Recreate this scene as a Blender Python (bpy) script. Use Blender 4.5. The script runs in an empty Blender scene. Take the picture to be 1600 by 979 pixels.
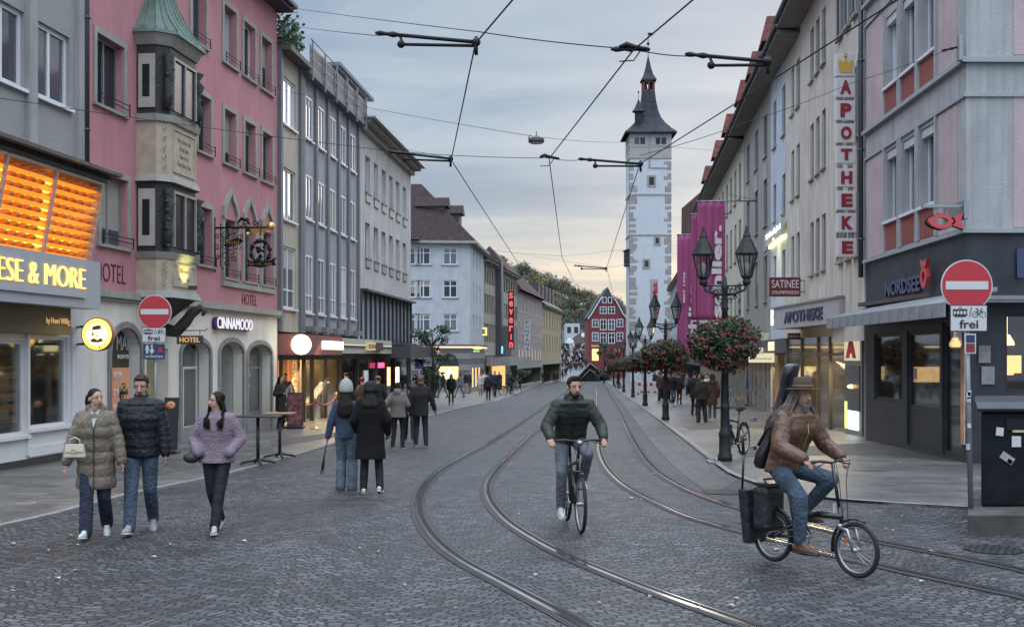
import bpy,bmesh,math,random
from mathutils import Vector,Matrix,Quaternion
R=math.radians
random.seed(7)
SC=bpy.context.scene
COL=SC.collection
CAMH=1.9
FOC=1800.0
HOR=555.0
cam_d=bpy.data.cameras.new('camera')
cam=bpy.data.objects.new('camera',cam_d);COL.objects.link(cam)
cam.location=(0,0,CAMH);cam.rotation_euler=(R(90),0,0)
cam_d.sensor_width=36;cam_d.lens=36*FOC/1600
cam_d.shift_y=(HOR-489.5)/1600
cam_d.clip_end=5000;cam_d.clip_start=0.1
SC.camera=cam
SC.view_settings.view_transform='Standard'
SC.view_settings.look='None'
SC.view_settings.exposure=0.08
SC.view_settings.gamma=1
SC.view_settings.use_curve_mapping=False
SC.render.engine='CYCLES'
SC.cycles.use_denoising=True
SC.cycles.max_bounces=6
SC.cycles.diffuse_bounces=3
SC.cycles.glossy_bounces=3
SC.cycles.transparent_max_bounces=12
SC.cycles.sample_clamp_indirect=4
SC.cycles.caustics_reflective=False
SC.cycles.caustics_refractive=False
W=bpy.data.worlds.new('World');SC.world=W;W.use_nodes=True
nt=W.node_tree;nt.nodes.clear()
def N(t,kind,**kw):
 n=t.nodes.new(kind)
 for k,v in kw.items():setattr(n,k,v)
 return n
def mth(t,op,a,b=None,c=None):
 n=t.nodes.new('ShaderNodeMath');n.operation=op
 for i,v in enumerate((a,b,c)):
  if v is None:continue
  if isinstance(v,(int,float)):n.inputs[i].default_value=v
  else:t.links.new(v,n.inputs[i])
 return n.outputs[0]
def ramp(t,fac,stops,interp='LINEAR'):
 n=t.nodes.new('ShaderNodeValToRGB');n.color_ramp.interpolation=interp
 e=n.color_ramp.elements
 while len(e)<len(stops):e.new(0.5)
 for i,(p,c)in enumerate(stops):
  e[i].position=p;e[i].color=(c[0],c[1],c[2],1)
 t.links.new(fac,n.inputs[0]);return n.outputs[0]
def mixc(t,fac,a,b,mode='MIX'):
 n=t.nodes.new('ShaderNodeMix');n.data_type='RGBA';n.blend_type=mode
 for s,v in((n.inputs[0],fac),(n.inputs[6],a),(n.inputs[7],b)):
  if isinstance(v,(int,float)):s.default_value=v
  elif isinstance(v,(tuple,list)):s.default_value=(*v[:3],1)
  else:t.links.new(v,s)
 return n.outputs[2]
out=N(nt,'ShaderNodeOutputWorld')
bg=N(nt,'ShaderNodeBackground');bg.inputs[1].default_value=0.1
sky=N(nt,'ShaderNodeTexSky',sky_type='NISHITA',sun_disc=False)
sky.sun_elevation=R(14);sky.sun_rotation=R(20)
tc=N(nt,'ShaderNodeTexCoord')
sep=N(nt,'ShaderNodeSeparateXYZ');nt.links.new(tc.outputs['Generated'],sep.inputs[0])
zz=mth(nt,'MAXIMUM',sep.outputs[2],0.0)
den=mth(nt,'ADD',zz,0.075)
cx=mth(nt,'DIVIDE',sep.outputs[0],den);cy=mth(nt,'DIVIDE',sep.outputs[1],den)
cmb=N(nt,'ShaderNodeCombineXYZ')
nt.links.new(mth(nt,'MULTIPLY',cx,0.55),cmb.inputs[0]);nt.links.new(mth(nt,'MULTIPLY',cy,0.9),cmb.inputs[1])
cl=N(nt,'ShaderNodeTexNoise');cl.inputs['Scale'].default_value=1.35;cl.inputs['Detail'].default_value=7
cl.inputs['Roughness'].default_value=0.56;cl.inputs['Distortion'].default_value=0.5
nt.links.new(cmb.outputs[0],cl.inputs['Vector'])
cl2=N(nt,'ShaderNodeTexNoise');cl2 .inputs['Scale'].default_value=0.5;cl2 .inputs['Detail'].default_value=3
nt.links.new(cmb.outputs[0],cl2 .inputs['Vector'])
den_f=mth(nt,'ADD',mth(nt,'MULTIPLY',cl.outputs[0],0.65),mth(nt,'MULTIPLY',cl2 .outputs[0],0.35))
cloud=ramp(nt,den_f,[(0.36,(2.3,3.2,4.6)),(0.46,(3.1,4.05,5.4)),(0.55,(4.2,5.05,6.15)),(0.66,(5.3,5.8,6.5))])
warm=ramp(nt,den_f,[(0.38,(3.6,4.1,4.9)),(0.5,(5.3,5.2,5.1)),(0.62,(8.0,6.9,5.6))])
wf=ramp(nt,zz,[(0.0,(1,1,1)),(0.06,(.85,.85,.85)),(0.12,(.3,.3,.3)),(0.18,(0,0,0))])
side=mth(nt,'MULTIPLY',mth(nt,'MAXIMUM',mth(nt,'ADD',mth(nt,'MULTIPLY',sep.outputs[1],1.0),-0.3),0.0),1.4)
wmix=mth(nt,'MULTIPLY',wf,mth(nt,'MINIMUM',side,1.0))
c1=mixc(nt,wmix,cloud,warm)
c2=mixc(nt,0.12,c1,sky.outputs[0])
sky_boost=mth(nt,'ADD',mth(nt,'MULTIPLY',mth(nt,'MAXIMUM',mth(nt,'SUBTRACT',zz,0.32),0.0),10.0),mth(nt,'ADD',1.0,mth(nt,'MULTIPLY',mth(nt,'MAXIMUM',mth(nt,'MULTIPLY',sep.outputs[1],-1.0),0.0),1.6)))  # gain added to unseen sky overhead and behind camera, brightening facades and people
c3=mixc(nt,1.0,c2,ramp(nt,zz,[(0.28,(1,1,1)),(0.42,(1.08,1.0,.93))]),'MULTIPLY')
vm=N(nt,'ShaderNodeVectorMath',operation='SCALE');nt.links.new(c3,vm.inputs[0]);nt.links.new(sky_boost,vm.inputs['Scale'])
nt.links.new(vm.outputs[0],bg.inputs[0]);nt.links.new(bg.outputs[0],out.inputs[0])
sun_d=bpy.data.lights.new('sun','SUN');sun_d.energy=0.6;sun_d.angle=R(25);sun_d.color=(1.0,.9,.8)
sun=bpy.data.objects.new('sun',sun_d);COL.objects.link(sun)
sd=Vector((math.sin(R(20))*math.cos(R(14)),math.cos(R(20))*math.cos(R(14)),math.sin(R(14))))
sun.rotation_euler=sd.to_track_quat('Z','Y').to_euler()
SLOPE=0.0128
def gz(x,y):
 if y>196:return-SLOPE*196+min((y-196)*0.055,6.3)
 return-SLOPE*y
def P(px,py,Y):return Vector(((px-800)/FOC*Y,Y,CAMH+(HOR-py)/FOC*Y))
def GY(py):return FOC*CAMH/(py-(HOR+FOC*SLOPE))
def G(px,py,dz=0.0):
 Y=GY(py);return Vector(((px-800)/FOC*Y,Y,-SLOPE*Y+dz))
MATS={}
def _c(c):
 return(c[0],c[1],c[2],1)
def hexc(h):
 v=[int(h[i:i+2],16)/255 for i in(0,2,4)]
 return tuple(((x+.055)/1.055)**2.4 if x>.04 else x/12.92 for x in v)
def mat(name,col=(.5,.5,.5),rough=.7,metal=0,var=0.0,vs=3.0,bump=0.0,bs=60.0,streak=0.0,emit=None,es=0,coat=0,spec=None,sheen=0,stretch=None,bd=0.01):
 if name in MATS:return MATS[name]
 m=bpy.data.materials.new(name);m.use_nodes=True;MATS[name]=m
 t=m.node_tree;b=t.nodes['Principled BSDF']
 b.inputs['Base Color'].default_value=_c(col);b.inputs['Roughness'].default_value=rough;b.inputs['Metallic'].default_value=metal
 if coat:b.inputs['Coat Weight'].default_value=coat;b.inputs['Coat Roughness'].default_value=.15
 if sheen:b.inputs['Sheen Weight'].default_value=sheen
 if spec is not None:b.inputs['Specular IOR Level'].default_value=spec
 if emit:b.inputs['Emission Color'].default_value=_c(emit);b.inputs['Emission Strength'].default_value=es
 tcn=N(t,'ShaderNodeTexCoord');vec=tcn.outputs['Object']
 if stretch:
  mp=N(t,'ShaderNodeMapping');mp.inputs['Scale'].default_value=stretch;t.links.new(vec,mp.inputs[0]);vec=mp.outputs[0]
 cur=None
 if var:
  n=N(t,'ShaderNodeTexNoise');n.inputs['Scale'].default_value=vs;n.inputs['Detail'].default_value=6;t.links.new(vec,n.inputs['Vector'])
  lo=[max(0,x*(1-var))for x in col];hi=[min(1,x*(1+var))for x in col]
  cur=ramp(t,n.outputs[0],[(.3,lo),(.7,hi)])
 if streak:
  mp2=N(t,'ShaderNodeMapping');mp2 .inputs['Scale'].default_value=(3.2,3.2,.25);t.links.new(tcn.outputs['Object'],mp2 .inputs[0])
  n2=N(t,'ShaderNodeTexNoise');n2 .inputs['Scale'].default_value=1.5;n2 .inputs['Detail'].default_value=5;t.links.new(mp2 .outputs[0],n2 .inputs['Vector'])
  dirt=ramp(t,n2 .outputs[0],[(.45,(0,0,0)),(.75,(1,1,1))])
  f=mth(t,'MULTIPLY',dirt,streak)
  cur=mixc(t,f,cur if cur is not None else col,[x*.35 for x in col])
 if cur is not None:t.links.new(cur,b.inputs['Base Color'])
 if bump:
  n3=N(t,'ShaderNodeTexNoise');n3 .inputs['Scale'].default_value=bs;n3 .inputs['Detail'].default_value=4;t.links.new(vec,n3 .inputs['Vector'])
  bp=N(t,'ShaderNodeBump');bp.inputs['Strength'].default_value=bump;bp.inputs['Distance'].default_value=bd
  t.links.new(n3 .outputs[0],bp.inputs['Height']);t.links.new(bp.outputs[0],b.inputs['Normal'])
 return m
def plaster(name,col,streak=.28,var=.10):return mat(name,col,.9,var=var,vs=1.2,bump=.5,bs=22,streak=min(.6,streak*1.5),bd=.02)
def glow(name,col,s):return mat(name,(.02,.02,.02),.5,emit=col,es=s)
def window_glass(name,tint=(.02,.024,.03),spec=.35):
 if name in MATS:return MATS[name]
 m=mat(name,tint,.06,spec=spec)
 t=m.node_tree;b=t.nodes['Principled BSDF']
 oi=N(t,'ShaderNodeObjectInfo')
 c=ramp(t,oi.outputs['Random'],[(0,[x*.6 for x in tint]),(.55,tint),(.8,[min(1,x*3)for x in tint]),(1,[min(1,x*6+.02)for x in tint])])
 t.links.new(c,b.inputs['Base Color'])
 tcn=N(t,'ShaderNodeTexCoord');n=N(t,'ShaderNodeTexNoise');n.inputs['Scale'].default_value=1.3;t.links.new(tcn.outputs['Object'],n.inputs['Vector'])
 bp=N(t,'ShaderNodeBump');bp.inputs['Strength'].default_value=.12;bp.inputs['Distance'].default_value=.03
 t.links.new(n.outputs[0],bp.inputs['Height']);t.links.new(bp.outputs[0],b.inputs['Normal'])
 return m
def clear_glass(name='shop_glass',fac=.06,tint=(.95,.97,.96),ior=1.22):
 if name in MATS:return MATS[name]
 m=bpy.data.materials.new(name);m.use_nodes=True;MATS[name]=m
 t=m.node_tree;t.nodes.clear();o=N(t,'ShaderNodeOutputMaterial')
 tr=N(t,'ShaderNodeBsdfTransparent');tr.inputs[0].default_value=(*tint,1)
 gl=N(t,'ShaderNodeBsdfGlossy');gl.inputs['Roughness'].default_value=.03;gl.inputs[0].default_value=(.9,.9,.9,1)
 fr=N(t,'ShaderNodeFresnel');fr.inputs[0].default_value=ior
 mx=N(t,'ShaderNodeMixShader');t.links.new(mth(t,'MINIMUM',mth(t,'ADD',fr.outputs[0],fac-.03),.8),mx.inputs[0])
 t.links.new(tr.outputs[0],mx.inputs[1]);t.links.new(gl.outputs[0],mx.inputs[2]);t.links.new(mx.outputs[0],o.inputs[0])
 return m
def brickmat(name,c1,c2,mortar,bw,bh,ms,rough=.6,arcs=0.0,uv=False,bump=.5,distort=.03,patch=.3,metal=0,off=.5,bias=0.0,bdist=.012):
 if name in MATS:return MATS[name]
 m=bpy.data.materials.new(name);m.use_nodes=True;MATS[name]=m
 t=m.node_tree;b=t.nodes['Principled BSDF']
 tcn=N(t,'ShaderNodeTexCoord');v=tcn.outputs['UV' if uv else 'Object']
 nz=N(t,'ShaderNodeTexNoise');nz.inputs['Scale'].default_value=5;nz.inputs['Detail'].default_value=2;t.links.new(v,nz.inputs['Vector'])
 sub=N(t,'ShaderNodeVectorMath',operation='SUBTRACT');t.links.new(nz.outputs[1],sub.inputs[0]);sub.inputs[1].default_value=(.5,.5,.5)
 scl=N(t,'ShaderNodeVectorMath',operation='SCALE');t.links.new(sub.outputs[0],scl.inputs[0]);scl.inputs['Scale'].default_value=distort*2
 add=N(t,'ShaderNodeVectorMath',operation='ADD');t.links.new(v,add.inputs[0]);t.links.new(scl.outputs[0],add.inputs[1])
 vec=add.outputs[0]
 if arcs:
  sx=N(t,'ShaderNodeSeparateXYZ');t.links.new(vec,sx.inputs[0])
  a=mth(t,'ABSOLUTE',mth(t,'SINE',mth(t,'MULTIPLY',sx.outputs[0],math.pi/2.2)))
  y2=mth(t,'ADD',sx.outputs[1],mth(t,'MULTIPLY',a,arcs))
  cb=N(t,'ShaderNodeCombineXYZ');t.links.new(sx.outputs[0],cb.inputs[0]);t.links.new(y2,cb.inputs[1]);vec=cb.outputs[0]
 br=N(t,'ShaderNodeTexBrick');t.links.new(vec,br.inputs['Vector'])
 br.offset=off;br.inputs['Scale'].default_value=1;br.inputs['Brick Width'].default_value=bw;br.inputs['Row Height'].default_value=bh
 br.inputs['Mortar Size'].default_value=ms;br.inputs['Mortar Smooth'].default_value=.6;br.inputs['Bias'].default_value=bias
 br.inputs['Color1'].default_value=_c(c1);br.inputs['Color2'].default_value=_c(c2);br.inputs['Mortar'].default_value=_c(mortar)
 big=N(t,'ShaderNodeTexNoise');big.inputs['Scale'].default_value=.45;big.inputs['Detail'].default_value=5;t.links.new(v,big.inputs['Vector'])
 fine=N(t,'ShaderNodeTexNoise');fine.inputs['Scale'].default_value=38;fine.inputs['Detail'].default_value=4;t.links.new(v,fine.inputs['Vector'])
 sp=ramp(t,fine.outputs[0],[(.3,(.72,.72,.72)),(.7,(1.25,1.25,1.25))])
 pt=ramp(t,big.outputs[0],[(.3,(1-patch,)*3),(.7,(1+patch,)*3)])
 md=N(t,'ShaderNodeTexNoise');md.inputs['Scale'].default_value=2.6;md.inputs['Detail'].default_value=6;t.links.new(v,md.inputs['Vector'])
 pt=mixc(t,1,pt,ramp(t,md.outputs[0],[(.32,(1-patch*.9,)*3),(.52,(1,1,1)),(.72,(1+patch*.7,)*3)]),'MULTIPLY')
 c=mixc(t,1,mixc(t,1,br.outputs[0],sp,'MULTIPLY'),pt,'MULTIPLY')
 t.links.new(c,b.inputs['Base Color'])
 rr=mth(t,'ADD',mth(t,'MULTIPLY',big.outputs[0],.35),rough-.17);t.links.new(rr,b.inputs['Roughness'])
 h=mth(t,'ADD',mth(t,'MULTIPLY',mth(t,'SUBTRACT',1.0,br.outputs['Fac']),1.0),mth(t,'MULTIPLY',fine.outputs[0],.45))
 bp=N(t,'ShaderNodeBump');bp.inputs['Strength'].default_value=bump;bp.inputs['Distance'].default_value=bdist
 t.links.new(h,bp.inputs['Height']);t.links.new(bp.outputs[0],b.inputs['Normal'])
 b.inputs['Metallic'].default_value=metal
 b.inputs['Specular IOR Level'].default_value=.5 if name in('sett_paving','granite_slabs','sett_rows')else .2
 return m
def props(o,label=None,cat=None,group=None,kind=None):
 if label:o['label']=label
 if cat:o['category']=cat
 if group:o['group']=group
 if kind:o['kind']=kind
 return o
def thing(name,label,cat,loc=(0,0,0),group=None,rz=0.0):
 o=bpy.data.objects.new(name,None);COL.objects.link(o);o.location=loc;o.rotation_euler=(0,0,rz);o.empty_display_size=.2
 return props(o,label,cat,group)
def copy_tree(o,parent=None):
 c=o.copy();COL.objects.link(c)
 if parent is not None:c.parent=parent
 for ch in list(o.children):copy_tree(ch,c)
 return c
class MB:
 """collects shapes for one mesh object"""
 def __init__(s):s.v=[];s.f=[];s.m=[];s.mi=0;s.sm=[];s.smooth=False;s.uv=None
 def add(s,vs,fs):
  k=len(s.v);s.v+=[tuple(v)for v in vs]
  for f in fs:s.f.append([k+i for i in f]);s.m.append(s.mi);s.sm.append(s.smooth)
 def hexa(s,c):
  s.add(c,[(3,2,1,0),(4,5,6,7),(0,1,5,4),(1,2,6,5),(2,3,7,6),(3,0,4,7)])
 def box(s,x0,x1,y0,y1,z0,z1):
  s.hexa([(x0,y0,z0),(x1,y0,z0),(x1,y1,z0),(x0,y1,z0),(x0,y0,z1),(x1,y0,z1),(x1,y1,z1),(x0,y1,z1)])
 def cbox(s,c,sx,sy,sz,rot=None):
  pts=[(-1,-1,-1),(1,-1,-1),(1,1,-1),(-1,1,-1),(-1,-1,1),(1,-1,1),(1,1,1),(-1,1,1)]
  q=rot or Matrix.Identity(3)
  s.hexa([Vector(c)+q@Vector((p[0]*sx/2,p[1]*sy/2,p[2]*sz/2))for p in pts])
 def tube(s,pts,r,n=8,closed=False,cap=True,flat=1.0):
  pts=[Vector(p)for p in pts];m=len(pts)
  rs=r if isinstance(r,(list,tuple))else[r]*m
  rings=[];up=None
  for i,p in enumerate(pts):
   if closed:t=(pts[(i+1)%m]-pts[i-1])
   else:t=(pts[min(i+1,m-1)]-pts[max(i-1,0)])
   if t.length<1e-9:t=Vector((0,0,1))
   t.normalize()
   if up is None:
    a=Vector((0,0,1))if abs(t.z)<.9 else Vector((1,0,0))
    up=(a-t*a.dot(t)).normalized()
   else:
    up=up-t*up.dot(t)
    up=up.normalized()if up.length>1e-6 else t.orthogonal().normalized()
   sdv=t.cross(up)
   rings.append([p+(up*math.cos(2*math.pi*k/n)+sdv*math.sin(2*math.pi*k/n)*flat)*rs[i]for k in range(n)])
  vs=[v for rg in rings for v in rg];fs=[]
  for i in range(m if closed else m-1):
   j=(i+1)%m
   for k in range(n):
    l=(k+1)%n;fs.append((i*n+k,i*n+l,j*n+l,j*n+k))
  if cap and not closed:fs.append(tuple(range(n-1,-1,-1)));fs.append(tuple((m-1)*n+k for k in range(n)))
  old=s.smooth;s.smooth=n>5;s.add(vs,fs);s.smooth=old
 def lathe(s,prof,n=16,c=(0,0,0),ax=None,smooth=True):
  q=ax or Matrix.Identity(3);c=Vector(c);vs=[];fs=[]
  for r,z in prof:
   for k in range(n):vs.append(c+q@Vector((r*math.cos(2*math.pi*k/n),r*math.sin(2*math.pi*k/n),z)))
  for i in range(len(prof)-1):
   for k in range(n):
    l=(k+1)%n;fs.append((i*n+k,i*n+l,(i+1)*n+l,(i+1)*n+k))
  fs.append(tuple(range(n-1,-1,-1)));fs.append(tuple((len(prof)-1)*n+k for k in range(n)))
  old=s.smooth;s.smooth=smooth;s.add(vs,fs);s.smooth=old
 def ball(s,c,rx,ry=None,rz=None,n=12,m=8,rot=None):
  ry=rx if ry is None else ry;rz=rx if rz is None else rz;q=rot or Matrix.Identity(3);c=Vector(c)
  vs=[c+q@Vector((0,0,-rz))];fs=[]
  for i in range(1,m):
   a=-math.pi/2+math.pi*i/m
   for k in range(n):vs.append(c+q@Vector((rx*math.cos(a)*math.cos(2*math.pi*k/n),ry*math.cos(a)*math.sin(2*math.pi*k/n),rz*math.sin(a))))
  vs.append(c+q@Vector((0,0,rz)))
  for k in range(n):
   l=(k+1)%n;fs.append((0,1+l,1+k));fs.append((len(vs)-1,1+(m-2)*n+k,1+(m-2)*n+l))
   for i in range(m-2):fs.append((1+i*n+k,1+i*n+l,1+(i+1)*n+l,1+(i+1)*n+k))
  old=s.smooth;s.smooth=True;s.add(vs,fs);s.smooth=old
 def prism(s,poly,d):
  n=len(poly);d=Vector(d);vs=[Vector(p)for p in poly]+[Vector(p)+d for p in poly]
  s.add(vs,[tuple(range(n-1,-1,-1)),tuple(range(n,2*n))]+[(i,(i+1)%n,n+(i+1)%n,n+i)for i in range(n)])
 def build(s,name,mats,parent=None,origin=None,bevel=0.0,uvs=None):
  if not isinstance(mats,(list,tuple)):mats=[mats]
  o0=Vector(origin)if origin is not None else(Vector(parent.get('_o',(0,0,0)))if parent is not None else Vector((0,0,0)))
  me=bpy.data.meshes.new(name);me.from_pydata([tuple(Vector(v)-o0)for v in s.v],[],s.f)
  for mm in mats:me.materials.append(mm)
  me.polygons.foreach_set('material_index',s.m);me.polygons.foreach_set('use_smooth',s.sm)
  if uvs:
   ul=me.uv_layers.new(name='UVMap')
   for lp in me.loops:ul.data[lp.index].uv=uvs[lp.vertex_index]
  bm=bmesh.new();bm.from_mesh(me);bmesh.ops.recalc_face_normals(bm,faces=bm.faces);bm.to_mesh(me);bm.free()
  me.update()
  o=bpy.data.objects.new(name,me);COL.objects.link(o)
  if parent is not None:
   o.parent=parent
   if parent.get('_o')is not None:o['_o']=parent['_o']
  elif origin is not None:o.location=o0
  if bevel:
   b=o.modifiers.new('bevel','BEVEL');b.width=bevel;b.segments=2;b.limit_method='ANGLE'
  return o
def _split(mb):
 par=list(range(len(mb.v)))
 def fd(a):
  while par[a]!=a:par[a]=par[par[a]];a=par[a]
  return a
 for f in mb.f:
  for i in f[1:]:par[fd(i)]=fd(f[0])
 gr={}
 for n_,f in enumerate(mb.f):gr.setdefault(fd(f[0]),[]).append(n_)
 for fs in gr.values():
  m=MB();ix={}
  for n_ in fs:
   f=[]
   for i in mb.f[n_]:
    if i not in ix:ix[i]=len(m.v);m.v.append(mb.v[i])
    f.append(ix[i])
   m.f.append(f);m.m.append(mb.m[n_]);m.sm.append(mb.sm[n_])
  yield m
def build_each(mb,name,mats,par,**k):
 for m in _split(mb):m.build(name,mats,par,**k)
def wthing(name,label,cat,loc,group=None):
 o=thing(name,label,cat,loc,group);o['_o']=tuple(loc);return o
def text_mesh(s,size=1.0,extrude=.01,bold=0.0,align='LEFT'):
 cu=bpy.data.curves.new('t','FONT');cu.body=s;cu.size=size;cu.extrude=extrude;cu.offset=bold;cu.align_x=align;cu.resolution_u=3
 o=bpy.data.objects.new('t',cu);COL.objects.link(o)
 dg=bpy.context.evaluated_depsgraph_get();me=bpy.data.meshes.new_from_object(o.evaluated_get(dg))
 bpy.data.objects.remove(o);bpy.data.curves.remove(cu)
 return me
def put_text(s,p0,d,up,w,h,m,parent=None,extrude=.015,bold=0.0,name='lettering',out=.0,shear=0.0):
 """text filling a w x h box whose lower left corner is p0, running along d with top along up"""
 me=text_mesh(s,1.0,0.0001,bold)
 me.name=name
 if not me.vertices:return None
 xs=[v.co.x for v in me.vertices];ys=[v.co.y for v in me.vertices]
 x0,x1,y0,y1=min(xs),max(xs),min(ys),max(ys)
 d=Vector(d).normalized();up=Vector(up).normalized();n=d.cross(up)
 p0=Vector(p0);o0=Vector(parent['_o'])if parent is not None and parent.get('_o')is not None else Vector((0,0,0))
 for v in me.vertices:
  a=(v.co.x-x0)/(x1-x0)*w;b=(v.co.y-y0)/max(1e-6,y1-y0)*h
  v.co=p0+d*(a+b*shear)+up*b+n*(out+(extrude if v.co.z>0 else 0))-o0
 me.materials.clear();me.materials.append(m)
 o=bpy.data.objects.new(name,me);COL.objects.link(o)
 if parent is not None:
  o.parent=parent
  if parent.get('_o')is not None:o['_o']=parent['_o']
 return o
WR_=random.Random(77);BLINDS=[mat('blind_cream',(.30,.28,.24),.9,var=.1),mat('blind_grey',(.16,.17,.18),.9,var=.1),mat('curtain_white',(.36,.36,.36),.9,var=.3,vs=12,stretch=(1,1,.05))]
UP=Vector((0,0,1))
class Facade:
 """vertical plane from A to B (A at the smaller picture x); u runs A->B, w outwards"""
 def __init__(s,A,B):
  s.A=Vector((A[0],A[1],0));s.B=Vector((B[0],B[1],0));s.L=(s.B-s.A).length
  s.d=(s.B-s.A).normalized();s.n=s.d.cross(UP)
 def p(s,u,z,w=0.0):
  q=s.A+s.d*u+s.n*w;return Vector((q.x,q.y,z))
 def u(s,px,w=0.0):
  k=(px-800)/FOC;a=s.A+s.n*w
  return(k*a.y-a.x)/(s.d.x-k*s.d.y)
 def z(s,px,py,w=0.0):
  q=s.p(s.u(px,w),0,w);return CAMH+(HOR-py)/FOC*q.y
 def box(s,mb,u0,u1,z0,z1,w0,w1):
  mb.hexa([s.p(u0,z0,w1),s.p(u1,z0,w1),s.p(u1,z0,w0),s.p(u0,z0,w0),s.p(u0,z1,w1),s.p(u1,z1,w1),s.p(u1,z1,w0),s.p(u0,z1,w0)])
 def quad(s,mb,u0,u1,z0,z1,w):mb.add([s.p(u0,z0,w),s.p(u1,z0,w),s.p(u1,z1,w),s.p(u0,z1,w)],[(0,1,2,3)])
 def wall(s,mb,u0,u1,z0,z1,holes=(),depth=.18,w=0.0):
  us=sorted({u0,u1}|{min(max(h[k],u0),u1)for h in holes for k in(0,1)})
  zs=sorted({z0,z1}|{min(max(h[k],z0),z1)for h in holes for k in(2,3)})
  for i in range(len(us)-1):
   for j in range(len(zs)-1):
    cu=(us[i]+us[i+1])/2;cz=(zs[j]+zs[j+1])/2
    if any(h[0]<cu<h[1]and h[2]<cz<h[3]for h in holes):continue
    s.quad(mb,us[i],us[i+1],zs[j],zs[j+1],w)
  for h in holes:
   a,b,c,d=h[:4]
   for q in([(a,c),(a,d)],[(b,d),(b,c)],[(a,d),(b,d)],[(b,c),(a,c)]):
    (ua,za),(ub,zb)=q
    mb.add([s.p(ua,za,w),s.p(ub,zb,w),s.p(ub,zb,w-depth),s.p(ua,za,w-depth)],[(0,1,2,3)])
 def shell(s,mb,u0,u1,z0,z1,back=9.0,lid=True):
  a,b,c,d=[s.p(u0,0,0),s.p(u1,0,0),s.p(u1,0,-back),s.p(u0,0,-back)]
  vs=[Vector((q.x,q.y,zz_))for zz_ in(z0,z1)for q in(a,b,c,d)]
  fs=[(1,2,6,5),(2,3,7,6),(3,0,4,7)]
  if lid:fs.append((4,5,6,7))
  mb.add(vs,fs)
 def window(s,u0,u1,z0,z1,par,fm,gm,depth=.15,fw=.07,nx=2,ny=1,sill=None,sw=.06,surround=None,name='window',tr=None,w=0.0,blind=None):
  mb=MB();D0,D1=w-depth,w-depth+.07
  s.box(mb,u0+.002,u0+fw,z0+.002,z1-.002,D0,D1);s.box(mb,u1-fw,u1-.002,z0+.002,z1-.002,D0,D1)
  s.box(mb,u0+fw,u1-fw,z0+.002,z0+fw,D0,D1);s.box(mb,u0+fw,u1-fw,z1-fw,z1-.002,D0,D1)
  for i in range(1,nx):
   c=u0+(u1-u0)*i/nx;s.box(mb,c-fw*.5,c+fw*.5,z0+fw,z1-fw,D0+.003,D1-.004)
  for i in range(1,ny):
   c=z0+(z1-z0)*(i/ny if tr is None else tr);s.box(mb,u0+fw,u1-fw,c-fw*.4,c+fw*.4,D0+.005,D1-.007)
  o=mb.build(name,fm,par)
  g=MB();s.box(g,u0+fw*.6,u1-fw*.6,z0+fw*.6,z1-fw*.6,D0+.012,D0+.03);g.build('pane',gm,o)
  if sill is not None:
   k=MB();s.box(k,u0-sw,u1+sw,z0-.07,z0-.002,w-depth+.02,w+.09);k.build('sill',sill,o)
  if surround is not None:
   k=MB();t=.14
   s.box(k,u0-t,u0-.001,z0,z1+t,w-.02,w+.035);s.box(k,u1+.001,u1+t,z0,z1+t,w-.02,w+.035);s.box(k,u0-.001,u1+.001,z1+.001,z1+t,w-.02,w+.035)
   k.build('surround',surround,o)
  if blind is None and z0>3 and WR_.random()<.38:blind=(WR_.choice((.2,.35,.5,.75,.93)),WR_.choice(BLINDS))
  if blind is not None:
   k=MB();s.box(k,u0+fw,u1-fw,z1-(z1-z0)*blind[0],z1-fw,D0+.031,D0+.04);k.build('blind',blind[1],o)
  return o
def line_facade(c,k,Ya,Yb):
 return Facade((c+k*Ya,Ya),(c+k*Yb,Yb))
M_sett=brickmat('sett_paving',(.022,.0225,.024),(.092,.0925,.096),(.008,.008,.009),.125,.092,.013,rough=.54,arcs=.75,bump=1.0,distort=.085,patch=.35,bdist=.03)
M_rows=brickmat('sett_rows',(.045,.046,.05),(.09,.092,.097),(.014,.014,.015),.42,.17,.016,rough=.5,uv=True,bump=.7,distort=.008,patch=.22,bdist=.015)
M_slab=brickmat('granite_slabs',(.088,.083,.079),(.150,.142,.134),(.05,.047,.045),.7,.4,.014,rough=.38,bump=.45,distort=.004,patch=.25,bdist=.008)
M_band=brickmat('small_setts',(.07,.07,.072),(.14,.135,.13),(.03,.03,.03),.12,.1,.012,rough=.6,bump=.8,distort=.02,patch=.2)
M_kerb=mat('kerb_granite',(.2,.195,.19),.7,var=.2,vs=4,bump=.3)
M_asph=mat('dark_joint',(.014,.0145,.016),.6,var=.25,vs=9,bump=.5,bs=70)
M_rail=mat('polished_rail',(.66,.64,.63),.16,1.0,var=.25,vs=2.5)
M_raildull=mat('dull_rail',(.12,.10,.09),.5,.8)
M_black=mat('groove_black',(.008,.008,.008),.9)
g=MB()
ys=[-25,0,20,40,60,80,100,130,160,196,300,600,1200,3500];xs=[-3000,-60,-20,0,20,60,3000]
for y in ys:
 for x in xs:g.v.append((x,y,-SLOPE*min(y,196)))
nx=len(xs)
for j in range(len(ys)-1):
 for i in range(nx-1):g.f.append([j*nx+i,j*nx+i+1,(j+1)*nx+i+1,(j+1)*nx+i]);g.m.append(0);g.sm.append(False)
props(g.build('ground',M_sett),kind='structure')
def catmull(pts,step=.5):
 out_=[]
 P_=[pts[0]+(pts[0]-pts[1])]+pts+[pts[-1]+(pts[-1]-pts[-2])]
 for i in range(1,len(P_)-2):
  a,b,c,d=P_[i-1:i+3];n=max(2,int((c-b).length/step))
  for k in range(n):
   t=k/n;out_.append(.5*((2*b)+(c-a)*t+(2*a-5*b+4*c-d)*t*t+(3*b-a-3*c+d)*t**3))
 out_.append(pts[-1]);return out_
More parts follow.
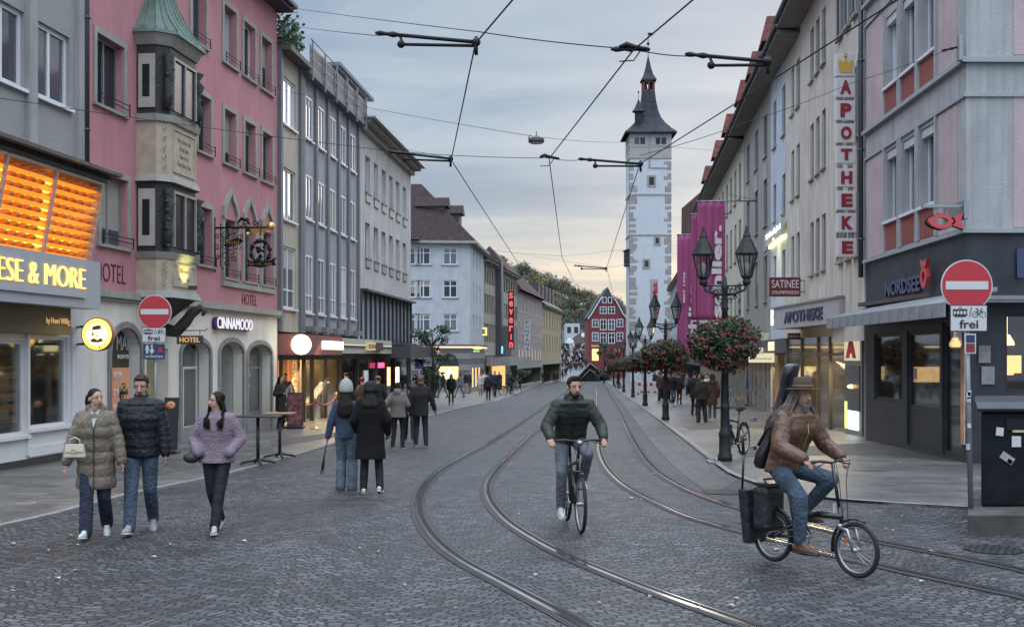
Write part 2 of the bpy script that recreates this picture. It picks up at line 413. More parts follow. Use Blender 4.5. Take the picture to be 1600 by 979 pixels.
def onground(p,dz):return Vector((p.x,p.y,-SLOPE*p.y+dz))
def ribbon(mb,path,a,b,dz0,dz1=None):
 dz1=dz0 if dz1 is None else dz1;n=len(path);vs=[]
 for i,p in enumerate(path):
  t=(path[min(i+1,n-1)]-path[max(i-1,0)]);t.z=0;t.normalize();r=Vector((t.y,-t.x,0))
  vs+=[onground(p+r*a,dz0),onground(p+r*b,dz1)]
 mb.add(vs,[(2*i,2*i+1,2*i+3,2*i+2)for i in range(n-1)])
def slab(mb,pts,h):
 mb.prism([onground(p,-.02)for p in pts],(0,0,h+.02))
Lb=[(-500,925),(-120,848),(0,822),(80,804),(193,774),(314,749),(381,733),(500,699),(600,668),(682,647),(721,637),(777,626),(810,613),(846,597.5)]
Rb=[(1700,808),(1600,800),(1400,789),(1250,775),(1156,748),(1112,722),(1038,663),(948,596.5)]
lw=[G(*p)for p in Lb];rw=[G(*p)for p in Rb]
def pave(name,edge,farx,ysgn):
 mb=MB();n=len(edge);vs=[]
 for p in edge:vs+=[onground(p,.035),onground(Vector((farx(p.y),p.y,0)),.035)]
 mb.add(vs,[(2*i,2*i+1,2*i+3,2*i+2)for i in range(n-1)])
 vs=[]
 for p in edge:vs+=[onground(p,.035),onground(p,-.02)]
 mb.add(vs,[(2*i,2*i+1,2*i+3,2*i+2)for i in range(n-1)])
 props(mb.build(name,M_slab),kind='structure')
 k=MB();e=catmull(edge,2.0);ribbon(k,e,-.11*ysgn,0.0,.039);ribbon(k,e,-.11*ysgn,-.1101*ysgn,.039,-.02)
 props(k.build('kerb',M_kerb),kind='structure')
pave('pavement',lw,lambda y:min(-13.0,-13+.12*(y-30))if y<110 else-13+.12*80,-1)
pave('pavement',rw,lambda y:30.0+.1*y,-1)
def band(pts):
 mb=MB();mb.add([onground(G(*p),.0395)for p in pts],[tuple(range(len(pts)))]);props(mb.build('sett_band',M_band),kind='structure')
band([(1150,706),(1345,694),(1620,706),(1640,735),(1370,712),(1162,716)])
band([(1070,668),(1250,664),(1250,670),(1076,673)])
band([(150,738),(330,712),(420,701),(432,708),(300,735),(165,757)])
band([(420,690),(560,672),(560,679),(425,700)])
ra=[G(*p)for p in[(1110,772),(1062,736),(1020,692),(985,645),(962,617),(943,597)]]
rbb=[G(*p)for p in[(1155,749.5),(1111,723.5),(1060,682),(1012,644),(978,617),(947.5,597)]]
ra=catmull(ra,2.0);rbb=[rbb_ for rbb_ in catmull(rbb,1.0)]
def resample(path,n):
 d=[0]
 for i in range(1,len(path)):d.append(d[-1]+(path[i]-path[i-1]).length)
 o=[]
 for k in range(n):
  s_=d[-1]*k/(n-1);i=max(j for j in range(len(d))if d[j]<=s_+1e-9);i=min(i,len(path)-2)
  f=(s_-d[i])/max(1e-9,d[i+1]-d[i]);o.append(path[i].lerp(path[i+1],f))
 return o,d[-1]
a_,La=resample(ra,60);b_,_=resample(rbb,60)
mb=MB();uv=[]
for i in range(60):
 mb.v+=[onground(a_[i],.004),onground(b_[i],.004)];uv+=[(La*i/59,0),(La*i/59,1.9)]
for i in range(59):mb.f.append([2*i,2*i+1,2*i+3,2*i+2]);mb.m.append(0);mb.sm.append(False)
props(mb.build('sett_strip',M_rows,uvs=uv),kind='structure')
def cr(pts):return[G(500+x/2.286,580+y/2.286)for x,y in pts]
rA=cr([(1120,1010),(1010,955),(900,895),(760,820),(620,745),(500,680),(420,620),(370,560),(345,505),(347,450),(375,400),(430,350),(520,298),(620,245),(700,195),(765,150)])
rBn=cr([(1760,1000),(1500,900),(1300,830),(1150,775),(1000,715),(860,655),(740,590),(660,535),(610,480),(590,430),(600,385),(640,335),(700,280),(760,222)])
rD=cr([(2640,755),(2500,710),(2200,650),(2000,612),(1800,565),(1500,490),(1350,440),(1250,392),(1180,340),(1135,280),(1100,217),(1075,160)])
rC=cr([(2640,845),(2500,805),(2200,742),(2000,698),(1800,650),(1500,572),(1400,545),(1300,515),(1200,470),(1110,425),(1050,380),(1010,330),(993,280)])
farL=lambda Y:Vector((.95+.0725*(Y-50),Y,0));farR=lambda Y:Vector((4.55+.0725*(Y-48),Y,0))
rA+=[farL(Y)for Y in(62,80,110,150,195)]
rBn+=[farL(Y)+Vector((1.0,-.07,0))for Y in(42,62,80,110,150,195)]
rD+=[farR(Y)for Y in(60,80,110,150,195)]
rC+=[farR(Y)+Vector((-1.0,.07,0))for Y in(30,45,60,80,110,150,195)]
for grp,rails,lab in(('left',(rA,rBn),'polished grooved tram track sweeping in an S curve through the foreground on the left'),('right',(rC,rD),'grooved tram track curving off to the right between cyclist and lamp posts')):
 t=thing('tram_track',lab,'tram track');t['kind']='structure'
 for r in rails:
  path=catmull([Vector((p.x,p.y,0))for p in r],.35)
  bed=MB();ribbon(bed,path,-.085,.135,.008);bo=bed.build('rail_bed',M_asph,t)
  h=MB();h.mi=0;ribbon(h,path,-.022,.022,.016);h.mi=1;ribbon(h,path,.022,.078,.0115);h.mi=0;ribbon(h,path,.078,.090,.016);h.mi=2;ribbon(h,path,-.05,-.035,.012,.016)
  h.build('rail',[M_rail,M_black,M_raildull],t)
def disc(name,label,p,r,m,cat,dz=.008,n=28):
 mb=MB();mb.lathe([(r,0),(r,.006),(r*.93,.006),(r*.9,.003),(0.01,.003)],n,onground(p,dz),smooth=False)
 return props(mb.build(name,m),label,cat)
M_iron=brickmat('cast_iron',(.05,.048,.047),(.08,.078,.075),(.02,.02,.02),.08,.08,.02,rough=.45,metal=.6,bump=.8,distort=0)
disc('manhole_cover','round iron manhole cover in the setts near the first lamp post',G(1130,769),.34,M_iron,'manhole cover')
disc('drain_cover','dark iron drain cover in the setts at the right edge of the picture',G(1552,859),.3,M_iron,'drain cover')
M_leaf=mat('fallen_leaf',(.42,.36,.22),.8,var=.5,vs=8)
lf=MB()
rnd=random.Random(3)
spots=[(20,851),(55,790),(110,838),(120,853),(195,838),(265,852),(60,875),(90,905),(120,893),(75,862),(345,757),(300,752),(1410,808),(1395,830),(1453,863),(1510,817),(1530,823),(1556,828),(1585,832),(1525,830),(765,864),(986,779),(30,808),(240,872),(1440,910),(700,630),(1180,800)]
spots+=[(rnd.uniform(0,1600),rnd.uniform(700,970))for _ in range(26)]
for px,py in spots:
 p=onground(G(px,py),.045 if(px<380 and py<800)or py<785 and px>1160 else .02);a=rnd.uniform(0,6.3);s_=rnd.uniform(.025,.055)
 d=Vector((math.cos(a),math.sin(a),0))*s_;e=Vector((-math.sin(a),math.cos(a),0))*s_*.55
 lf.add([p-d,p-e+Vector((0,0,.012)),p+d,p+e+Vector((0,0,.008)),p+Vector((0,0,.002))],[(0,1,4),(1,2,4),(2,3,4),(3,0,4)])
props(lf.build('fallen_leaves',M_leaf),'yellow autumn leaves scattered on the setts and slabs','leaves',kind='stuff')
fA=line_facade(-11.93,.11,15.5,24.8)
fB=line_facade(-11.93,.11,24.8,38.0)
fC=line_facade(-10.9,.083,38.07,40.8)
fD=line_facade(-10.9,.083,40.8,50.4)
fE=line_facade(-10.9,.083,50.4,63.8)
gl_dark=window_glass('window_glass')
gl_sky=window_glass('pale_window_glass',(.09,.10,.115),.9)
M_wframe=mat('white_frame',(.62,.63,.65),.5)
M_gframe=mat('grey_frame',(.22,.22,.22),.5)
M_dframe=mat('dark_frame',(.035,.035,.04),.5)
M_stone=mat('grey_green_stone',(.30,.295,.26),.85,var=.15,vs=3,bump=.4,bs=30)
M_metalgrey=mat('grey_metal',(.25,.26,.27),.45,.6)
M_drain=mat('drain_pipe',(.07,.075,.085),.5,.4)
shopg=clear_glass()
def base(f,u=0.0):q=f.p(u,0);return(q.x,q.y,-SLOPE*q.y)
def drainpipe(x,y,z1,label,r=.06,m=M_drain,z0=None):
 mb=MB();z0=-SLOPE*y if z0 is None else z0
 mb.tube([(x,y,z0),(x,y,z1)],r,10)
 zz_=z0+1.0
 while zz_<z1:mb.tube([(x,y,zz_),(x,y,zz_+.05)],r*1.3,10);zz_+=2.4
 return props(mb.build('drain_pipe',m),label,'drain pipe')
M_greyA=plaster('grey_plaster',(.33,.32,.31));M_greyA2=mat('grey_ribbed',(.30,.29,.285),.9,var=.12,vs=9,bump=.8,bs=14,stretch=(1,1,9))
bA=wthing('grey_building','grey plastered building with white framed windows above the cheese shop','building',base(fA,0))
z0=-.35
aw=[(4.3,6.0,6.6,9.1),(6.45,8.75,6.6,8.85)]
aw=[]
for(x0,x1)in((-60,38),(53,109)):
 aw.append((fA.u(x0),fA.u(x1),7.05,8.55));aw.append((fA.u(x0),fA.u(x1),10.6,12.1))
mb=MB();fA.wall(mb,0,fA.L,5.7,15,aw);fA.shell(mb,0,fA.L,z0,15);mb.build('upper_wall',M_greyA2,bA)
for h in aw:fA.window(*h,bA,M_wframe,gl_sky,nx=2 if h[0]>5 else 3,sill=M_wframe,fw=.09)
mb=MB()
for x0,x1 in((39,52),(117,130)):fA.box(mb,fA.u(x0),fA.u(x1),5.7,15,-.02,.1)
build_each(mb,'pilaster',M_greyA,bA)
M_shopw=mat('white_shopfront_paint',(.64,.63,.62),.5,var=.05)
ud0,ud1=fA.u(-6),fA.u(40);uw0,uw1=fA.u(44),fA.u(106)
zg=lambda f,u:-SLOPE*f.p(u,0).y
hz0,hz1=zg(fA,7)+.75,2.28
holes=[(fA.u(-95),fA.u(-20),hz0,hz1),(ud0,ud1,hz0-.1,hz1-.1),(uw0,uw1,hz0,hz1)]
mb=MB();fA.wall(mb,0,fA.L,z0,5.7,holes,depth=.12);mb.build('shopfront_wall',M_shopw,bA)
for h in holes:fA.window(*h,bA,M_shopw,shopg,nx=1,depth=.12,fw=.06,sill=M_shopw,name='shop_window')
mb=MB();fA.box(mb,0,fA.L+.02,z0,zg(fA,6)+.16,-.05,.012);mb.build('plinth',mat('dark_plinth',(.03,.03,.032),.6),bA)
mb=MB();fA.box(mb,uw0,uw1,hz0-.55,hz0-.35,0,.03);fA.box(mb,fA.u(110),fA.u(118),z0+.3,2.5,0,.05);fA.box(mb,fA.u(40.5),fA.u(43.5),z0+.3,2.5,0,.05);mb.build('panel_moulding',M_shopw,bA)
mb=MB();fA.box(mb,0,fA.u(112,.3),2.32,2.86,0,.28);fas=mb.build('dark_fascia',mat('brown_black_fascia',(.025,.02,.016),.5),bA)
mb=MB();fA.box(mb,0,fA.u(118,.4),2.88,2.98,0,.42);mb.build('lit_gold_ledge',mat('gold_ledge',(.45,.3,.1),.4,.3),bA)
put_text('by Henri Willig',fA.p(fA.u(72,.29),2.50,.29),fA.d,UP,fA.u(108,.29)-fA.u(72,.29),.15,glow('script_gold',(1,.55,.2),.5),bA)
def room(f,u0,u1,za,zb,dep,par,wallc,name='interior',strip=None,w0=-.14):
 mb=MB();vs=[f.p(u,z_,w)for w in(w0,w0-dep)for(u,z_)in((u0,za),(u1,za),(u1,zb),(u0,zb))]
 mb.add(vs,[(4,5,6,7),(0,1,5,4),(1,2,6,5),(2,3,7,6),(3,0,4,7)]);mb.build(name,wallc,par)
 if strip:
  s_=MB();n=max(1,int((u1-u0)/1.3))
  for i in range(n):
   c=u0+(u1-u0)*(i+.5)/n;f.box(s_,c-.35,c+.35,zb-.06,zb-.03,w0-dep*.55,w0-dep*.55+.15)
  s_.build('ceiling_light',strip,par)
M_roomd=mat('dim_room',(.10,.10,.10),.9,var=.4,vs=2)
M_roomw=mat('warm_room',(.62,.5,.34),.9,var=.25,vs=2.5)
G_warm=glow('warm_light',(1,.72,.38),9);G_white=glow('white_light',(1,.93,.8),9);G_dimw=glow('dim_warm_light',(1,.8,.5),3)
room(fA,0.1,fA.L-.3,z0+.1,2.3,2.2,bA,M_roomd,strip=G_white)
mb=MB()
rnd=random.Random(5)
M_ch=mat('cheese_wheel',(.75,.33,.05),.45,var=.2)
M_shelf=mat('pale_shelf',(.5,.45,.38),.7)
s_=MB()
for k in range(8):
 zz_=hz0+.1+k*.22
 fA.box(s_,uw0+.15,uw0+1.0,zz_,zz_+.02,-1.0,-.6)
 for q in range(3):mb.ball(fA.p(uw0+.3+q*.27,zz_+.08,-.75),.12,.12,.06,10,6)
mb.build('cheese_display',M_ch,bA);s_.build('display_shelf',M_shelf,bA)
W1=.68
uA=lambda px,w=W1:fA.u(px,w)
cb=wthing('cheese_display_case','glowing orange display case full of cheese wheels above the shop sign','display case',tuple(fA.p(5,3.9,W1)))
ztop,zbot=5.52,3.86
u_l,u_r=1.0,uA(163)
div=[uA(14),uA(91)]
M_alu=mat('pale_aluminium',(.45,.46,.46),.4,.5)
mb=MB()
tl=.30
def cp(u,t,w):return fA.p(u,zbot+(ztop-zbot)*t,W1-.32+tl*t+w)
def cbar(u0_,u1_,t0_,t1_,a=-.03,b=.03):mb.hexa([cp(u0_,t0_,b),cp(u1_,t0_,b),cp(u1_,t0_,a),cp(u0_,t0_,a),cp(u0_,t1_,b),cp(u1_,t1_,b),cp(u1_,t1_,a),cp(u0_,t1_,a)])
for u in div:cbar(u-.035,u+.035,0,1)
cbar(u_r-.05,u_r,0,1,-.35);cbar(u_l,u_r,.97,1.0,-.4);cbar(u_l,u_r,0,.02,-.4)
mb.build('case_frame',M_alu,cb)
mb=MB();vs=[cp(u_l,0,-.42),cp(u_r-.05,0,-.42),cp(u_r-.05,1,-.42),cp(u_l,1,-.42)];mb.add(vs,[(0,1,2,3)])
mb.build('case_back',mat('orange_back_glow',(.8,.28,.04),.8,emit=(1,.13,.005),es=.10),cb)  # back panel emits by itself, painted in for the case lighting
sh=MB();chs=MB();nsh=9;lit=MB()
for k in range(nsh):
 t=.03+k*.105
 a,b=cp(u_l,t,0),cp(u_r-.06,t,0)
 sh.hexa([cp(u_l,t,-.05),cp(u_r-.06,t,-.05),cp(u_r-.06,t,-.4),cp(u_l,t,-.4),cp(u_l,t+.012,-.05),cp(u_r-.06,t+.012,-.05),cp(u_r-.06,t+.012,-.4),cp(u_l,t+.012,-.4)])
 lit.hexa([cp(u_l,t-.008,-.36),cp(u_r-.06,t-.008,-.36),cp(u_r-.06,t-.008,-.39),cp(u_l,t-.008,-.39),cp(u_l,t-.001,-.36),cp(u_r-.06,t-.001,-.36),cp(u_r-.06,t-.001,-.39),cp(u_l,t-.001,-.39)])
 u=u_l+.2+rnd.uniform(0,.1)
 while u<u_r-.2:
  if all(abs(u-d_)>.14 for d_ in div):chs.ball(cp(u,t+.045,-.17),.155,.12,.066,12,7)
  u+=.335
sh.build('shelf',mat('glowing_shelf',(.9,.5,.1),.5,emit=(1,.35,.03),es=.7),cb);lit.build('shelf_light',glow('shelf_strip',(1,.42,.06),11),cb)  # shelf boards also emit, extending the strip lights' glow in their material
chs.build('cheese_wheels',mat('glowing_cheese',(.62,.20,.02),.35,var=.15,emit=(1,.17,.005),es=.06),cb)  # cheeses carry a faint emission standing in for light falling on them
mb=MB();mb.add([cp(u_l,0,.0),cp(u_r-.05,0,.0),cp(u_r-.05,1,.0),cp(u_l,1,.0)],[(0,1,2,3)]);mb.build('glass_front',clear_glass('case_glass',.03,ior=1.06),cb)
mb=MB();mb.add([cp(u_r,0,.0),cp(u_r,0,-.42),cp(u_r,1,-.42),cp(u_r,1,.0)],[(0,1,2,3)]);mb.build('glass_end',clear_glass('case_glass'),cb)
mb=MB();fA.box(mb,.5,u_r+.05,5.53,5.66,-.02,W1+.08);fA.box(mb,.5,u_r+.25,5.67,5.74,-.02,W1+.3)
for k in range(9):fA.box(mb,.6,u_r+.1,5.60-k*.0,5.64,W1+.09,W1+.12)
props(mb.build('shop_canopy',mat('dark_canopy',(.06,.055,.05),.6,var=.3)),'thin dark canopy ledge over the glowing cheese display case','canopy')
mb=MB();fA.box(mb,.5,uA(157),2.86,3.84,.3,W1);sgn=wthing('shop_sign','light grey box sign with glowing yellow CHEESE & MORE letters','sign',tuple(fA.p(5,3.3,W1)))
mb.build('sign_box',mat('sign_grey',(.33,.34,.36),.55,var=.04),sgn)
G_neon=glow('neon_yellow',(1,.66,.16),2.0)
ut1=uA(131);
me_w=ut1-uA(-68)
put_text('CHEESE & MORE',fA.p(uA(-68),3.24,W1),fA.d,UP,me_w,.40,G_neon,sgn,extrude=.05,bold=-.025)
mb=MB();fA.box(mb,1.2,ut1+.02,3.06,3.19,W1,W1+.05);mb.build('lettering_rail',mat('sign_rail',(.36,.37,.39),.5),sgn)
drainpipe(fA.p(fA.L-.12,0,.1).x,fA.p(fA.L-.12,0,.1).y,14.9,'dark drain pipe between the grey building and the pink hotel',.07,z0=5.7)
hs=wthing('round_sign','round glowing yellow sign with a capped bust, hung beside the frozen yogurt door','sign',tuple(P(153,522,23.9)))
c=P(154,522,23.9);q=Matrix(((1,0,0),(0,0,-1),(0,1,0))).to_3x3()
q=Matrix.Rotation(R(-8),3,'Z')@q
ax=q@Vector((0,0,1))
mb=MB();mb.lathe([(.325,-.07),(.345,-.07),(.345,.07),(.325,.07)],40,c,q);mb.lathe([(.325,-.05),(.325,.05)],40,c,q);mb.build('sign_rim',mat('amber_rim',(.3,.14,.05),.5),hs)
mb=MB();mb.lathe([(.322,.071),(.322,.075)],40,c,q);mb.build('sign_face',glow('sign_yellow',(1,.66,.12),2.4),hs)
mb=MB();mb.lathe([(.235,.0755),(.235,.078)],36,c,q);mb.build('sign_centre',glow('sign_pale',(1,.82,.35),2.8),hs)
M_sigbr=mat('sign_brown',(.2,.09,.02),.6)
mb=MB()
ff=lambda x,y:c+q@Vector((x,y,.0605))
def plate(mb,pts,t=.006):mb.prism([c+q@Vector((x,y,.0785))for x,y in pts],ax*t)
plate(mb,[(-.10,.10),(.09,.12),(.11,.17),(.03,.19),(-.09,.16)]);plate(mb,[(-.13,.08),(.13,.10),(.13,.12),(-.13,.10)])
plate(mb,[(-.09,.07),(-.07,.07),(-.06,-.02),(-.11,-.05)]);plate(mb,[(-.02,-.03),(.06,-.02),(.05,-.04),(-.01,-.05)])
plate(mb,[(-.15,-.12),(-.06,-.08),(.02,-.12),(.10,-.07),(.15,-.14),(.06,-.17),(-.1,-.17)]);plate(mb,[(-.03,.04),(.0,.045),(.0,.03),(-.03,.025)]);plate(mb,[(.045,.045),(.075,.04),(.07,.025),(.045,.03)])
mb.build('sign_figure',M_sigbr,hs)
def arc_text(s,cen,q,r,a0,a1,h,m,par,flip=False,out=.077):
 n=len(s)
 for i,chh in enumerate(s):
  if chh==' ':continue
  a=a0+(a1-a0)*(i+.5)/n;rad=Vector((math.cos(a),math.sin(a),0));tan=Vector((math.sin(a),-math.cos(a),0))
  if flip:tan=-tan;up_=-rad
  else:up_=rad
  wdt=h*.62
  p=cen+q@(rad*(r if not flip else r+h)-tan*wdt/2+Vector((0,0,out)))
  put_text(chh,p,q@tan,q@up_,wdt if chh!='I' else wdt*.3,h,m,par,extrude=.006)
arc_text('HENRI WILLIG',c,q,.25,R(165),R(15),.055,M_sigbr,hs)
arc_text('SINCE 1974',c,q,.25,R(225),R(315),.05,M_sigbr,hs,flip=True)
mb=MB()
for dz in(.16,-.2):
 a=c+Vector((-.31,0,dz));b=fA.p(fA.L-.35,a.z,0);mb.tube([a,b],.025,6)
mb.build('sign_bracket',M_dframe,hs)
M_pink=plaster('pink_plaster',(.47,.205,.225),streak=.12,var=.07)
M_cream=plaster('cream_plaster',(.72,.66,.58),streak=.12)
bB=wthing('pink_hotel','pink hotel with stone window frames and a white arcaded ground floor','building',base(fB,0))
uB=fB.u
def wB(px,w,za,zb):c_=uB(px);return(c_-w/2,c_+w/2,za,zb)
HB=[]
for px in(310,359,389,416):HB.append(wB(px,1.0,10.35,12.0))
HB.append(wB(172,1.15,10.35,12.0))
for px,w in((172,1.35),(318.5,.95),(359,.95),(390,.95),(417,.95)):HB.append(wB(px,w,7.45,9.0))
for px,w in((178,1.35),(320,.95)):HB.append(wB(px,w,4.38,5.95))
trip=[wB(px,.95,4.15,5.85)for px in(359,389,417)]
mb=MB();fB.wall(mb,0,fB.L,3.36,13.2,HB+trip,depth=.2);fB.shell(mb,0,fB.L,-.5,13.2);mb.build('upper_wall',M_pink,bB)
M_iron2=mat('black_iron',(.012,.012,.013),.45,.5)
for i,h in enumerate(HB+trip):
 o=fB.window(*h,bB,M_gframe if i!=2 else M_wframe,gl_dark,depth=.22,nx=2,fw=.06,sill=M_stone,surround=M_stone if h not in trip else None,sw=.18)
 k=MB()
 for zz_ in(.12,.22):k.tube([fB.p(h[0]-.08,h[2]+zz_,.12),fB.p(h[1]+.08,h[2]+zz_,.12)],.012,5)
 for uu in(h[0]-.08,h[1]+.08):k.tube([fB.p(uu,h[2]-.02,.12),fB.p(uu,h[2]+.26,.12)],.014,5)
 k.build('window_rail',M_iron2,o)
mb=MB()
for h in trip:
 c_=(h[0]+h[1])/2;hw=(h[1]-h[0])/2
 prof=[(-hw-.12,5.85),(-hw-.1,6.15),(-hw*.75,6.42),(-hw*.3,6.56),(0,6.74)]
 prof=prof+[(-x,z_)for x,z_ in reversed(prof[:-1])]
 for i in range(len(prof)-1):
  (xa,za),(xb,zb)=prof[i],prof[i+1]
  mb.hexa([fB.p(c_+xa*.86,za-.13,.08),fB.p(c_+xb*.86,zb-.13,.08),fB.p(c_+xb*.86,zb-.13,-.02),fB.p(c_+xa*.86,za-.13,-.02),fB.p(c_+xa*1.08,za+.05,.08),fB.p(c_+xb*1.08,zb+.05,.08),fB.p(c_+xb*1.08,zb+.05,-.02),fB.p(c_+xa*1.08,za+.05,-.02)])
 for sx in(-1,1):fB.box(mb,c_+sx*(hw+.12)-.07,c_+sx*(hw+.12)+.07,4.0,5.8,-.02,.06)
fB.box(mb,trip[0][0]-.2,trip[-1][1]+.2,3.9,4.05,-.02,.07)
mb.build('ogee_arches',M_stone,bB)
mb=MB();fB.box(mb,0,fB.L,3.2,3.36,-.05,.16);fB.box(mb,0,fB.L,3.13,3.198,-.05,.1);mb.build('ledge',M_stone,bB)
mb=MB();fB.box(mb,-.1,fB.L+.1,13.2,13.3,-3,.55);fB.box(mb,-.1,fB.L+.1,13.302,13.42,-3,.68)
mb.build('eaves',mat('dark_eaves',(.06,.06,.065),.7),bB)
mb=MB();mb.prism([fB.p(-.1,13.43,.6),fB.p(-.1,13.43,-9),fB.p(-.1,17.5,-4.2)],fB.d*(fB.L+.2));mb.build('roof',brickmat('tiles_brown',(.12,.06,.05),(.18,.09,.075),(.05,.03,.03),.25,.3,.02,rough=.8,distort=0),bB)
M_letr=mat('dark_red_letters',(.10,.02,.03),.7)
put_text('HOTEL',fB.p(uB(157)-.25,3.55,0),fB.d,UP,uB(196)-uB(157)+.25,.42,M_letr,bB,bold=-.01)
put_text('HOTEL',fB.p(uB(378),3.44,0),fB.d,UP,uB(401)-uB(378),.32,M_letr,bB,bold=-.01)
def arch_pts(u0,u1,zs,zt,n=10):
 return[(u0+(u1-u0)*(.5-.5*math.cos(math.pi*i/n)),zs+(zt-zs)*math.sin(math.pi*i/n))for i in range(n+1)]
def arched_wall(f,mb,u0,u1,z0,z1,arches,depth=.3,w=0.0):
 """wall with arched openings; arches: (ua, ub, zbottom, zspring, ztop)"""
 cur=u0
 for(a,b,zb,zs,zt)in arches:
  if a>cur:f.quad(mb,cur,a,z0,z1,w)
  if zb>z0:f.quad(mb,a,b,z0,zb,w)
  pts=arch_pts(a,b,zs,zt)
  for i in range(len(pts)-1):
   (ua,za),(ub,zb2)=pts[i],pts[i+1]
   mb.add([f.p(ua,za,w),f.p(ub,zb2,w),f.p(ub,z1,w),f.p(ua,z1,w)],[(0,1,2,3)])
   mb.add([f.p(ua,za,w),f.p(ub,zb2,w),f.p(ub,zb2,w-depth),f.p(ua,za,w-depth)],[(0,1,2,3)])
  for uu in(a,b):mb.add([f.p(uu,zb,w),f.p(uu,zs,w),f.p(uu,zs,w-depth),f.p(uu,zb,w-depth)],[(0,1,2,3)])
  cur=b
 f.quad(mb,cur,u1,z0,z1,w)
def arch_trim(f,mb,a,b,zb,zs,zt,t=.14,w0=-.02,w1=.05):
 pts=[(a,zb)]+arch_pts(a,b,zs,zt)+[(b,zb)];c_=(a+b)/2
 def outp(u,z_):
  if z_<=zs+1e-6:return(u+(t if u>c_ else-t),z_)
  d_=Vector(((u-c_)/(b-a)*2,(z_-zs)/(zt-zs)));d_.normalize();return(u+d_.x*t,z_+d_.y*t)
 for i in range(len(pts)-1):
  (ua,za),(ub,zb2)=pts[i],pts[i+1];(oa,pa),(ob,pb)=outp(ua,za),outp(ub,zb2)
  mb.hexa([f.p(ua,za,w1),f.p(ub,zb2,w1),f.p(ub,zb2,w0),f.p(ua,za,w0),f.p(oa,pa,w1),f.p(ob,pb,w1),f.p(ob,pb,w0),f.p(oa,pa,w0)])
gB=-.45
ARC=[(uB(172),uB(219),-.33,1.95,2.55),(uB(229),uB(263),-.35,2.05,2.1),(uB(283),uB(327),-.2,1.95,2.3),(uB(343),uB(379),-.1,1.95,2.3),(uB(387),uB(423),-.05,1.9,2.25)]
mb=MB();arched_wall(fB,mb,0,fB.L,-.6,3.13,ARC);mb.build('ground_floor_wall',M_cream,bB)
M_trim=mat('grey_arch_stone',(.22,.215,.215),.8,var=.2,vs=4,bump=.3)
for i in(0,2,3,4):
 mb=MB();arch_trim(fB,mb,ARC[i][0],ARC[i][1],-.6,ARC[i][3],ARC[i][4]);mb.build('arch_surround',M_trim,bB)
mb=MB();fB.box(mb,uB(263)+.02,fB.L,-.6,.0,-.05,.02);mb.build('plinth',M_trim,bB)
M_ydark=mat('yogurt_dark',(.05,.035,.02),.5,var=.3)
a=ARC[0];mb=MB();fB.quad(mb,a[0],a[1],-.6,2.6,-.28);mb.build('yogurt_shop_panel',M_ydark,bB)
M_yel=mat('yellowish_panel',(.32,.29,.14),.8,var=.2)
M_white=mat('white_letters',(.7,.7,.7),.6)
put_text('PINKY MARO'[6:],fB.p(uB(182,-.26),2.02,-.26),fB.d,UP,uB(213,-.26)-uB(182,-.26),.34,M_white,bB,bold=-.02)
put_text('FROZEN YOGURT',fB.p(uB(183,-.26),1.82,-.26),fB.d,UP,uB(208,-.26)-uB(183,-.26),.1,M_white,bB)
ps=wthing('poster','orange WELCOME POP UP poster with black circle in the frozen yogurt doorway','poster',tuple(fB.p(uB(165,-.2),1,-.2)))
u0,u1=uB(160,-.15),uB(187,-.15)
u0=max(u0,ARC[0][0]-.25)
mb=MB();fB.box(mb,u0,u1,.15,1.62,.06,.09);mb.build('board',mat('poster_orange',(.62,.27,.16),.6),ps)
cc=fB.p((u0*.38+u1*.62),1.05,.095);q2=Matrix((fB.d,UP,fB.n)).transposed()
mb=MB();mb.lathe([(.22,0),(.22,.004)],24,cc,q2);mb.build('circle',M_black,ps)
ww=u1-u0
for s_t,fz,hh,a0,a1,m_ in(('WELCOME',1.38,.14,.03,.5,M_white),('TO THE',1.0,.14,.03,.36,M_white),('PLEASURE',.66,.14,.03,.5,M_white),('POP',1.08,.16,.44,.86,mat('poster_gold',(.8,.45,.2),.6)),('UP?',.84,.16,.5,.86,mat('poster_gold'))):
 put_text(s_t,fB.p(u0+ww*a0,fz,.1),fB.d,UP,ww*(a1-a0),hh,m_,ps,extrude=.004)
a=ARC[1];mb=MB();fB.quad(mb,a[0],a[1],-.6,2.3,-.29);mb.build('passage_panel',M_yel,bB)
for i,a in enumerate(ARC[2:]):
 room(fB,a[0]+.01,a[1]-.01,-.6,2.6,1.3,bB,mat('pale_recess',(.4,.42,.40),.85,var=.15),w0=-.31,strip=G_dimw if i<2 else G_white)
 k=MB();f=.07;zb_,zt_=a[2]+.02,a[4]-.03
 w_=-.34 if i!=1 else-.95
 fB.box(k,a[0]+.02,a[0]+.02+f,zb_,zt_-.25,w_-.05,w_);fB.box(k,a[1]-f-.02,a[1]-.02,zb_,zt_-.25,w_-.05,w_);fB.box(k,a[0]+.02,a[1]-.02,zb_,zb_+.16,w_-.05,w_+.002)
 fB.box(k,a[0]+.02,a[1]-.02,a[3]-.42,a[3]-.35,w_-.05,w_+.002)
 if i==0:fB.box(k,(a[0]+a[1])/2-.03,(a[0]+a[1])/2+.03,zb_,a[3]-.4,w_-.05,w_+.004);fB.box(k,a[0],(a[0]+a[1])/2,.75,.8,w_-.05,w_+.004)
 o=k.build('shop_door' if i==0 else 'shop_window',M_wframe if i==0 else M_gframe,bB)
 k=MB();fB.box(k,a[0]+.05,a[1]-.05,zb_+.1,a[4]-.1,w_-.03,w_-.02);k.build('pane',shopg,o)
a=ARC[4];k=MB();fB.box(k,a[0]+.1,a[1]-.1,.15,.85,-.42,-.40);k.build('frosted_film',mat('frosted_film',(.3,.33,.31),.7,var=.35,vs=20),bB)
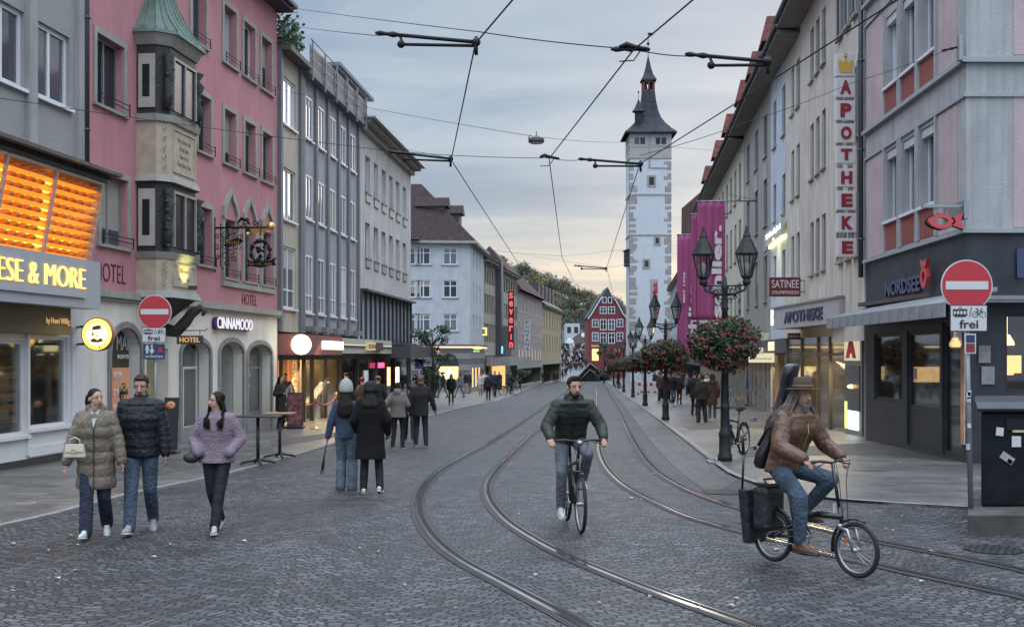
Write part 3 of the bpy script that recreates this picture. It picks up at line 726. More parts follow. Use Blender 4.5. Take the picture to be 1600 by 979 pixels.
for s_t,z_ in(('WE BE',1.32),('CINNAMON',1.22),('8',1.0),('DRIFTER',.92)):put_text(s_t,fB.p(uB(398),z_,-.33),fB.d,UP,.55 if len(s_t)>1 else .1,.08 if len(s_t)>1 else .18,M_white,bB,extrude=.002)
cs=wthing('shop_sign','purple backed white CINNAMOOD channel letters on the cream wall','sign',tuple(fB.p(uB(365),2.8,.1)))
w0,w1=uB(338,.1),uB(393,.1)
put_text('CINNAMOOD',fB.p(w0-.12,2.62,.02),fB.d,UP,w1-w0,.36,mat('deep_purple',(.06,.02,.12),.5),cs,extrude=.10,bold=.03)
put_text('CINNAMOOD',fB.p(w0,2.66,.125),fB.d,UP,w1-w0,.32,glow('letter_white',(.95,.93,1),.9),cs,extrude=.02)
def area(name,loc,target,e,size,col=(1,.75,.45),sy=None):
 d=bpy.data.lights.new(name,'AREA');d.energy=e;d.size=size;d.color=col
 if sy:d.shape='RECTANGLE';d.size_y=sy
 o=bpy.data.objects.new(name,d);COL.objects.link(o);o.location=loc;o.rotation_euler=(Vector(target)-Vector(loc)).to_track_quat('-Z','Y').to_euler();return o
ou0,ou1,pr,ch=uB(213),fB.u(313,.75),.75,.26
orl=wthing('oriel_window','ornate stone and dark timber oriel with a green copper roof on the pink hotel','oriel window',tuple(fB.p((ou0+ou1)/2,2.8,0)))
M_ocream=mat('oriel_sandstone',(.40,.34,.25),.85,var=.15,vs=4,bump=.5,bs=18)
M_odark=mat('oriel_dark_timber',(.028,.026,.026),.6,bump=.9,bs=16,bd=.03)
M_owhite=mat('oriel_panel',(.38,.36,.33),.85,var=.1,vs=5)
def olp(e=0.0):
 return[(ou0-e,0),(ou0-e,pr-ch+e*.4),(ou0+ch-e*.4,pr+e),(ou1-ch+e*.4,pr+e),(ou1+e,pr-ch+e*.4),(ou1+e,0)]
def oring(mb,za,zb,e=0.0,e2=None):
 a_=olp(e);b_=olp(e if e2 is None else e2);n=len(a_)
 vs=[fB.p(u,za,w)for u,w in a_]+[fB.p(u,zb,w)for u,w in b_]
 mb.add(vs,[tuple(range(n-1,-1,-1)),tuple(range(n,2*n))]+[(i,(i+1)%n,n+(i+1)%n,n+i)for i in range(n)])
mb=MB();oring(mb,6.2,7.46,0);oring(mb,3.46,4.2,0);mb.build('stone_body',M_ocream,orl)
mb=MB();oring(mb,7.462,7.62,.06,.1);oring(mb,6.03,6.198,.1,.04);oring(mb,4.2,4.36,.03,.1);oring(mb,3.28,3.458,.12,.04);oring(mb,9.27,9.52,.02,.16);mb.build('cornice',M_stone,orl)
mb=MB();oring(mb,7.622,9.268,-.02);oring(mb,4.362,6.028,-.02);mb.build('timber_body',M_odark,orl)
for za,zb in((7.78,9.05),(4.5,5.85)):
 k=MB()
 fw0,fw1=ou0+ch+.12,ou1-ch-.12
 for uu in(fw0,(fw0+fw1)/2,fw1):fB.box(k,uu-.03,uu+.03,za,zb,pr-.02,pr+.05)
 fB.box(k,fw0,fw1,zb-.06,zb,pr-.02,pr+.048);o=k.build('window',M_gframe,orl)
 k=MB();fB.box(k,fw0,fw1,za,zb-.06,pr-.022,pr+.0);k.build('pane',mat('oriel_pane',(.015,.016,.02),.25,spec=.2),o)
 k=MB()
 k.hexa([fB.p(ou0-.03,za-.0,.06),fB.p(ou0-.03,za,pr-ch-.03),fB.p(ou0+.02,za,pr-ch-.03),fB.p(ou0+.02,za,.06),fB.p(ou0-.03,zb,.06),fB.p(ou0-.03,zb,pr-ch-.03),fB.p(ou0+.02,zb,pr-ch-.03),fB.p(ou0+.02,zb,.06)])
 o=k.build('side_panel',M_owhite,orl)
 k=MB();k.hexa([fB.p(ou0-.035,za+.25,.16),fB.p(ou0-.035,za+.25,.34),fB.p(ou0+.02,za+.25,.34),fB.p(ou0+.02,za+.25,.16),fB.p(ou0-.035,zb-.25,.16),fB.p(ou0-.035,zb-.25,.34),fB.p(ou0+.02,zb-.25,.34),fB.p(ou0+.02,zb-.25,.16)])
 k.build('slit_window',M_black,o)
 for uu,w_ in((ou0+ch*.45,pr-ch*.38),(ou1-ch*.45,pr-ch*.38)):
  k=MB();cz=(za+zb)/2;rr=random.Random(int(za*10))
  k.tube([fB.p(uu,za,w_+.03),fB.p(uu,za+.3,w_+.1),fB.p(uu,cz,w_+.05),fB.p(uu,zb-.35,w_+.13),fB.p(uu,zb-.2,w_+.06),fB.p(uu,zb,w_+.12)],[.09,.12,.07,.13,.07,.13],8)
  for j in range(7):k.ball(fB.p(uu+rr.uniform(-.1,.1),za+(zb-za)*j/6.5,w_+.1),.06,n=7,m=5)
  k.build('carved_corner',M_odark,orl)
for za,zb in((6.26,7.40),(3.52,4.15)):
 fw0,fw1=ou0+ch+.1,ou1-ch-.1
 k=MB()
 for(a0,a1,b0,b1)in((fw0,fw1,zb-.08,zb-.04),(fw0,fw1,za+.04,za+.08),(fw0,fw0+.03,za+.08,zb-.08),(fw1-.03,fw1,za+.08,zb-.08)):fB.box(k,a0,a1,b0,b1,pr,pr+.025)
 rr=random.Random(2)
 for cu in(ou0+.13,ou1-.13):
  for j in range(5):k.tube([fB.p(cu+.07*math.cos(a_*1.05),za+(zb-za)*(j+.5)/5+.07*math.sin(a_*1.05),pr-.12+.03)for a_ in range(5)],.014,5)
 k.build('panel_moulding',M_ocream,orl)
M_ink=mat('inscription_ink',(.12,.10,.08),.8)
for i,s_t in enumerate(('Wer frieden und','freude liebt','kehre ein im','Deutschen Haus')):
 wd=(.8,.55,.5,.85)[i];put_text(s_t,fB.p((ou0+ou1)/2-wd/2,7.06-i*.19,pr),fB.d,UP,wd,.12,M_ink,orl,extrude=.004)
for i,s_t in enumerate(('Willkommen','im Gasthaus')):
 put_text(s_t,fB.p((ou0+ou1)/2-.35,3.9-i*.18,pr),fB.d,UP,.7,.12,M_ink,orl,extrude=.004)
M_copper=mat('green_copper',(.135,.19,.16),.7,.0,spec=.2,var=.2,vs=3,streak=.3)
mb=MB();oring(mb,9.52,9.6,.22,.2)
prev=.2
lv=[(9.6,.2,1.0),(9.8,.1,.93),(10.1,.0,.78),(10.6,0,.52),(11.1,0,.36),(11.8,0,.14)]
def oscale(e,k,z_):
 a_=olp(e);cu=(ou0+ou1)/2
 return[fB.p(cu+(u-cu)*k,z_,w*k)for u,w in a_]
for i in range(len(lv)-1):
 A_=oscale(lv[i][1],lv[i][2],lv[i][0]);B_=oscale(lv[i+1][1],lv[i+1][2],lv[i+1][0])
 mb.add(A_+B_,[(j,j+1,6+j+1,6+j)for j in range(5)])
mb.build('copper_roof',M_copper,orl)
mb=MB()
for(i0,i1,tt)in[(1,2,.0),(2,3,0),(2,3,.25),(2,3,.5),(2,3,.75),(3,4,0),(4,5,0),(0,1,.5),(1,2,.5)]:
 pl=[]
 for l in lv:
  A_=oscale(l[1],l[2],l[0]);pl.append(A_[i0].lerp(A_[i1],tt)+Vector((0,0,.015)))
 mb.tube(pl,.018,5)
mb.build('roof_seams',M_copper,orl)
mb=MB();M_corb=mat('dark_carved_stone',(.05,.045,.04),.8,bump=.8,bs=12,bd=.04)
cu=(ou0+ou1)/2
for i in range(8):
 k=1-i*.105;z_=3.28-i*.09
 a_=[(cu+(u-cu)*k*.95,w*k**1.2)for u,w in olp(0)]
 if i:mb.add([fB.p(u,z_+.09,w)for u,w in pa]+[fB.p(u,z_,w)for u,w in a_],[(j,j+1,6+j+1,6+j)for j in range(5)]+[tuple(range(6,12))])
 pa=a_
mb.build('corbel',M_corb,orl)
mb=MB()
cxx=ou1-.45
sc=[fB.p(cxx,2.55+.0,.02),fB.p(cxx,2.5,.3),fB.p(cxx,2.75,.55),fB.p(cxx,2.95,.7),fB.p(cxx,3.1,.95),fB.p(cxx,3.0,1.05),fB.p(cxx,2.9,.98)]
mb.tube(sc,[.16,.16,.15,.13,.1,.07,.04],8);mb.build('scroll_bracket',M_corb,orl)
sl=MB();sl.cbox(fB.p(cu,3.56,pr+.22),.22,.06,.1);sl.build('spotlight',M_dframe,orl)
d=bpy.data.lights.new('oriel_spot','SPOT');d.energy=60;d.spot_size=R(95);d.spot_blend=.8;d.color=(1,.93,.3);d.shadow_soft_size=.05
o=bpy.data.objects.new('oriel_spot',d);COL.objects.link(o);o.location=fB.p(cu,3.62,pr+.3);o.rotation_euler=(fB.p(cu,4.0,pr)-o.location).to_track_quat('-Z','Y').to_euler()
gs=wthing('wrought_iron_sign','black wrought iron Hotel sign with scrollwork, gold ball and hanging wreath','sign',tuple(fB.p(uB(338),4.8,.1)))
gu=uB(334)
mb=MB()
def GP(o,z_):return fB.p(gu,z_,.1+o)
sc_=(101-0)
ow=lambda px:((px-800)/FOC*fB.p(gu,0,0).y-fB.p(gu,0,0).x)/fB.n.x
zz2=lambda py:CAMH+(HOR-py)/FOC*fB.p(gu,0,0).y
def S(px,py):return fB.p(gu,zz2(py),ow(px))
mb.tube([S(336,340),S(336,425)],.022,6);mb.tube([S(345,350),S(345,415),S(350,421)],.018,6)
mb.tube([S(332,356),S(430,356)],.028,6)
def spiral(c_,r_,turns=1.4,a0=0,dirn=1,rad=.013):
 pl=[]
 for i in range(22):
  t=i/21;a_=a0+dirn*t*turns*2*math.pi;rr_=r_*(1-.75*t);pl.append(S(c_[0]+rr_*math.cos(a_),c_[1]+rr_*math.sin(a_)))
 mb.tube(pl,rad,5)
for cx_,cy_,r_ in((339,368,4.5),(339,385,4.5),(339,401,4.5),(353,365,7),(363,372,8),(352,382,7),(368,360,6),(352,400,7),(362,395,8),(370,386,7),(356,412,6),(378,350,8),(386,347,6),(376,370,5),(400,350,6),(408,349,5),(366,405,5),(348,372,5),(358,352,5)):
 spiral((cx_,cy_),r_,1.3,rnd.uniform(0,6),rnd.choice((-1,1)))
mb.tube([S(372,349),S(378,342),S(388,345),S(392,352)],[.02,.05,.05,.02],6)
for j in range(24):
 a_=j/24*6.28;mb.ball(S(409+15*math.cos(a_),394+17*math.sin(a_)),.035+.02*(j%3),n=6,m=4)
for j in range(16):mb.ball(S(409+rnd.uniform(-7,7),394+rnd.uniform(-14,14)),rnd.uniform(.03,.07),n=6,m=4)
mb.tube([S(409,358),S(409,380)],.015,5)
mb.build('ironwork',M_iron2,gs)
mb=MB();mb.prism([S(350,384),S(354,377),S(372,372),S(382,376),S(375,382),S(356,386)],fB.d*.03);mb.prism([S(385,404),S(393,408),S(409,411),S(425,407),S(434,402),S(431,408),S(434,416),S(425,415),S(409,419),S(392,416),S(385,420),S(389,411)],fB.d*.03);mb.build('banner_plates',M_iron2,gs)
M_gold=mat('gilding',(.75,.48,.16),.35,.9)
dS=(S(410,400)-S(400,400)).normalized()
put_text('Hotel',S(355,382.5)-fB.d*.012,dS,UP,(S(375,0)-S(355,0)).length,.14,M_gold,gs)
put_text('Zum Winzermännle',S(391,414.5)-fB.d*.012,dS,UP,(S(427,0)-S(391,0)).length,.08,M_gold,gs)
mb=MB();mb.ball(S(425,354.5),.12,n=12,m=8);mb.prism([S(391,354),S(420,353),S(418,362),S(404,365),S(394,364)],fB.d*.06);mb.ball(S(388,366),.06,n=8,m=6)
for(x_,y_)in((409,371),(405,379),(413,379),(398,384),(420,384),(360,358),(378,352)):mb.ball(S(x_,y_),.028,n=6,m=4)
mb.build('gilded_ornaments',M_gold,gs)
hh=wthing('hanging_sign','small dark HOTEL sign with gold letters hung from an iron rod over the door','sign',tuple(P(296,532,27.4)))
b0=P(276,526,27.2);dd=Vector((1,0.0,0));wS=(317-276)/FOC*27.2
mb=MB();mb.box(b0 .x,b0 .x+wS,b0 .y,b0 .y+.06,b0 .z-.17,b0 .z+.03);mb.build('board',M_dframe,hh)
mb=MB();mb.tube([b0+Vector((-.3,.03,.15)),b0+Vector((wS+.05,.03,.15)),b0+Vector((wS+.1,.03,.2))],.012,5);mb.tube([b0+Vector((.08,.03,.15)),b0+Vector((.08,.03,.03))],.008,4);mb.tube([b0+Vector((wS-.08,.03,.15)),b0+Vector((wS-.08,.03,.03))],.008,4)
mb.tube([b0+Vector((-.3,.03,-.1)),b0+Vector((-.3,.03,.3))],.016,5);mb.build('iron_rod',M_iron2,hh)
put_text('HOTEL',b0+Vector((.07,0,-.13)),dd,UP,wS-.14,.12,glow('hotel_gold',(1,.5,.12),.7),hh,bold=.02)
M_beige=plaster('beige_plaster',(.46,.41,.33));M_bluegrey=plaster('blue_grey_plaster',(.32,.33,.35),var=.08);M_fin=mat('blue_grey_fin',(.14,.15,.17),.7,var=.1)
bC=wthing('beige_building','narrow beige building with one column of windows and ivy on its roof edge','building',base(fC,0))
hC=[(fC.u(441),fC.u(462),a,b)for a,b in((9.7,11.3),(6.5,8.25),(3.5,5.6))]
mb=MB();fC.wall(mb,0,fC.L,2.7,12.0,hC,depth=.1);fC.shell(mb,0,fC.L,-.6,12.0);mb.build('wall',M_beige,bC)
for h in hC:fC.window(*h,bC,M_wframe,gl_sky,depth=.12,nx=2,ny=2 if h[2]<4 else 1,fw=.07,sill=M_wframe,tr=.3)
mb=MB();fC.box(mb,0,.16,2.7,12,-.02,.12);fC.box(mb,.2,.3,2.7,12,-.02,.1);fC.box(mb,fC.L-.2,fC.L,2.7,12,-.02,.12);mb.build('fin',M_fin,bC)
mb=MB();fC.box(mb,0,fC.L,12.0,12.16,-1,.45);mb.build('cornice',mat('brown_cornice',(.10,.085,.07),.7),bC)
iv=MB();rnd=random.Random(8)
for i in range(420):
 p=fC.p(rnd.uniform(-.1,1.6),12.2+rnd.uniform(0,1.3)*rnd.uniform(.5,1),rnd.uniform(-.3,.5));a=Vector((rnd.gauss(0,1),rnd.gauss(0,1),rnd.gauss(0,1))).normalized()*.09;b=a.orthogonal().normalized()*.07
 iv.add([p-a,p-b,p+a,p+b],[(0,1,2,3)])
M_ivy=mat('ivy_leaf',(.035,.07,.03),.6,var=.5,vs=6)
props(iv.build('ivy_plant',M_ivy),'dark green ivy spilling over the roof edge of the narrow beige building','plant')
bD=wthing('blue_grey_building','blue grey office building with vertical fins, tall windows and a roof terrace railing','building',base(fD,0))
hD=[]
for px in(482.5,501.5,519.5,535.5,550.5):
 for a,b,w_ in((9.75,11.3,.98),(6.85,8.45,.98),(3.45,5.55,.98)):c_=fD.u(px);hD.append((c_-w_/2,c_+w_/2,a,b))
mb=MB();fD.wall(mb,0,fD.L,2.7,11.9,hD,depth=.06);fD.shell(mb,0,fD.L,-.7,11.9);mb.build('wall',M_bluegrey,bD)
for h in hD:fD.window(*h,bD,M_wframe,gl_sky,depth=.06,nx=2,ny=2 if h[2]<4 else 1,fw=.08,sill=M_wframe,tr=.3)
for px in(471.5,492,510.5,527.5,543,558.5):
 mb=MB();c_=fD.u(px);fD.box(mb,c_-.14,c_+.14,2.75,11.95,-.02,.10);mb.build('fin',M_fin,bD)
mb=MB()
for h in hD[2::3]:fD.box(mb,h[0],h[1],2.75,2.95,0,.35)
build_each(mb,'lamp_housing',M_metalgrey,bD)
mb=MB();fD.box(mb,0,fD.L,11.9,12.1,-1,.35);mb.build('cornice',M_fin,bD)
mb=MB()
for i in range(6):u=.3+i*(fD.L-.5)/5;fD.box(mb,u-.03,u+.03,11.7,13.12,.36,.42)
for zz_ in(12.4,12.75,13.1):mb.tube([fD.p(0,zz_,.4),fD.p(fD.L,zz_,.4)],.02,5)
mb.build('terrace_railing',mat('light_rail_paint',(.17,.19,.21),.6),bD)
mb=MB();fD.box(mb,.2,fD.L,12.1,12.95,.3,.33);mb.build('glass_balustrade',mat('balustrade_panel',(.12,.135,.15),.6),bD)
M_pale=plaster('pale_grey_plaster',(.52,.50,.485),streak=.3)
bE=wthing('pale_office_building','pale grey building with small deep windows, a set back roof storey and a glazed band','building',base(fE,0))
hE=[]
for px in(574.5,587.5,599.5,611,621.5,632):
 for a,b in((9.25,10.9),(6.3,7.9)):c_=fE.u(px);hE.append((c_-.52,c_+.52,a,b))
bandE=(.35,fE.L-.15,2.55,4.75)
mb=MB();fE.wall(mb,0,fE.L,2.0,12.1,hE+[bandE],depth=.22);fE.shell(mb,0,fE.L,-.9,12.1,back=9);mb.build('wall',M_pale,bE)
for h in hE:
 o=fE.window(*h,bE,M_wframe,gl_dark if rnd.random()<.6 else gl_sky,depth=.2,nx=1,fw=.07,sill=M_fin)
 k=MB();fE.box(k,h[0],h[1],h[2]-.42,h[2]-.08,-.01,.06);k.build('flower_rail',M_gframe,o)
o=fE.window(*bandE,bE,M_dframe,gl_sky,depth=.05,nx=12,fw=.09,name='glazed_band')
k=MB()
for i in range(13):u=bandE[0]+(bandE[1]-bandE[0])*i/12;fE.box(k,u-.05,u+.05,bandE[2]-.1,bandE[3]+.05,0,.09)
fE.box(k,bandE[0],bandE[1],bandE[2]-.12,bandE[2],0,.34);fE.box(k,bandE[0],bandE[1],bandE[3],bandE[3]+.1,0,.34);k.build('band_frame',M_dframe,o)
k=MB();fE.box(k,0,fE.L+.2,12.1,12.25,-1,.55);fE.box(k,0,fE.L+.1,11.85,12.098,-.2,.22);k.build('cornice',M_stone,bE)
k=MB();fE.box(k,-.1,fE.L+.3,12.26,12.34,-1,.8);k.build('eaves',M_gframe,bE)
k=MB();fE.box(k,.1,7.0,12.3,14.6,-6,-1.2);k.build('roof_storey',plaster('pale_plaster2',(.42,.42,.42)),bE)
k=MB();fE.box(k,0,7.3,14.6,14.75,-6.2,-.8);k.build('roof_storey_cap',M_fin,bE)
for i in range(4):fE.window(.8+i*1.5,1.6+i*1.5,13.0,14.1,bE,M_wframe,gl_dark,depth=0,w=-1.17,nx=1)
fS=line_facade(-10.9,.083,38.07,63.8)
su=fS.u
def sz(px,py,w=0):return fS.z(px,py,w)
sp=wthing('shop_arcade','row of lit shop fronts under one red, white and dark fascia','shop front',tuple(fS.p(5,-.5,0)))
M_redfas=mat('dusty_red_fascia',(.20,.075,.07),.6,var=.06);M_whfas=mat('greenish_white_fascia',(.42,.43,.38),.6);M_dkfas=mat('anthracite_fascia',(.055,.06,.07),.55)
WF=.7
ua,ub,uc,ud=.02,su(535,WF),su(612,WF),fS.L
zt,zb_=2.62,1.92
mb=MB();fS.box(mb,ua,ub-.01,zb_,zt,.0,WF);mb.build('red_fascia',M_redfas,sp)
mb=MB();fS.box(mb,ub,uc,zb_+.06,zt-.04,0,WF);mb.build('white_fascia',M_whfas,sp)
mb=MB();fS.box(mb,uc+.02,ud+.3,1.78,2.35,0,1.6);mb.build('dark_canopy',M_dkfas,sp)
mb=MB();fS.box(mb,ud+.05,ud+.33,1.85,2.25,1.3,1.64);mb.build('red_end_sign',mat('sign_red',(.5,.03,.03),.5,emit=(1,.05,.03),es=.3),sp)
mb=MB();fS.box(mb,ud-1.6,ud-.3,1.95,2.15,1.6,1.64);mb.build('small_lit_sign',glow('pale_lit',(1,.95,.7),1.0),sp)
q3=Matrix((fS.d,UP,fS.n)).transposed()
rs=wthing('round_shop_lamp','brightly glowing round white sign on the dusty red fascia','sign',tuple(fS.p(su(466,WF),2.27,WF)))
mb=MB();cc=fS.p(su(466,WF),2.26,WF);
def disc_on(mb,cc,r,t,q,n=32,sx=1.0):
 vs=[cc+q@Vector((r*sx*math.cos(a*2*math.pi/n),r*math.sin(a*2*math.pi/n),z_))for z_ in(0,t)for a in range(n)]
 mb.add(vs,[tuple(range(n,2*n)),tuple(range(n-1,-1,-1))]+[(i,(i+1)%n,n+(i+1)%n,n+i)for i in range(n)])
mb.ball(cc+fS.n*.1,.33,n=20,m=14);mb.build('lit_globe',glow('disc_white',(1,.9,.66),5),rs)
ls=wthing('lit_shop_sign','white glowing sign bar of CRUSTY letters at the end of the red fascia','sign',tuple(fS.p(su(512,WF),2.27,WF)))
u0,u1=su(503,WF),su(535,WF)-.1
mb=MB();fS.box(mb,u0,u1,2.12,2.42,WF,WF+.06);mb.build('light_box',glow('lightbox_white',(1,.88,.7),3.0),ls)
put_text('CRUSTY',fS.p(u0+.2,2.17,WF+.065),fS.d,UP,u1-u0-.4,.2,glow('letter_core',(1,1,.95),9),ls)
ws=wthing('bar_sign','dark bar sign with small yellow and brown square tiles on the white fascia','sign',tuple(fS.p(su(575,WF),2.27,WF)))
mb=MB();fS.box(mb,ub+.3,uc-.1,2.25,2.30,WF+.02,WF+.06);mb.build('bar',M_dframe,ws)
mb=MB();fS.box(mb,ub+.3,uc-.1,2.305,2.33,WF+.005,WF+.03);mb.build('bar_light',glow('pale_lit',(1,.95,.7),1.0),ws)
mb=MB();u0,u1,u2=su(571,WF),su(583,WF),su(594,WF);fS.box(mb,u0,u1,2.12,2.46,WF,WF+.12);mb.build('yellow_tile',glow('tile_yellow',(.8,.7,.3),.6),ws)
put_text('BEINI',fS.p(u0+.1,2.2,WF+.12),fS.d,UP,u1-u0-.2,.18,M_ink,ws)
mb=MB();fS.box(mb,u1+.02,u2,2.12,2.46,WF,WF+.14);mb.build('brown_tile',mat('brown_tile',(.07,.03,.03),.5),ws)
zb0=-1.0
piers=[0,su(441),su(477),su(490),su(511),su(534),su(560),su(590),su(604),su(618),ud]
mb=MB()
for u in piers[1:-1]:fS.box(mb,u-.07,u+.07,zb0,zb_,-.12,.0)
build_each(mb,'pier',M_dframe,sp)
mb=MB();fS.box(mb,0,ud,1.75,zb_+.05,-.5,-.02);mb.build('lintel',M_dframe,sp)
G_yel=glow('yellow_shop_light',(1,.74,.36),70)
M_floor=mat('shop_floor',(.35,.28,.2),.4)
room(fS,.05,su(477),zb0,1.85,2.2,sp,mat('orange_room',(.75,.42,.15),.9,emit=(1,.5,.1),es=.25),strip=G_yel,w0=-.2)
room(fS,su(477)+.02,su(534),zb0,1.85,2.4,sp,M_roomw,strip=G_yel,w0=-.2)
room(fS,su(534)+.02,su(604),zb0,1.85,2.4,sp,M_roomd,strip=G_dimw,w0=-.2)
room(fS,su(604)+.02,ud-.02,zb0,1.75,2.4,sp,M_roomd,w0=-.2)
for a,b in((su(477),su(534)),(su(534),su(604)),(su(604),ud)):
 mb=MB();fS.box(mb,a,b,zb0,1.8,-.14,-.12);mb.build('pane',shopg,sp)
mb=MB();fS.box(mb,su(477),ud,zb0,-.55,-.2,-.1);mb.build('stall_riser',M_dframe,sp)
rnd=random.Random(12)
goods=[mat('goods_%s'%n_,c_,.6)for n_,c_ in(('red',(.5,.06,.04)),('cream',(.7,.6,.4)),('green',(.08,.25,.1)),('blue',(.08,.15,.4)),('orange',(.8,.35,.05)))]
def shelves(f,u0,u1,z0_,z1_,w_,par,n=5,name='shelf_goods'):
 mb=MB()
 for k in range(n):
  zz_=z0_+(z1_-z0_)*k/n;mb.mi=1;f.box(mb,u0,u1,zz_-.03,zz_,w_-.3,w_);u=u0+.05
  while u<u1-.15:
   d_=rnd.uniform(.08,.22);h_=rnd.uniform(.1,(z1_-z0_)/n*.75);mb.mi=rnd.randrange(5);f.box(mb,u,u+d_*.85,zz_,zz_+h_,w_-.25,w_-.05);u+=d_
 mb.build(name,goods,par)
shelves(fS,su(478)+.1,su(500),-.9,1.5,-1.2,sp,6);shelves(fS,su(503),su(520),-.9,1.5,-1.8,sp,6);shelves(fS,su(577),su(602),-.9,1.4,-1.5,sp,5)
mb=MB();fS.box(mb,su(584),su(589),.1,1.2,-.45,-.4);mb.build('lit_display',glow('screen_white',(.8,.95,1),2),sp)
mb=MB();fS.box(mb,su(591),su(604),1.3,1.55,-.4,-.1);mb.build('pink_lit_sign',glow('pink_lit',(1,.1,.25),2),sp)
mb=MB();mb.tube([fS.p(su(618),.35,.1),fS.p(su(618),1.3,.1)],.08,8);mb.build('wall_lamp',glow('wall_lamp',(1,.7,.3),6),sp)
u0,u1=su(455),su(471)
cbn=wthing('crusty_banner','tall orange banner panel reading CRUSTY sideways beside the first lit entrance','banner',tuple(fS.p(u0,.5,-.1)))
mb=MB();fS.box(mb,u0,u1,-.95,1.8,-.14,-.08);mb.build('panel',mat('banner_orange',(.8,.3,.12),.6,emit=(1,.35,.1),es=.25),cbn)
put_text('CRUSTY',fS.p((u0+u1)/2-.25,1.7,-.075),-UP,fS.d,1.6,.5,mat('cream_letter',(.9,.75,.45),.6,emit=(1,.7,.35),es=.4),cbn)
mb=MB();disc_on(mb,fS.p((u0+u1)/2,-.25,-.075),.13,.01,q3);mb.build('pretzel_emblem',mat('cream_letter'),cbn)
mb=MB();fS.box(mb,.1,su(441)-.1,-.9,1.75,-.14,-.08);mb.build('side_panel',mat('banner_orange'),cbn)
area('shop_spill',fS.p(2.0,1.6,.4),fS.p(3,-.6,3.0),170,1.5,(1,.72,.38),3.0)
area('shop_spill2',fS.p(7.0,1.5,.4),fS.p(7,-.6,3.0),150,1.5,(1,.75,.42),4.0)
def blockbox(x0,x1,y0,y1,z1,name,label,m):
 mb=MB();mb.box(x0,x1,y0,y1,-3,z1);return props(mb.build(name,m),label,'building')
M_F=plaster('cool_white_plaster',(.43,.45,.485),streak=.12);M_tileR=brickmat('roof_tiles',(.030,.017,.018),(.048,.026,.026),(.014,.01,.01),.22,.3,.02,rough=.75,distort=0,patch=.2)
kx=-3.65
fF=Facade((kx-13.0,99.0),(kx,100.0));fF2=Facade((kx,100.0),(kx+.083*11.5,111.5))
bF=wthing('white_corner_house','pale blue white corner house with a big dark red hipped roof and dormers','building',(kx,100,-1.28))
hF=[]
for px in(648.5,661.5,703.5):
 for a,b in((9.75,11.25),(6.9,8.4),(4.0,5.5)):c_=fF.u(px);w_=.5 if px<655 else .62;hF.append((c_-w_,c_+w_,a,b))
mb=MB();fF.wall(mb,0,fF.L,2.7,11.8,hF,depth=.15);f2h=[]
for px in(740,745,750):
 for a,b in((9.6,11.2),(6.7,8.3),(3.9,5.5)):c_=fF2 .u(px);f2h.append((c_-.45,c_+.45,a,b))
fF2 .wall(mb,0,fF2 .L,2.7,11.8,f2h,depth=.15);mb.build('upper_wall',M_F,bF)
for h in hF:fF.window(*h,bF,M_wframe,gl_dark,depth=.14,nx=2,ny=2,tr=.68,fw=.1,sill=M_stone,sw=.15)
for h in f2h:fF2 .window(*h,bF,M_wframe,gl_dark,depth=.14,nx=1,fw=.1)
M_stripe=mat('striped_stone',(.11,.11,.12),.7,var=.1)
mb=MB();k=MB()
for i in range(8):
 a,b=-1.4+i*.5,-1.4+i*.5+.5
 t_=mb if i%2 else k
 fF.box(t_,0,fF.L+.001,a,b,-.5,.0 if i%2 else .03);fF2 .box(t_,0,fF2 .L,a,b,-.5,.0 if i%2 else .03)
mb.build('striped_base',M_stripe,bF);k.build('striped_base_light',mat('striped_stone_light',(.22,.22,.23),.7),bF)
mb=MB();mb.add([fF.p(0,2.65,0),fF.p(fF.L,2.65,0),fF2 .p(fF2 .L,2.65,0),fF.p(0,2.65,-12)],[(0,1,2,3)]);mb.build('storey_slab',M_stripe,bF)
mb=MB();fF.box(mb,0,fF.L+.3,2.56,2.68,0,.3);fF2 .box(mb,0,fF2 .L,2.56,2.681,0,.3);mb.build('light_ledge',glow('ledge_light',(1,.78,.5),1.6),bF)
mb=MB();fF.box(mb,0,fF.L+.35,2.685,2.85,-.1,.36);fF2 .box(mb,0,fF2 .L,2.685,2.851,-.1,.36);mb.build('ledge',mat('brick_red_ledge',(.16,.07,.05),.7),bF)
u0,u1=fF.u(686),fF.u(716)
mb=MB();fF.box(mb,u0,u1,-.15,.95,.02,.06);mb.build('lit_window',mat('lit_window_gold',(.8,.5,.2),.6,var=.7,vs=3,emit=(1,.6,.18),es=1.6),bF)
mb=MB()
for(uu,s_)in(((u0+u1)/2,.38),(u0+.4,.2),(u1-.4,.2)):mb.ball(fF.p(uu,.35,.07),s_,.02,s_,10,8)
mb.build('window_display',glow('display_cream',(1,.8,.5),2.0),bF)
mb=MB();pts=arch_pts(u0-.05,u1+.05,.95,2.1);mb.prism([fF.p(u,z_,.035)for u,z_ in pts],fF.n*.02);mb.build('arch_fanlight',mat('dark_awning',(.03,.03,.035),.8),bF)
for px in(738,743,748):
 mb=MB();c_=fF2 .u(px);fF2 .box(mb,c_-.4,c_+.4,-.9,.8,.02,.05);mb.build('lit_side_window',mat('lit_window_gold2',(.8,.5,.2),.6,emit=(1,.62,.25),es=.9),bF)
ze,zr=11.8,17.6
e0,e1,e2,e3=fF.p(0,ze,.5),fF.p(fF.L+.5,ze,.5),fF2 .p(fF2 .L,ze,.5),fF2 .p(fF2 .L,ze,-13)
r0,r1=fF.p(0,zr,-6),fF.p(fF.L-4.2,zr,-6);r2=fF2 .p(fF2 .L,zr-1.2,-4.3)
mb=MB();mb.add([e0,e1,e2,e3,r0,r1,r2],[(0,1,5,4),(1,2,6,5),(2,3,6),(4,5,6,3)]);mb.build('hipped_roof',M_tileR,bF)
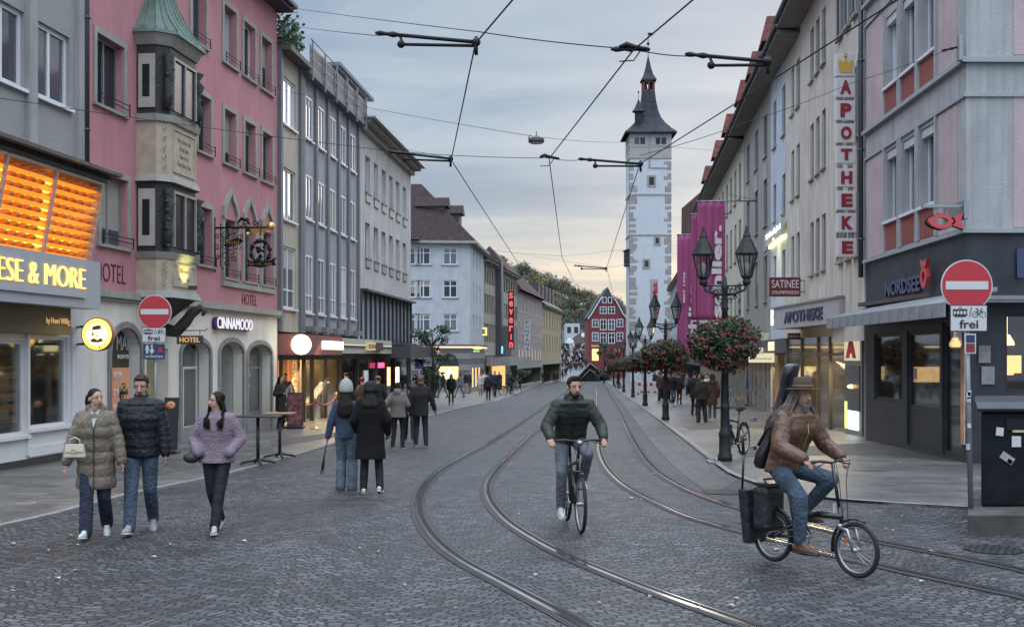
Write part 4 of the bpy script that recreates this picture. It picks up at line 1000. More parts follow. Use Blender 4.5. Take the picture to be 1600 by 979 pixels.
mb=MB();g0,g1,g2=fF.p(fF.L-8.6,ze+.02,1.1),fF.p(fF.L-4.4,ze+.02,1.1),fF.p(fF.L-6.4,ze+3.0,-2.4)
mb.add([g0,g1,g2,fF.p(fF.L-9,ze,-2.5),fF.p(fF.L-4,ze,-2.5)],[(0,1,2),(0,2,3),(1,4,2)]);mb.build('small_hip',M_tileR,bF)
mb=MB();fF.box(mb,0,fF.L+.6,ze-.22,ze,-.1,.55);fF2 .box(mb,0,fF2 .L,ze-.22,ze+.001,-.1,.55);mb.build('eaves',M_stone,bF)
for(u,w_)in((2.5,-2.6),(8.0,-2.0)):
 d_=MB();fF2 .box(d_,u,u+2.0,13.0,15.2,w_-2.5,w_);o=d_.build('dormer',mat('slate_dormer',(.05,.05,.055),.7),bF)
 k=MB();k.prism([fF2 .p(u-.2,15.2,w_+.3),fF2 .p(u+2.2,15.2,w_+.3),fF2 .p(u+1.0,16.1,w_+.3)],-fF2 .n*3);k.build('dormer_roof',M_tileR,o)
k=MB();k.box(kx-9,kx-8.2,108,108.8,16,18.6);k.build('chimney',M_stone,bF)
fG=Facade((-2.65+.0,111.2),(-2.65+.136*7,118));fH=Facade((-1.7,118),(-2.65+.136*24,135));fI=Facade((-2.65+.136*24.5,135.5),(-2.65+.136*51,162));fJ=Facade((-2.65+.136*51,162),(8.1,190))
def street_house(f,name,label,z0_,z1_,m,rows,n,ww,fm,gm,ground_m,zsh=1.9,roof=None,rh=4.0,roofm=None,sills=None,band=None,back=10):
 b=wthing(name,label,'building',(f.A.x,f.A.y,-SLOPE*f.A.y))
 hs_=[]
 for(a,c_)in rows:
  for i in range(n):
   u=f.L*(i+.5)/n;hs_.append((u-ww/2,u+ww/2,a,c_))
 mb=MB();f.wall(mb,0,f.L,zsh,z1_,hs_,depth=.15);f.shell(mb,0,f.L,z0_,z1_,back=back);mb.build('upper_wall',m,b)
 for h in hs_:f.window(*h,b,fm,gm,depth=.14,nx=2 if ww>.8 else 1,fw=.09,sill=sills)
 mb=MB();f.wall(mb,0,f.L,z0_,zsh,[(.4,f.L-.4,z0_+.6,zsh-.6)],depth=.3);mb.build('ground_floor',ground_m,b)
 if roof:
  k=MB()
  if roof=='gable':k.prism([f.p(-.15,z1_,.6),f.p(-.15,z1_,-back),f.p(-.15,z1_+rh,-back*.5)],f.d*(f.L+.3))
  elif roof=='hip':
   vs=[f.p(-.2,z1_,.5),f.p(f.L+.2,z1_,.5),f.p(f.L+.2,z1_,-back),f.p(-.2,z1_,-back),f.p(3.0,z1_+rh,-back*.42),f.p(f.L-3,z1_+rh,-back*.42)]
   k.add(vs,[(0,1,5,4),(1,2,5),(2,3,4,5),(3,0,4),(3,2,1,0)])
  k.build('roof',roofm or M_tileR,b)
  k=MB();f.box(k,-.1,f.L+.1,z1_-.2,z1_-.002,-.2,.45);k.build('eaves',M_stone,b)
 return b,hs_
M_brown=plaster('brown_panel',(.19,.15,.125));M_bandc=plaster('cream_band',(.34,.31,.27))
bG,_=street_house(fG,'brown_building','brown banded building with vertical window strips beside the white corner house',-1.6,11.2,M_bandc,[(8.9,10.8),(6.0,7.9),(3.2,5.0)],5,1.05,M_brown,gl_dark,M_dkfas,roof='gable',rh=3,roofm=mat('dark_slate_roof',(.04,.042,.048),.7,var=.2))
bH,hsH=street_house(fH,'department_store','grey brown department store with window bands and a long flat canopy',-1.8,11.0,M_bandc,[(8.7,10.3),(5.9,7.5),(3.2,4.8)],9,1.4,M_brown,gl_dark,M_dkfas,roof='gable',rh=2.5,zsh=2.0,roofm=mat('dark_slate_roof'))
mb=MB();fH.box(mb,-6.0,13,.9,1.75,0,2.2);mb.build('canopy',plaster('canopy_grey',(.3,.29,.28)),bH)
mb=MB();fH.box(mb,.0,1.4,1.8,11.6,.0,.6);mb.build('dark_pier',M_dkfas,bH)
mb=MB();fH.box(mb,2.5,7.5,1.8,5.0,0,1.3);mb.build('oriel_block',plaster('concrete',(.2,.2,.205)),bH)
for j,(a,b)in enumerate(((-4.5,-2.6),(-1.8,.6),(1.2,3.5),(4.0,7),(7.5,11))):
 mb=MB();fH.box(mb,a,b,-1.5,.8,-.25,.03);mb.build('lit_entrance',mat('lit_shop_amber',(.7,.45,.2),.6,var=.8,vs=1.6,emit=(1,.6,.22),es=1.0)if j%4 else mat('dark_shop',(.04,.04,.045),.3),bH)
def vsign(label,px,y0,y1,Y,wpx,m,letters,lm,tcol=None,name='vertical_sign',depth=.3):
 p0,p1=P(px-wpx/2,y1,Y),P(px+wpx/2,y0,Y)
 t=wthing(name,label,'sign',tuple(p0));mb=MB();mb.box(p0 .x,p1 .x,Y,Y+depth,p0 .z,p1 .z);mb.build('sign_panel',m,t)
 n=len(letters);hh_=(p1 .z-p0 .z)/n
 for i,chh in enumerate(letters):
  w_=(p1 .x-p0 .x)*(.62 if chh not in 'I1il' else .2)
  put_text(chh,Vector(((p0 .x+p1 .x)/2-w_/2,Y-.001,p1 .z-hh_*(i+.85))),(1,0,0),UP,w_,hh_*.68,lm,t,bold=.02)
 return t
vsign('tall glowing red vertical SEVERIN sign on the department store',798.5,455,545,118.6,9,mat('dark_sign',(.05,.01,.012),.5),'Severin',glow('letter_red',(1,.07,.09),1.9))
t=vsign('small red box sign right under the tall glowing red letters',800.5,541,552,121,7,glow('box_red',(.7,.05,.05),.5),' ',M_white)if False else None
p0=P(751,524,110);t=wthing('yellow_sign','square yellow sign with a blue E on the brown banded building','sign',tuple(p0));mb=MB();mb.box(p0 .x,p0 .x+.62,110,110.3,p0 .z,p0 .z+.78);mb.build('sign_panel',glow('sign_yellow2',(1,.95,.2),1.0),t)
put_text('E',Vector((p0 .x+.16,109.99,p0 .z+.18)),(1,0,0),UP,.3,.42,mat('sign_blue',(.02,.08,.4),.5),t,bold=.06)
p0=P(779,552,118);t=wthing('blue_sign','small glowing blue and white sign above the flat canopy','sign',tuple(p0));mb=MB();mb.box(p0 .x,p0 .x+.45,118,118.3,p0 .z,p0 .z+.75);mb.build('sign_panel',glow('sign_blue_lit',(.2,.6,1),1.6),t);mb=MB();mb.box(p0 .x+.14,p0 .x+.28,117.97,117.99,p0 .z+.1,p0 .z+.62);mb.build('emblem',M_white,t)
p0=P(740,545,99);t=wthing('pharmacy_sign','small oval yellow lit sign at the corner of the white house','sign',tuple(p0));mb=MB();mb.ball(p0+Vector((.35,0,.1)),.42,.1,.13,12,8);mb.build('lit_oval',glow('oval_yellow',(.95,1,.35),1.6),t);mb=MB();mb.cbox(p0+Vector((.1,0,-.18)),.22,.08,.16);mb.cbox(p0+Vector((.38,0,-.18)),.22,.08,.16);mb.build('lit_tag',glow('tag_green',(.4,.9,.3),1.0),t)
M_pinkbr=plaster('dusty_pink_plaster',(.37,.30,.285))
bI,_=street_house(fI,'rose_corner_house','dusty rose house with white framed windows, steep red roof and lit lower windows',-2.2,9.6,M_pinkbr,[(7.2,8.7),(4.5,5.9),(1.3,3.6)],8,1.1,M_wframe,gl_dark,M_stone,zsh=.9,sills=M_wframe)
fI2=Facade((fI.A.x-6,135.3),(fI.A.x,135.5));mb=MB();hI=[(3.2,4.4,7.2,8.9),(3.2,4.4,4.5,6.2),(3.2,4.6,.8,3.4)];fI2 .wall(mb,0,fI2 .L,-2,9.6,hI);mb.build('end_wall',M_pinkbr,bI)
for j,h in enumerate(hI):fI2 .window(*h,bI,M_wframe,gl_dark if j!=1 else glow('lit_yellow_window',(1,.75,.2),1.2),nx=1,fw=.14)
vs=[fI.p(-.3,9.6,.6),fI.p(fI.L,9.6,.6),fI.p(fI.L,9.6,-8),fI.p(-.3,9.6,-8),fI.p(4.0,15.2,-4),fI.p(fI.L-4,14.2,-4)]
mb=MB();mb.add(vs,[(0,1,5,4),(1,2,5),(2,3,4,5),(3,0,4)]);mb.build('roof',brickmat('red_tiles_far',(.05,.022,.022),(.07,.032,.03),(.03,.014,.014),.3,.35,.03,rough=.8,distort=0),bI)
mb=MB();
for i in range(8):u=fI.L*(i+.5)/8;fI.box(mb,u-.3,u+.3,1.4,2.6,-.1,-.07)
build_each(mb,'lit_window',glow('lit_cream',(1,.8,.5),1.0),bI)
vsign('white vertical banner reading FONTANA on the rose house',824,500,548,133,9,mat('banner_white',(.5,.52,.5),.7),'FONTANA',M_ink)
M_yelh=plaster('ochre_plaster',(.40,.32,.19))
bJ,_=street_house(fJ,'ochre_house','ochre yellow house with dark dormers at the far left end of the street',-2.6,9.0,M_yelh,[(5.9,8.0),(2.6,4.9)],7,1.2,M_stone,gl_dark,M_stone,zsh=1.2,roof='gable',rh=4.0,roofm=mat('dark_slate_roof',(.04,.042,.048),.7,var=.2),sills=M_stone)
mb=MB()
for i in range(5):u=3+i*5;fJ.box(mb,u,u+2.4,9.6,12.4,-3.2,-.9)
build_each(mb,'dormer',mat('slate_dormer'),bJ)
fN=Facade((8.1+.045*30.9,30.9),(8.1+.045*23.2,23.2));cor=Vector((8.1+.045*23.2,23.2,0));fN2=Facade((cor.x,cor.y),(cor.x+9,cor.y+.05))
M_gN=plaster('pale_blue_grey_plaster',(.345,.345,.35),streak=.3);M_pN=plaster('pale_pink_plaster',(.42,.325,.33),streak=.1);M_rN=plaster('brick_red_plaster',(.23,.06,.05),streak=.05);M_anth=mat('anthracite_panel',(.034,.038,.045),.5,var=.25,vs=2,bump=.1,bs=30,spec=.25)
bN=wthing('corner_building','pink and blue grey corner building over an anthracite fish restaurant','building',(cor.x,cor.y,-.3))
hN=[]
for z0_,z1_ in((5.25,7.0),(8.6,10.35),(12.0,13.8)):
 for px in(1394,1421,1450):c_=fN.u(px);hN.append((c_-.55,c_+.55,z0_,z1_))
mb=MB();fN.wall(mb,0,fN.L,4.4,16,hN,depth=.2);fN2 .wall(mb,0,fN2 .L,4.4,16,[],depth=.1)
b0,b1,b2=fN.p(0,0,0),fN2 .p(fN2 .L,0,0),Vector((cor.x+9,31,0))
mb.add([Vector((b0 .x,b0 .y,-.5)),Vector((b2 .x,b2 .y,-.5)),Vector((b2 .x,b2 .y,16)),Vector((b0 .x,b0 .y,16)),Vector((b1 .x,b1 .y,-.5)),Vector((b1 .x,b1 .y,16)),fN.p(fN.L,16,0)],[(0,1,2,3),(1,4,5,2),(3,2,5,6)])
mb.build('wall',M_gN,bN)
M_shut=mat('shutter_box',(.45,.46,.48),.6)
for h in hN:
 fN.window(*h,bN,M_wframe,gl_sky,depth=.24,nx=2,fw=.07,sill=M_wframe)
 k=MB();fN.box(k,h[0]+.02,h[1]-.02,h[3]-.2,h[3]-.01,-.16,-.03);k.build('shutter_box',M_shut,bN)
def panel(f,mlist,par,name,m,t=.035):
 for(a,b,c_,d_)in mlist:mb=MB();f.box(mb,a,b,c_,d_,-.02,t);mb.build(name,m,par)
rows=((4.48,7.05),(7.85,10.6),(11.2,14.2))
uL0,uL1=fN.u(1357),fN.u(1380);uR0,uR1=fN.u(1467),fN.u(1496)
panel(fN,[(uL0,uL1,a,b)for a,b in rows]+[(uR0,uR1,a,b)for a,b in rows],bN,'pink_panel',M_pN,.012)
panel(fN2,[(.95,9,a,b)for a,b in((4.48,7.12),(7.95,10.6),(11.3,14.2))],bN,'pink_panel',M_pN,.012)
panel(fN,[(h[0],h[1],h[2]-.72,h[2]-.08)for h in hN],bN,'red_spandrel',M_rN,.014)
mb=MB()
for h in hN:
 for uu in(h[0]-.07,h[1]+.07):fN.box(mb,uu-.045,uu+.045,h[2]-.75,h[3]+.1,0,.06)
build_each(mb,'window_rib',M_gN,bN)
mb=MB()
for z_ in(7.78,11.15):fN.box(mb,0,fN.L+.12,z_,z_+.1,0,.12);fN2 .box(mb,-.12,fN2 .L,z_,z_+.1,0,.12)
for z_ in(7.1,10.65):fN.box(mb,0,fN.L+.05,z_,z_+.06,0,.05);fN2 .box(mb,-.05,fN2 .L,z_,z_+.06,0,.05)
fN.box(mb,0,fN.L+.1,4.36,4.44,-.02,.1);fN2 .box(mb,-.1,fN2 .L,4.36,4.44,-.02,.1)
mb.build('string_courses',mat('string_course',(.28,.30,.31),.7),bN)
rz=(-.42,4.36)
w1=(fN.u(1366),fN.u(1409),.75,2.45);w2=(fN.u(1417),fN.u(1468),-.2,2.45);w3=(fN.u(1472),fN.u(1503),-.2,2.6)
mb=MB();fN.wall(mb,0,fN.L,rz[0],rz[1],[w1,w2,w3],depth=.15);fN2 .wall(mb,0,fN2 .L,rz[0],rz[1],[(.78,4.2,1.15,2.75)],depth=.15);mb.build('restaurant_wall',M_anth,bN)
for i,h in enumerate((w1,w2,w3)):
 o=fN.window(h[0],h[1],h[2],h[3],bN,M_anth,shopg,depth=.12,nx=1,fw=.08,name='restaurant_window' if i!=1 else 'restaurant_door')
k=MB();fN.box(k,w2[0]+.08,w2[1]-.08,-.2,.75,-.16,-.06);k.build('door_panel',M_anth,bN)
fN2 .window(.78,4.2,1.15,2.75,bN,M_anth,shopg,depth=.12,nx=2,fw=.07,name='restaurant_window')
k=MB()
k.box(cor.x+.6,cor.x+8.5,30.5,30.6,-.5,3.2);k.build('back_wall',mat('dim_wall',(.045,.045,.05),.8),bN)
k=MB();k.box(cor.x+.1,cor.x+8.8,23.4,30.8,3.2,3.3);k.box(cor.x+.1,cor.x+8.8,23.4,30.8,-.5,-.38);k.build('ceiling_and_floor',mat('dim_ceiling',(.06,.055,.05),.7),bN)
for(x_,y_)in((1.6,25),(1.8,27),(2.0,29),(4.2,25.0),(4.6,28),(3.0,26),(2.6,24.5)):
 k=MB();k.lathe([(.05,2.35),(.14,2.2),(.15,2.12),(.05,2.12)],10,(cor.x+x_,y_,0));k.tube([(cor.x+x_,y_,2.35),(cor.x+x_,y_,3.2)],.008,4);k.build('pendant_lamp',glow('amber_pendant',(1,.62,.22),4),bN)
for(x0_,x1_,y_,z0_,z1_)in((1.2,2.2,30.2,1.2,1.6),(3.0,3.9,29.5,1.45,1.9),(1.4,2.4,26.5,1.45,1.75),(5.0,6.0,28,1.9,2.2)):
 k=MB();k.box(cor.x+x0_,cor.x+x1_,y_,y_+.1,z0_,z1_);k.build('lit_menu_board',mat('menu_glow',(.5,.3,.1),.5,var=.6,vs=6,emit=(1,.6,.22),es=1.5),bN)
k=MB()
for(x_,y_)in((1.6,24.6),(1.9,26.2),(1.5,28)):k.box(cor.x+x_-.4,cor.x+x_+.4,y_-.4,y_+.4,.35,.4);k.tube([(cor.x+x_,y_,-.38),(cor.x+x_,y_,.35)],.03,6)
k.build('tables',mat('table_wood',(.25,.16,.08),.5),bN)
mb=MB();aw_=wthing('awning','grey ribbed awning edge over the anthracite restaurant front','awning',tuple(fN.p(2,3.0,.3)))
ua_,ub_=.0,fN.u(1482,.9)
mb.hexa([fN.p(ua_-.35,2.86,.95),fN.p(ub_,2.86,.95),fN.p(ub_,3.10,.0),fN.p(ua_-.35,3.10,.0),fN.p(ua_-.35,2.90,.95),fN.p(ub_,2.90,.95),fN.p(ub_,3.18,.0),fN.p(ua_-.35,3.18,.0)])
M_awn=mat('awning_grey',(.20,.215,.22),.8,var=.1,vs=6)
mb.build('awning_cloth',M_awn,aw_)
mb=MB();n_=26
for i in range(n_):
 a,b=ua_-.35+(ub_-ua_+.35)*i/n_,ua_-.35+(ub_-ua_+.35)*(i+1)/n_
 mb.hexa([fN.p(a,2.62,.97+.02*(i%2)),fN.p(b-.01,2.62,.97+.02*(i%2)),fN.p(b-.01,2.62,.95),fN.p(a,2.62,.95),fN.p(a,2.9,.97),fN.p(b-.01,2.9,.97),fN.p(b-.01,2.9,.95),fN.p(a,2.9,.95)])
mb.build('valance',M_awn,aw_)
mb=MB();fN2 .box(mb,.05,8,2.95,3.05,.02,.5);fN2 .box(mb,.05,8,3.0,3.08,.0,.52);props(mb.build('awning',M_awn),'narrow folded awning over the right hand restaurant window','awning')
nsg=wthing('restaurant_sign','dark blue NORDSEE letters with a red fish emblem on anthracite panels','sign',tuple(fN.p(fN.u(1420),3.6,.1)))
M_navy=mat('navy_letters',(.018,.03,.09),.35,coat=.3);M_fred=mat('fish_red',(.48,.03,.035),.35,coat=.4)
u0,u1=fN.u(1379,.12),fN.u(1433,.12)
put_text('NORDSEE',fN.p(u0,3.36,.02),fN.d,UP,u1-u0,.37,M_navy,nsg,extrude=.05,bold=.03)
def fish(mb,cen,dx,dy,s_,th):
 n_=(dx.cross(dy)).normalized();ring_o=[];ring_i=[]
 for i in range(24):
  a=i/24*2*math.pi;ring_o.append((math.cos(a)*.62*(1+.0),math.sin(a)*.36*(1-.25*abs(math.cos(a)))));ring_i.append((math.cos(a)*.3,math.sin(a)*.17))
 vs=[]
 for zoff in(0,th):
  for lst in(ring_o,ring_i):
   for(x,y)in lst:vs.append(cen+dx*x*s_+dy*y*s_+n_*zoff)
 fs=[]
 for i in range(24):
  j=(i+1)%24;fs+=[(i,j,24+j,24+i),(48+i,72+i,72+j,48+j),(i,48+i,48+j,j),(24+i,24+j,72+j,72+i)]
 mb.add(vs,fs)
 mb.prism([cen+(dx*x+dy*y)*s_ for x,y in((.42,.16),(.98,.36),(.86,0),(.98,-.36),(.42,-.16),(.55,0))],n_*th)
mb=MB();fish(mb,fN.p(fN.u(1448,.12),3.62,.12),UP*1.0,-fN.d*1.7,.40,.08);mb.build('fish_emblem',M_fred,nsg)
put_text('NORDSEE',fN2 .p(1.0,3.45,.02),fN2 .d,UP,3.2,.6,M_navy,nsg,extrude=.05,bold=.05,name='side_lettering')
fpos=P(1470,346,22.3)
fs_=wthing('hanging_fish_sign','red fish shaped sign with black outline hanging from a steel arm at the corner','sign',tuple(fpos))
mb=MB();fish(mb,fpos+Vector((0,.02,0)),Vector((1,.0,0)),UP,.42,.09);mb.build('red_fish',M_fred,fs_)
mb=MB();fish(mb,fpos+Vector((0,.10,0)),Vector((1,.0,0)),UP,.465,.06);mb.build('fish_outline',M_black,fs_)
mb=MB();a=P(1441,322,22.3);b=P(1506,320,22.3);mb.box(a.x,b.x,22.28,22.36,a.z-.03,a.z+.03);mb.box(b.x-.03,b.x+.06,22.2,23.3,a.z-.25,a.z+.1)
for xx in(1462,1480):q_=P(xx,322,22.32);mb.tube([q_,q_-Vector((0,0,.2))],.015,5)
mb.build('steel_arm',M_metalgrey,fs_)
drainpipe(fN.p(-.12,0,.1).x,fN.p(-.12,0,.1).y,15.5,'black drain pipe between the corner building and the pharmacy house',.07,z0=4.0)
def flat(name,label,f,u0,u1,z0_,z1_,m,w_=.02,cat='notice',t=.02,group=None):
 mb=MB();f.box(mb,u0,u1,z0_,z1_,w_,w_+t);return props(mb.build(name,m),label,cat,group)
M_paper=brickmat('printed_paper',(.5,.5,.5),(.42,.42,.43),(.2,.2,.2),.12,.03,.008,rough=.8,distort=0,bump=0)
flat('notice','framed white notice on the dark wall, upper of two behind the sign post',fN2,.24,.48,1.75,2.1,M_paper)
flat('notice','framed white notice on the dark wall, lower of two behind the sign post',fN2,.3,.56,1.32,1.68,M_paper)
flat('menu_strip','tall strip of orange menu photos beside the glass door',fN,w3[1]+.02,w3[1]+.24,.1,2.1,brickmat('menu_print',(.5,.2,.1),(.6,.4,.25),(.45,.43,.4),.3,.38,.03,rough=.6,distort=.02,bump=0),w_=.015,cat='menu')
flat('door_notice','small pale notice stuck on the restaurant door glass',fN,w2[0]+.3,w2[0]+.5,1.35,1.6,M_paper,w_=-.08,cat='notice')
fO=line_facade(6.4,.1,42.7,31.1)
M_O=plaster('weathered_cream',(.53,.475,.425),streak=.4);M_Oe=mat('soffit_dark',(.19,.175,.16),.8,var=.2)
def rowhouse(f,name,label,m,cols,rws,ww,frame,eave=True,fm=M_gframe,gm=gl_dark,zb=2.3,ztop=14.0,surround=None,pipe=None,sill=M_stone,par=None,nx=1,roofm=None):
 b=wthing(name,label,'building',(f.B.x,f.B.y,-SLOPE*f.B.y));hs_=[]
 for px in cols:
  c_=f.u(px)
  for a,d_ in rws:hs_.append((c_-ww/2,c_+ww/2,a,d_))
 mb=MB();f.wall(mb,0,f.L,zb,ztop,hs_,depth=.16);f.shell(mb,0,f.L,-1.5,ztop,back=10);mb.build('upper_wall',m,b)
 for h in hs_:f.window(*h,b,fm,gm,depth=.15,nx=nx,fw=.07,sill=sill,surround=surround)
 k=MB();k.prism([f.p(-.02,ztop-.12,.05),f.p(-.02,ztop+.02,.85),f.p(-.02,ztop+.1,.85),f.p(-.02,ztop+4.5,-5),f.p(-.02,ztop,-10)],f.d*(f.L+.04));k.build('roof',[roofm or M_tileR],b)
 k=MB();f.box(k,-.02,f.L+.02,ztop-.16,ztop+.01,-.02,.84);k.build('soffit',M_Oe,b)
 k=MB();k.tube([f.p(-.05,ztop+.05,.92),f.p(f.L+.05,ztop+.05,.92)],.08,8);k.build('gutter',M_drain,b)
 return b
bO=rowhouse(fO,'pharmacy_building','weathered cream building carrying the vertical APOTHEKE sign',M_O,(1268.5,1277.5,1287),((4.7,6.5),(8.0,9.9),(11.4,13.2)),.78,None,ztop=14.2)
for px,rr_ in((1314,((4.7,6.4),(8.0,9.9),(11.4,13.2))),(1326,((4.7,6.4),(8.0,9.9),(11.4,13.2))),(1338,((4.7,6.4),(8.0,9.9),(11.4,13.2)))):
 for a,d_ in rr_:c_=fO.u(px);fO.window(c_-.36,c_+.36,a,d_,bO,M_gframe,gl_dark,depth=.02,w=.03,nx=1,fw=.07,sill=M_stone)
fP1=line_facade(6.4,.1,46.6,42.75);fP2=line_facade(6.4,.1,51.4,46.65);fP3=line_facade(6.4,.1,63.3,51.45);fP4=line_facade(6.4,.1,100,63.35)
rowhouse(fP1,'cream_narrow_house','narrow cream house with paired windows beside the pharmacy building',plaster('light_cream',(.54,.51,.46)),(1238.5,1247),((4.6,6.5),(7.9,9.8),(11.2,13.0)),.8,None,ztop=14.0)
rowhouse(fP2,'pale_blue_house','narrow pale blue house with a yellow lit shop sign halfway up',plaster('pale_blue',(.48,.52,.60)),(1210.5,1224.5),((4.6,6.2),(7.7,9.3),(10.9,12.9)),.95,None,ztop=14.1)
bP3=rowhouse(fP3,'taupe_house','taupe house with recessed panels between its windows',plaster('taupe',(.30,.28,.26)),(1169,1182,1196),((4.4,6.5),(7.9,10.0),(11.1,13.0)),1.3,None,ztop=14.1)
mb=MB()
for px in(1169,1182,1196):
 c_=fP3 .u(px)
 for z_ in(7.0,10.3):fP3 .box(mb,c_-.6,c_+.6,z_-.3,z_+.45,0,.04)
mb.build('spandrel_panel',mat('light_taupe',(.35,.33,.3),.8),bP3)
bP4=rowhouse(fP4,'cream_gabled_house','long cream house with red tiled dormers behind the purple banners',plaster('warm_cream',(.54,.49,.40)),(1124,1129.5,1136,1142,1149,1156),((3.8,6.0),(7.4,9.6),(10.8,12.8)),1.25,None,ztop=13.9)
M_tred=brickmat('orange_red_tiles',(.13,.036,.03),(.165,.05,.038),(.06,.025,.02),.25,.3,.02,rough=.8,distort=0)
for i,(px,yy,Y)in enumerate(((1100,255,93),(1111,232,82),(1122,212,73),(1137,183,64),(1148,168,58),(1164,155,52))):
 f=fP4 if Y>63.4 else fP3;u=(f.A.y-Y)/(f.A.y-f.B.y)*f.L
 k=MB();f.box(k,u-.7,u+.7,14.25,15.9,-2.6,.2);par_=bP4 if Y>63.4 else bP3;o=k.build('dormer',mat('slate_dormer'),par_)
 k=MB();k.prism([f.p(u-.9,15.85,.4),f.p(u+.9,15.85,.4),f.p(u,17.2,.1)],-f.n*2.8);k.build('dormer_roof',M_tred,o)
fR=line_facade(6.4,.1,172,100.5)
b_,_=street_house(fR,'white_department_store','white building with rows of slim vertical windows right of the tower',-2.5,11.6,plaster('white_grey',(.42,.43,.45)),[(8.6,11.0),(5.4,7.8),(2.4,4.6)],18,1.5,M_gframe,gl_dark,M_dkfas,zsh=1.6,roof='gable',rh=3,roofm=mat('dark_slate_roof'))
mb=MB();mb.prism([Vector((20.8,128,8)),Vector((34,128,8)),Vector((34,128,15)),Vector((24,128,18.3)),Vector((20.9,128,20))],(0,14,0));props(mb.build('brown_roof_house',brickmat('brown_red_tiles',(.09,.045,.04),(.12,.06,.055),(.04,.02,.02),.3,.3,.02,rough=.8,distort=0)),'steep dark red roofed house showing between the tower and the banners','building')
mk=vsign('grey vertical sign with red markt lettering at the foot of the tower',1022,436,500,120,12,mat('sign_palegrey',(.33,.34,.36),.6),' ',M_ink)
put_text('markt',Vector((P(1027.5,0,120).x,119.98,P(0,490,120).z)),UP,(-1,0,0),3.3,.55,mat('sign_red_plain',(.5,.02,.03),.5),mk,bold=.04)
zf=CAMH+(HOR-0)/FOC
sO=wthing('pharmacy','grey canopied pharmacy front with APOTHEKE lettering and a bright glass entrance','shop front',tuple(fO.p(5,-.4,0)))
WC=1.3
fK=line_facade(9.62,0,42.4,33.9)
mb=MB();fK.box(mb,0,fK.L,2.86,3.6,-2.2,0);fO.box(mb,0,fO.L-.05,2.42,2.84,-.5,-.05);mb.build('canopy_box',mat('brushed_grey',(.40,.40,.42),.45,.2,var=.1),sO)
mb=MB();fK.box(mb,-.05,fK.L+.05,3.602,3.66,-2.2,.06);mb.build('canopy_cap',M_gframe,sO)
u0,u1=fK.u(1226),fK.u(1286)
put_text('APOTHEKE',fK.p(u0,3.02,0),fK.d,UP,u1-u0,.40,mat('blue_black_letter',(.02,.025,.07),.4),sO,extrude=.04,bold=.03)
fQ2=line_facade(9.95,0,41.8,32.6)
room(fQ2,.0,fQ2 .L-1.7,-1.0,2.55,3.2,sO,mat('bright_room',(.75,.64,.46),.9,var=.2),strip=glow('pharma_light',(1,.78,.42),50),w0=-.2)
mb=MB();doors=[0,2.1,4.2,5.6,fQ2 .L-1.7]
for u in doors:fQ2 .box(mb,u-.04,u+.04,-1,2.5,-.1,.0)
build_each(mb,'door_post',mat('bronze_frame',(.10,.085,.07),.4,.5),sO);mb=MB()
fQ2 .box(mb,0,fQ2 .L-1.7,1.9,1.97,-.09,-.02);mb.build('mullions',mat('bronze_frame',(.10,.085,.07),.4,.5),sO)
mb=MB();fQ2 .box(mb,0,fQ2 .L-1.7,-1,2.5,-.07,-.05);mb.build('pane',shopg,sO)
shelves(fQ2,.8,3.6,-.6,1.7,-2.6,sO,5);shelves(fQ2,4.6,6.6,-.6,1.7,-2.8,sO,5)
mb=MB();fQ2 .box(mb,fQ2 .L-1.7,fQ2 .L-.05,-1,2.84,-.3,.04);mb.build('metal_pier',M_metalgrey,sO)
ae=wthing('pharmacy_emblem','lit square panel with a big red gothic A, beside the pharmacy door','sign',tuple(fQ2 .p(fQ2 .L-.8,2,.1)))
u0,u1=fQ2 .L-1.6,fQ2 .L-.2
mb=MB();fQ2 .box(mb,u0,u1,1.75,2.5,.045,.09);mb.build('panel',glow('panel_cream',(.95,.85,.6),.6),ae)
put_text('A',fQ2 .p(u0+.2,1.82,.09),fQ2 .d,UP,1.0,.62,mat('gothic_red',(.5,.015,.02),.5),ae,bold=.09)
mb=MB();fQ2 .box(mb,u0,u1,.3,1.6,.045,.07);mb.build('dispenser',mat('dispenser_dark',(.08,.08,.085),.3),sO)
mb=MB();fQ2 .box(mb,u0+.35,u1-.1,-.25,.3,.05,.08);mb.build('lit_screen',glow('screen_cyan',(.7,.95,1),1.8),sO)
mb=MB();fQ2 .box(mb,u0,u0+.25,-.25,.55,.05,.08);mb.build('lit_side_strip',glow('strip_green',(.8,.9,.3),1.2),sO)
mb=MB();mb.ball(fQ2 .p(u0+.75,1.0,.1),.12,.04,.06,8,6);mb.build('small_lamp',glow('amber_pendant',(1,.62,.22),4),sO)
area('pharmacy_spill',fO.p(7.5,2.2,.5),fO.p(7.5,-.5,3.0),260,1.0,(1,.78,.45),4.0)
mb=MB();fK.box(mb,fK.L+.02,fK.L+1.9,2.86,3.7,-2.0,-.35);mb.build('side_fascia',mat('brushed_grey'),sO)
vs_=wthing('vertical_pharmacy_sign','tall vertical sign of white boxes spelling APOTHEKE in red under a gold crown','sign',tuple(P(1322,400,31.8)))
ys_=[(84,119),(121,152),(157,188),(193,223),(228,255),(263,292),(298,328),(333,363),(372,401)]
M_box=mat('sign_box_white',(.44,.43,.44),.4,emit=(1,.95,.95),es=.06);M_dred=mat('dark_red_letter',(.24,.015,.03),.5);M_brass=mat('crown_gold',(.55,.33,.06),.5)
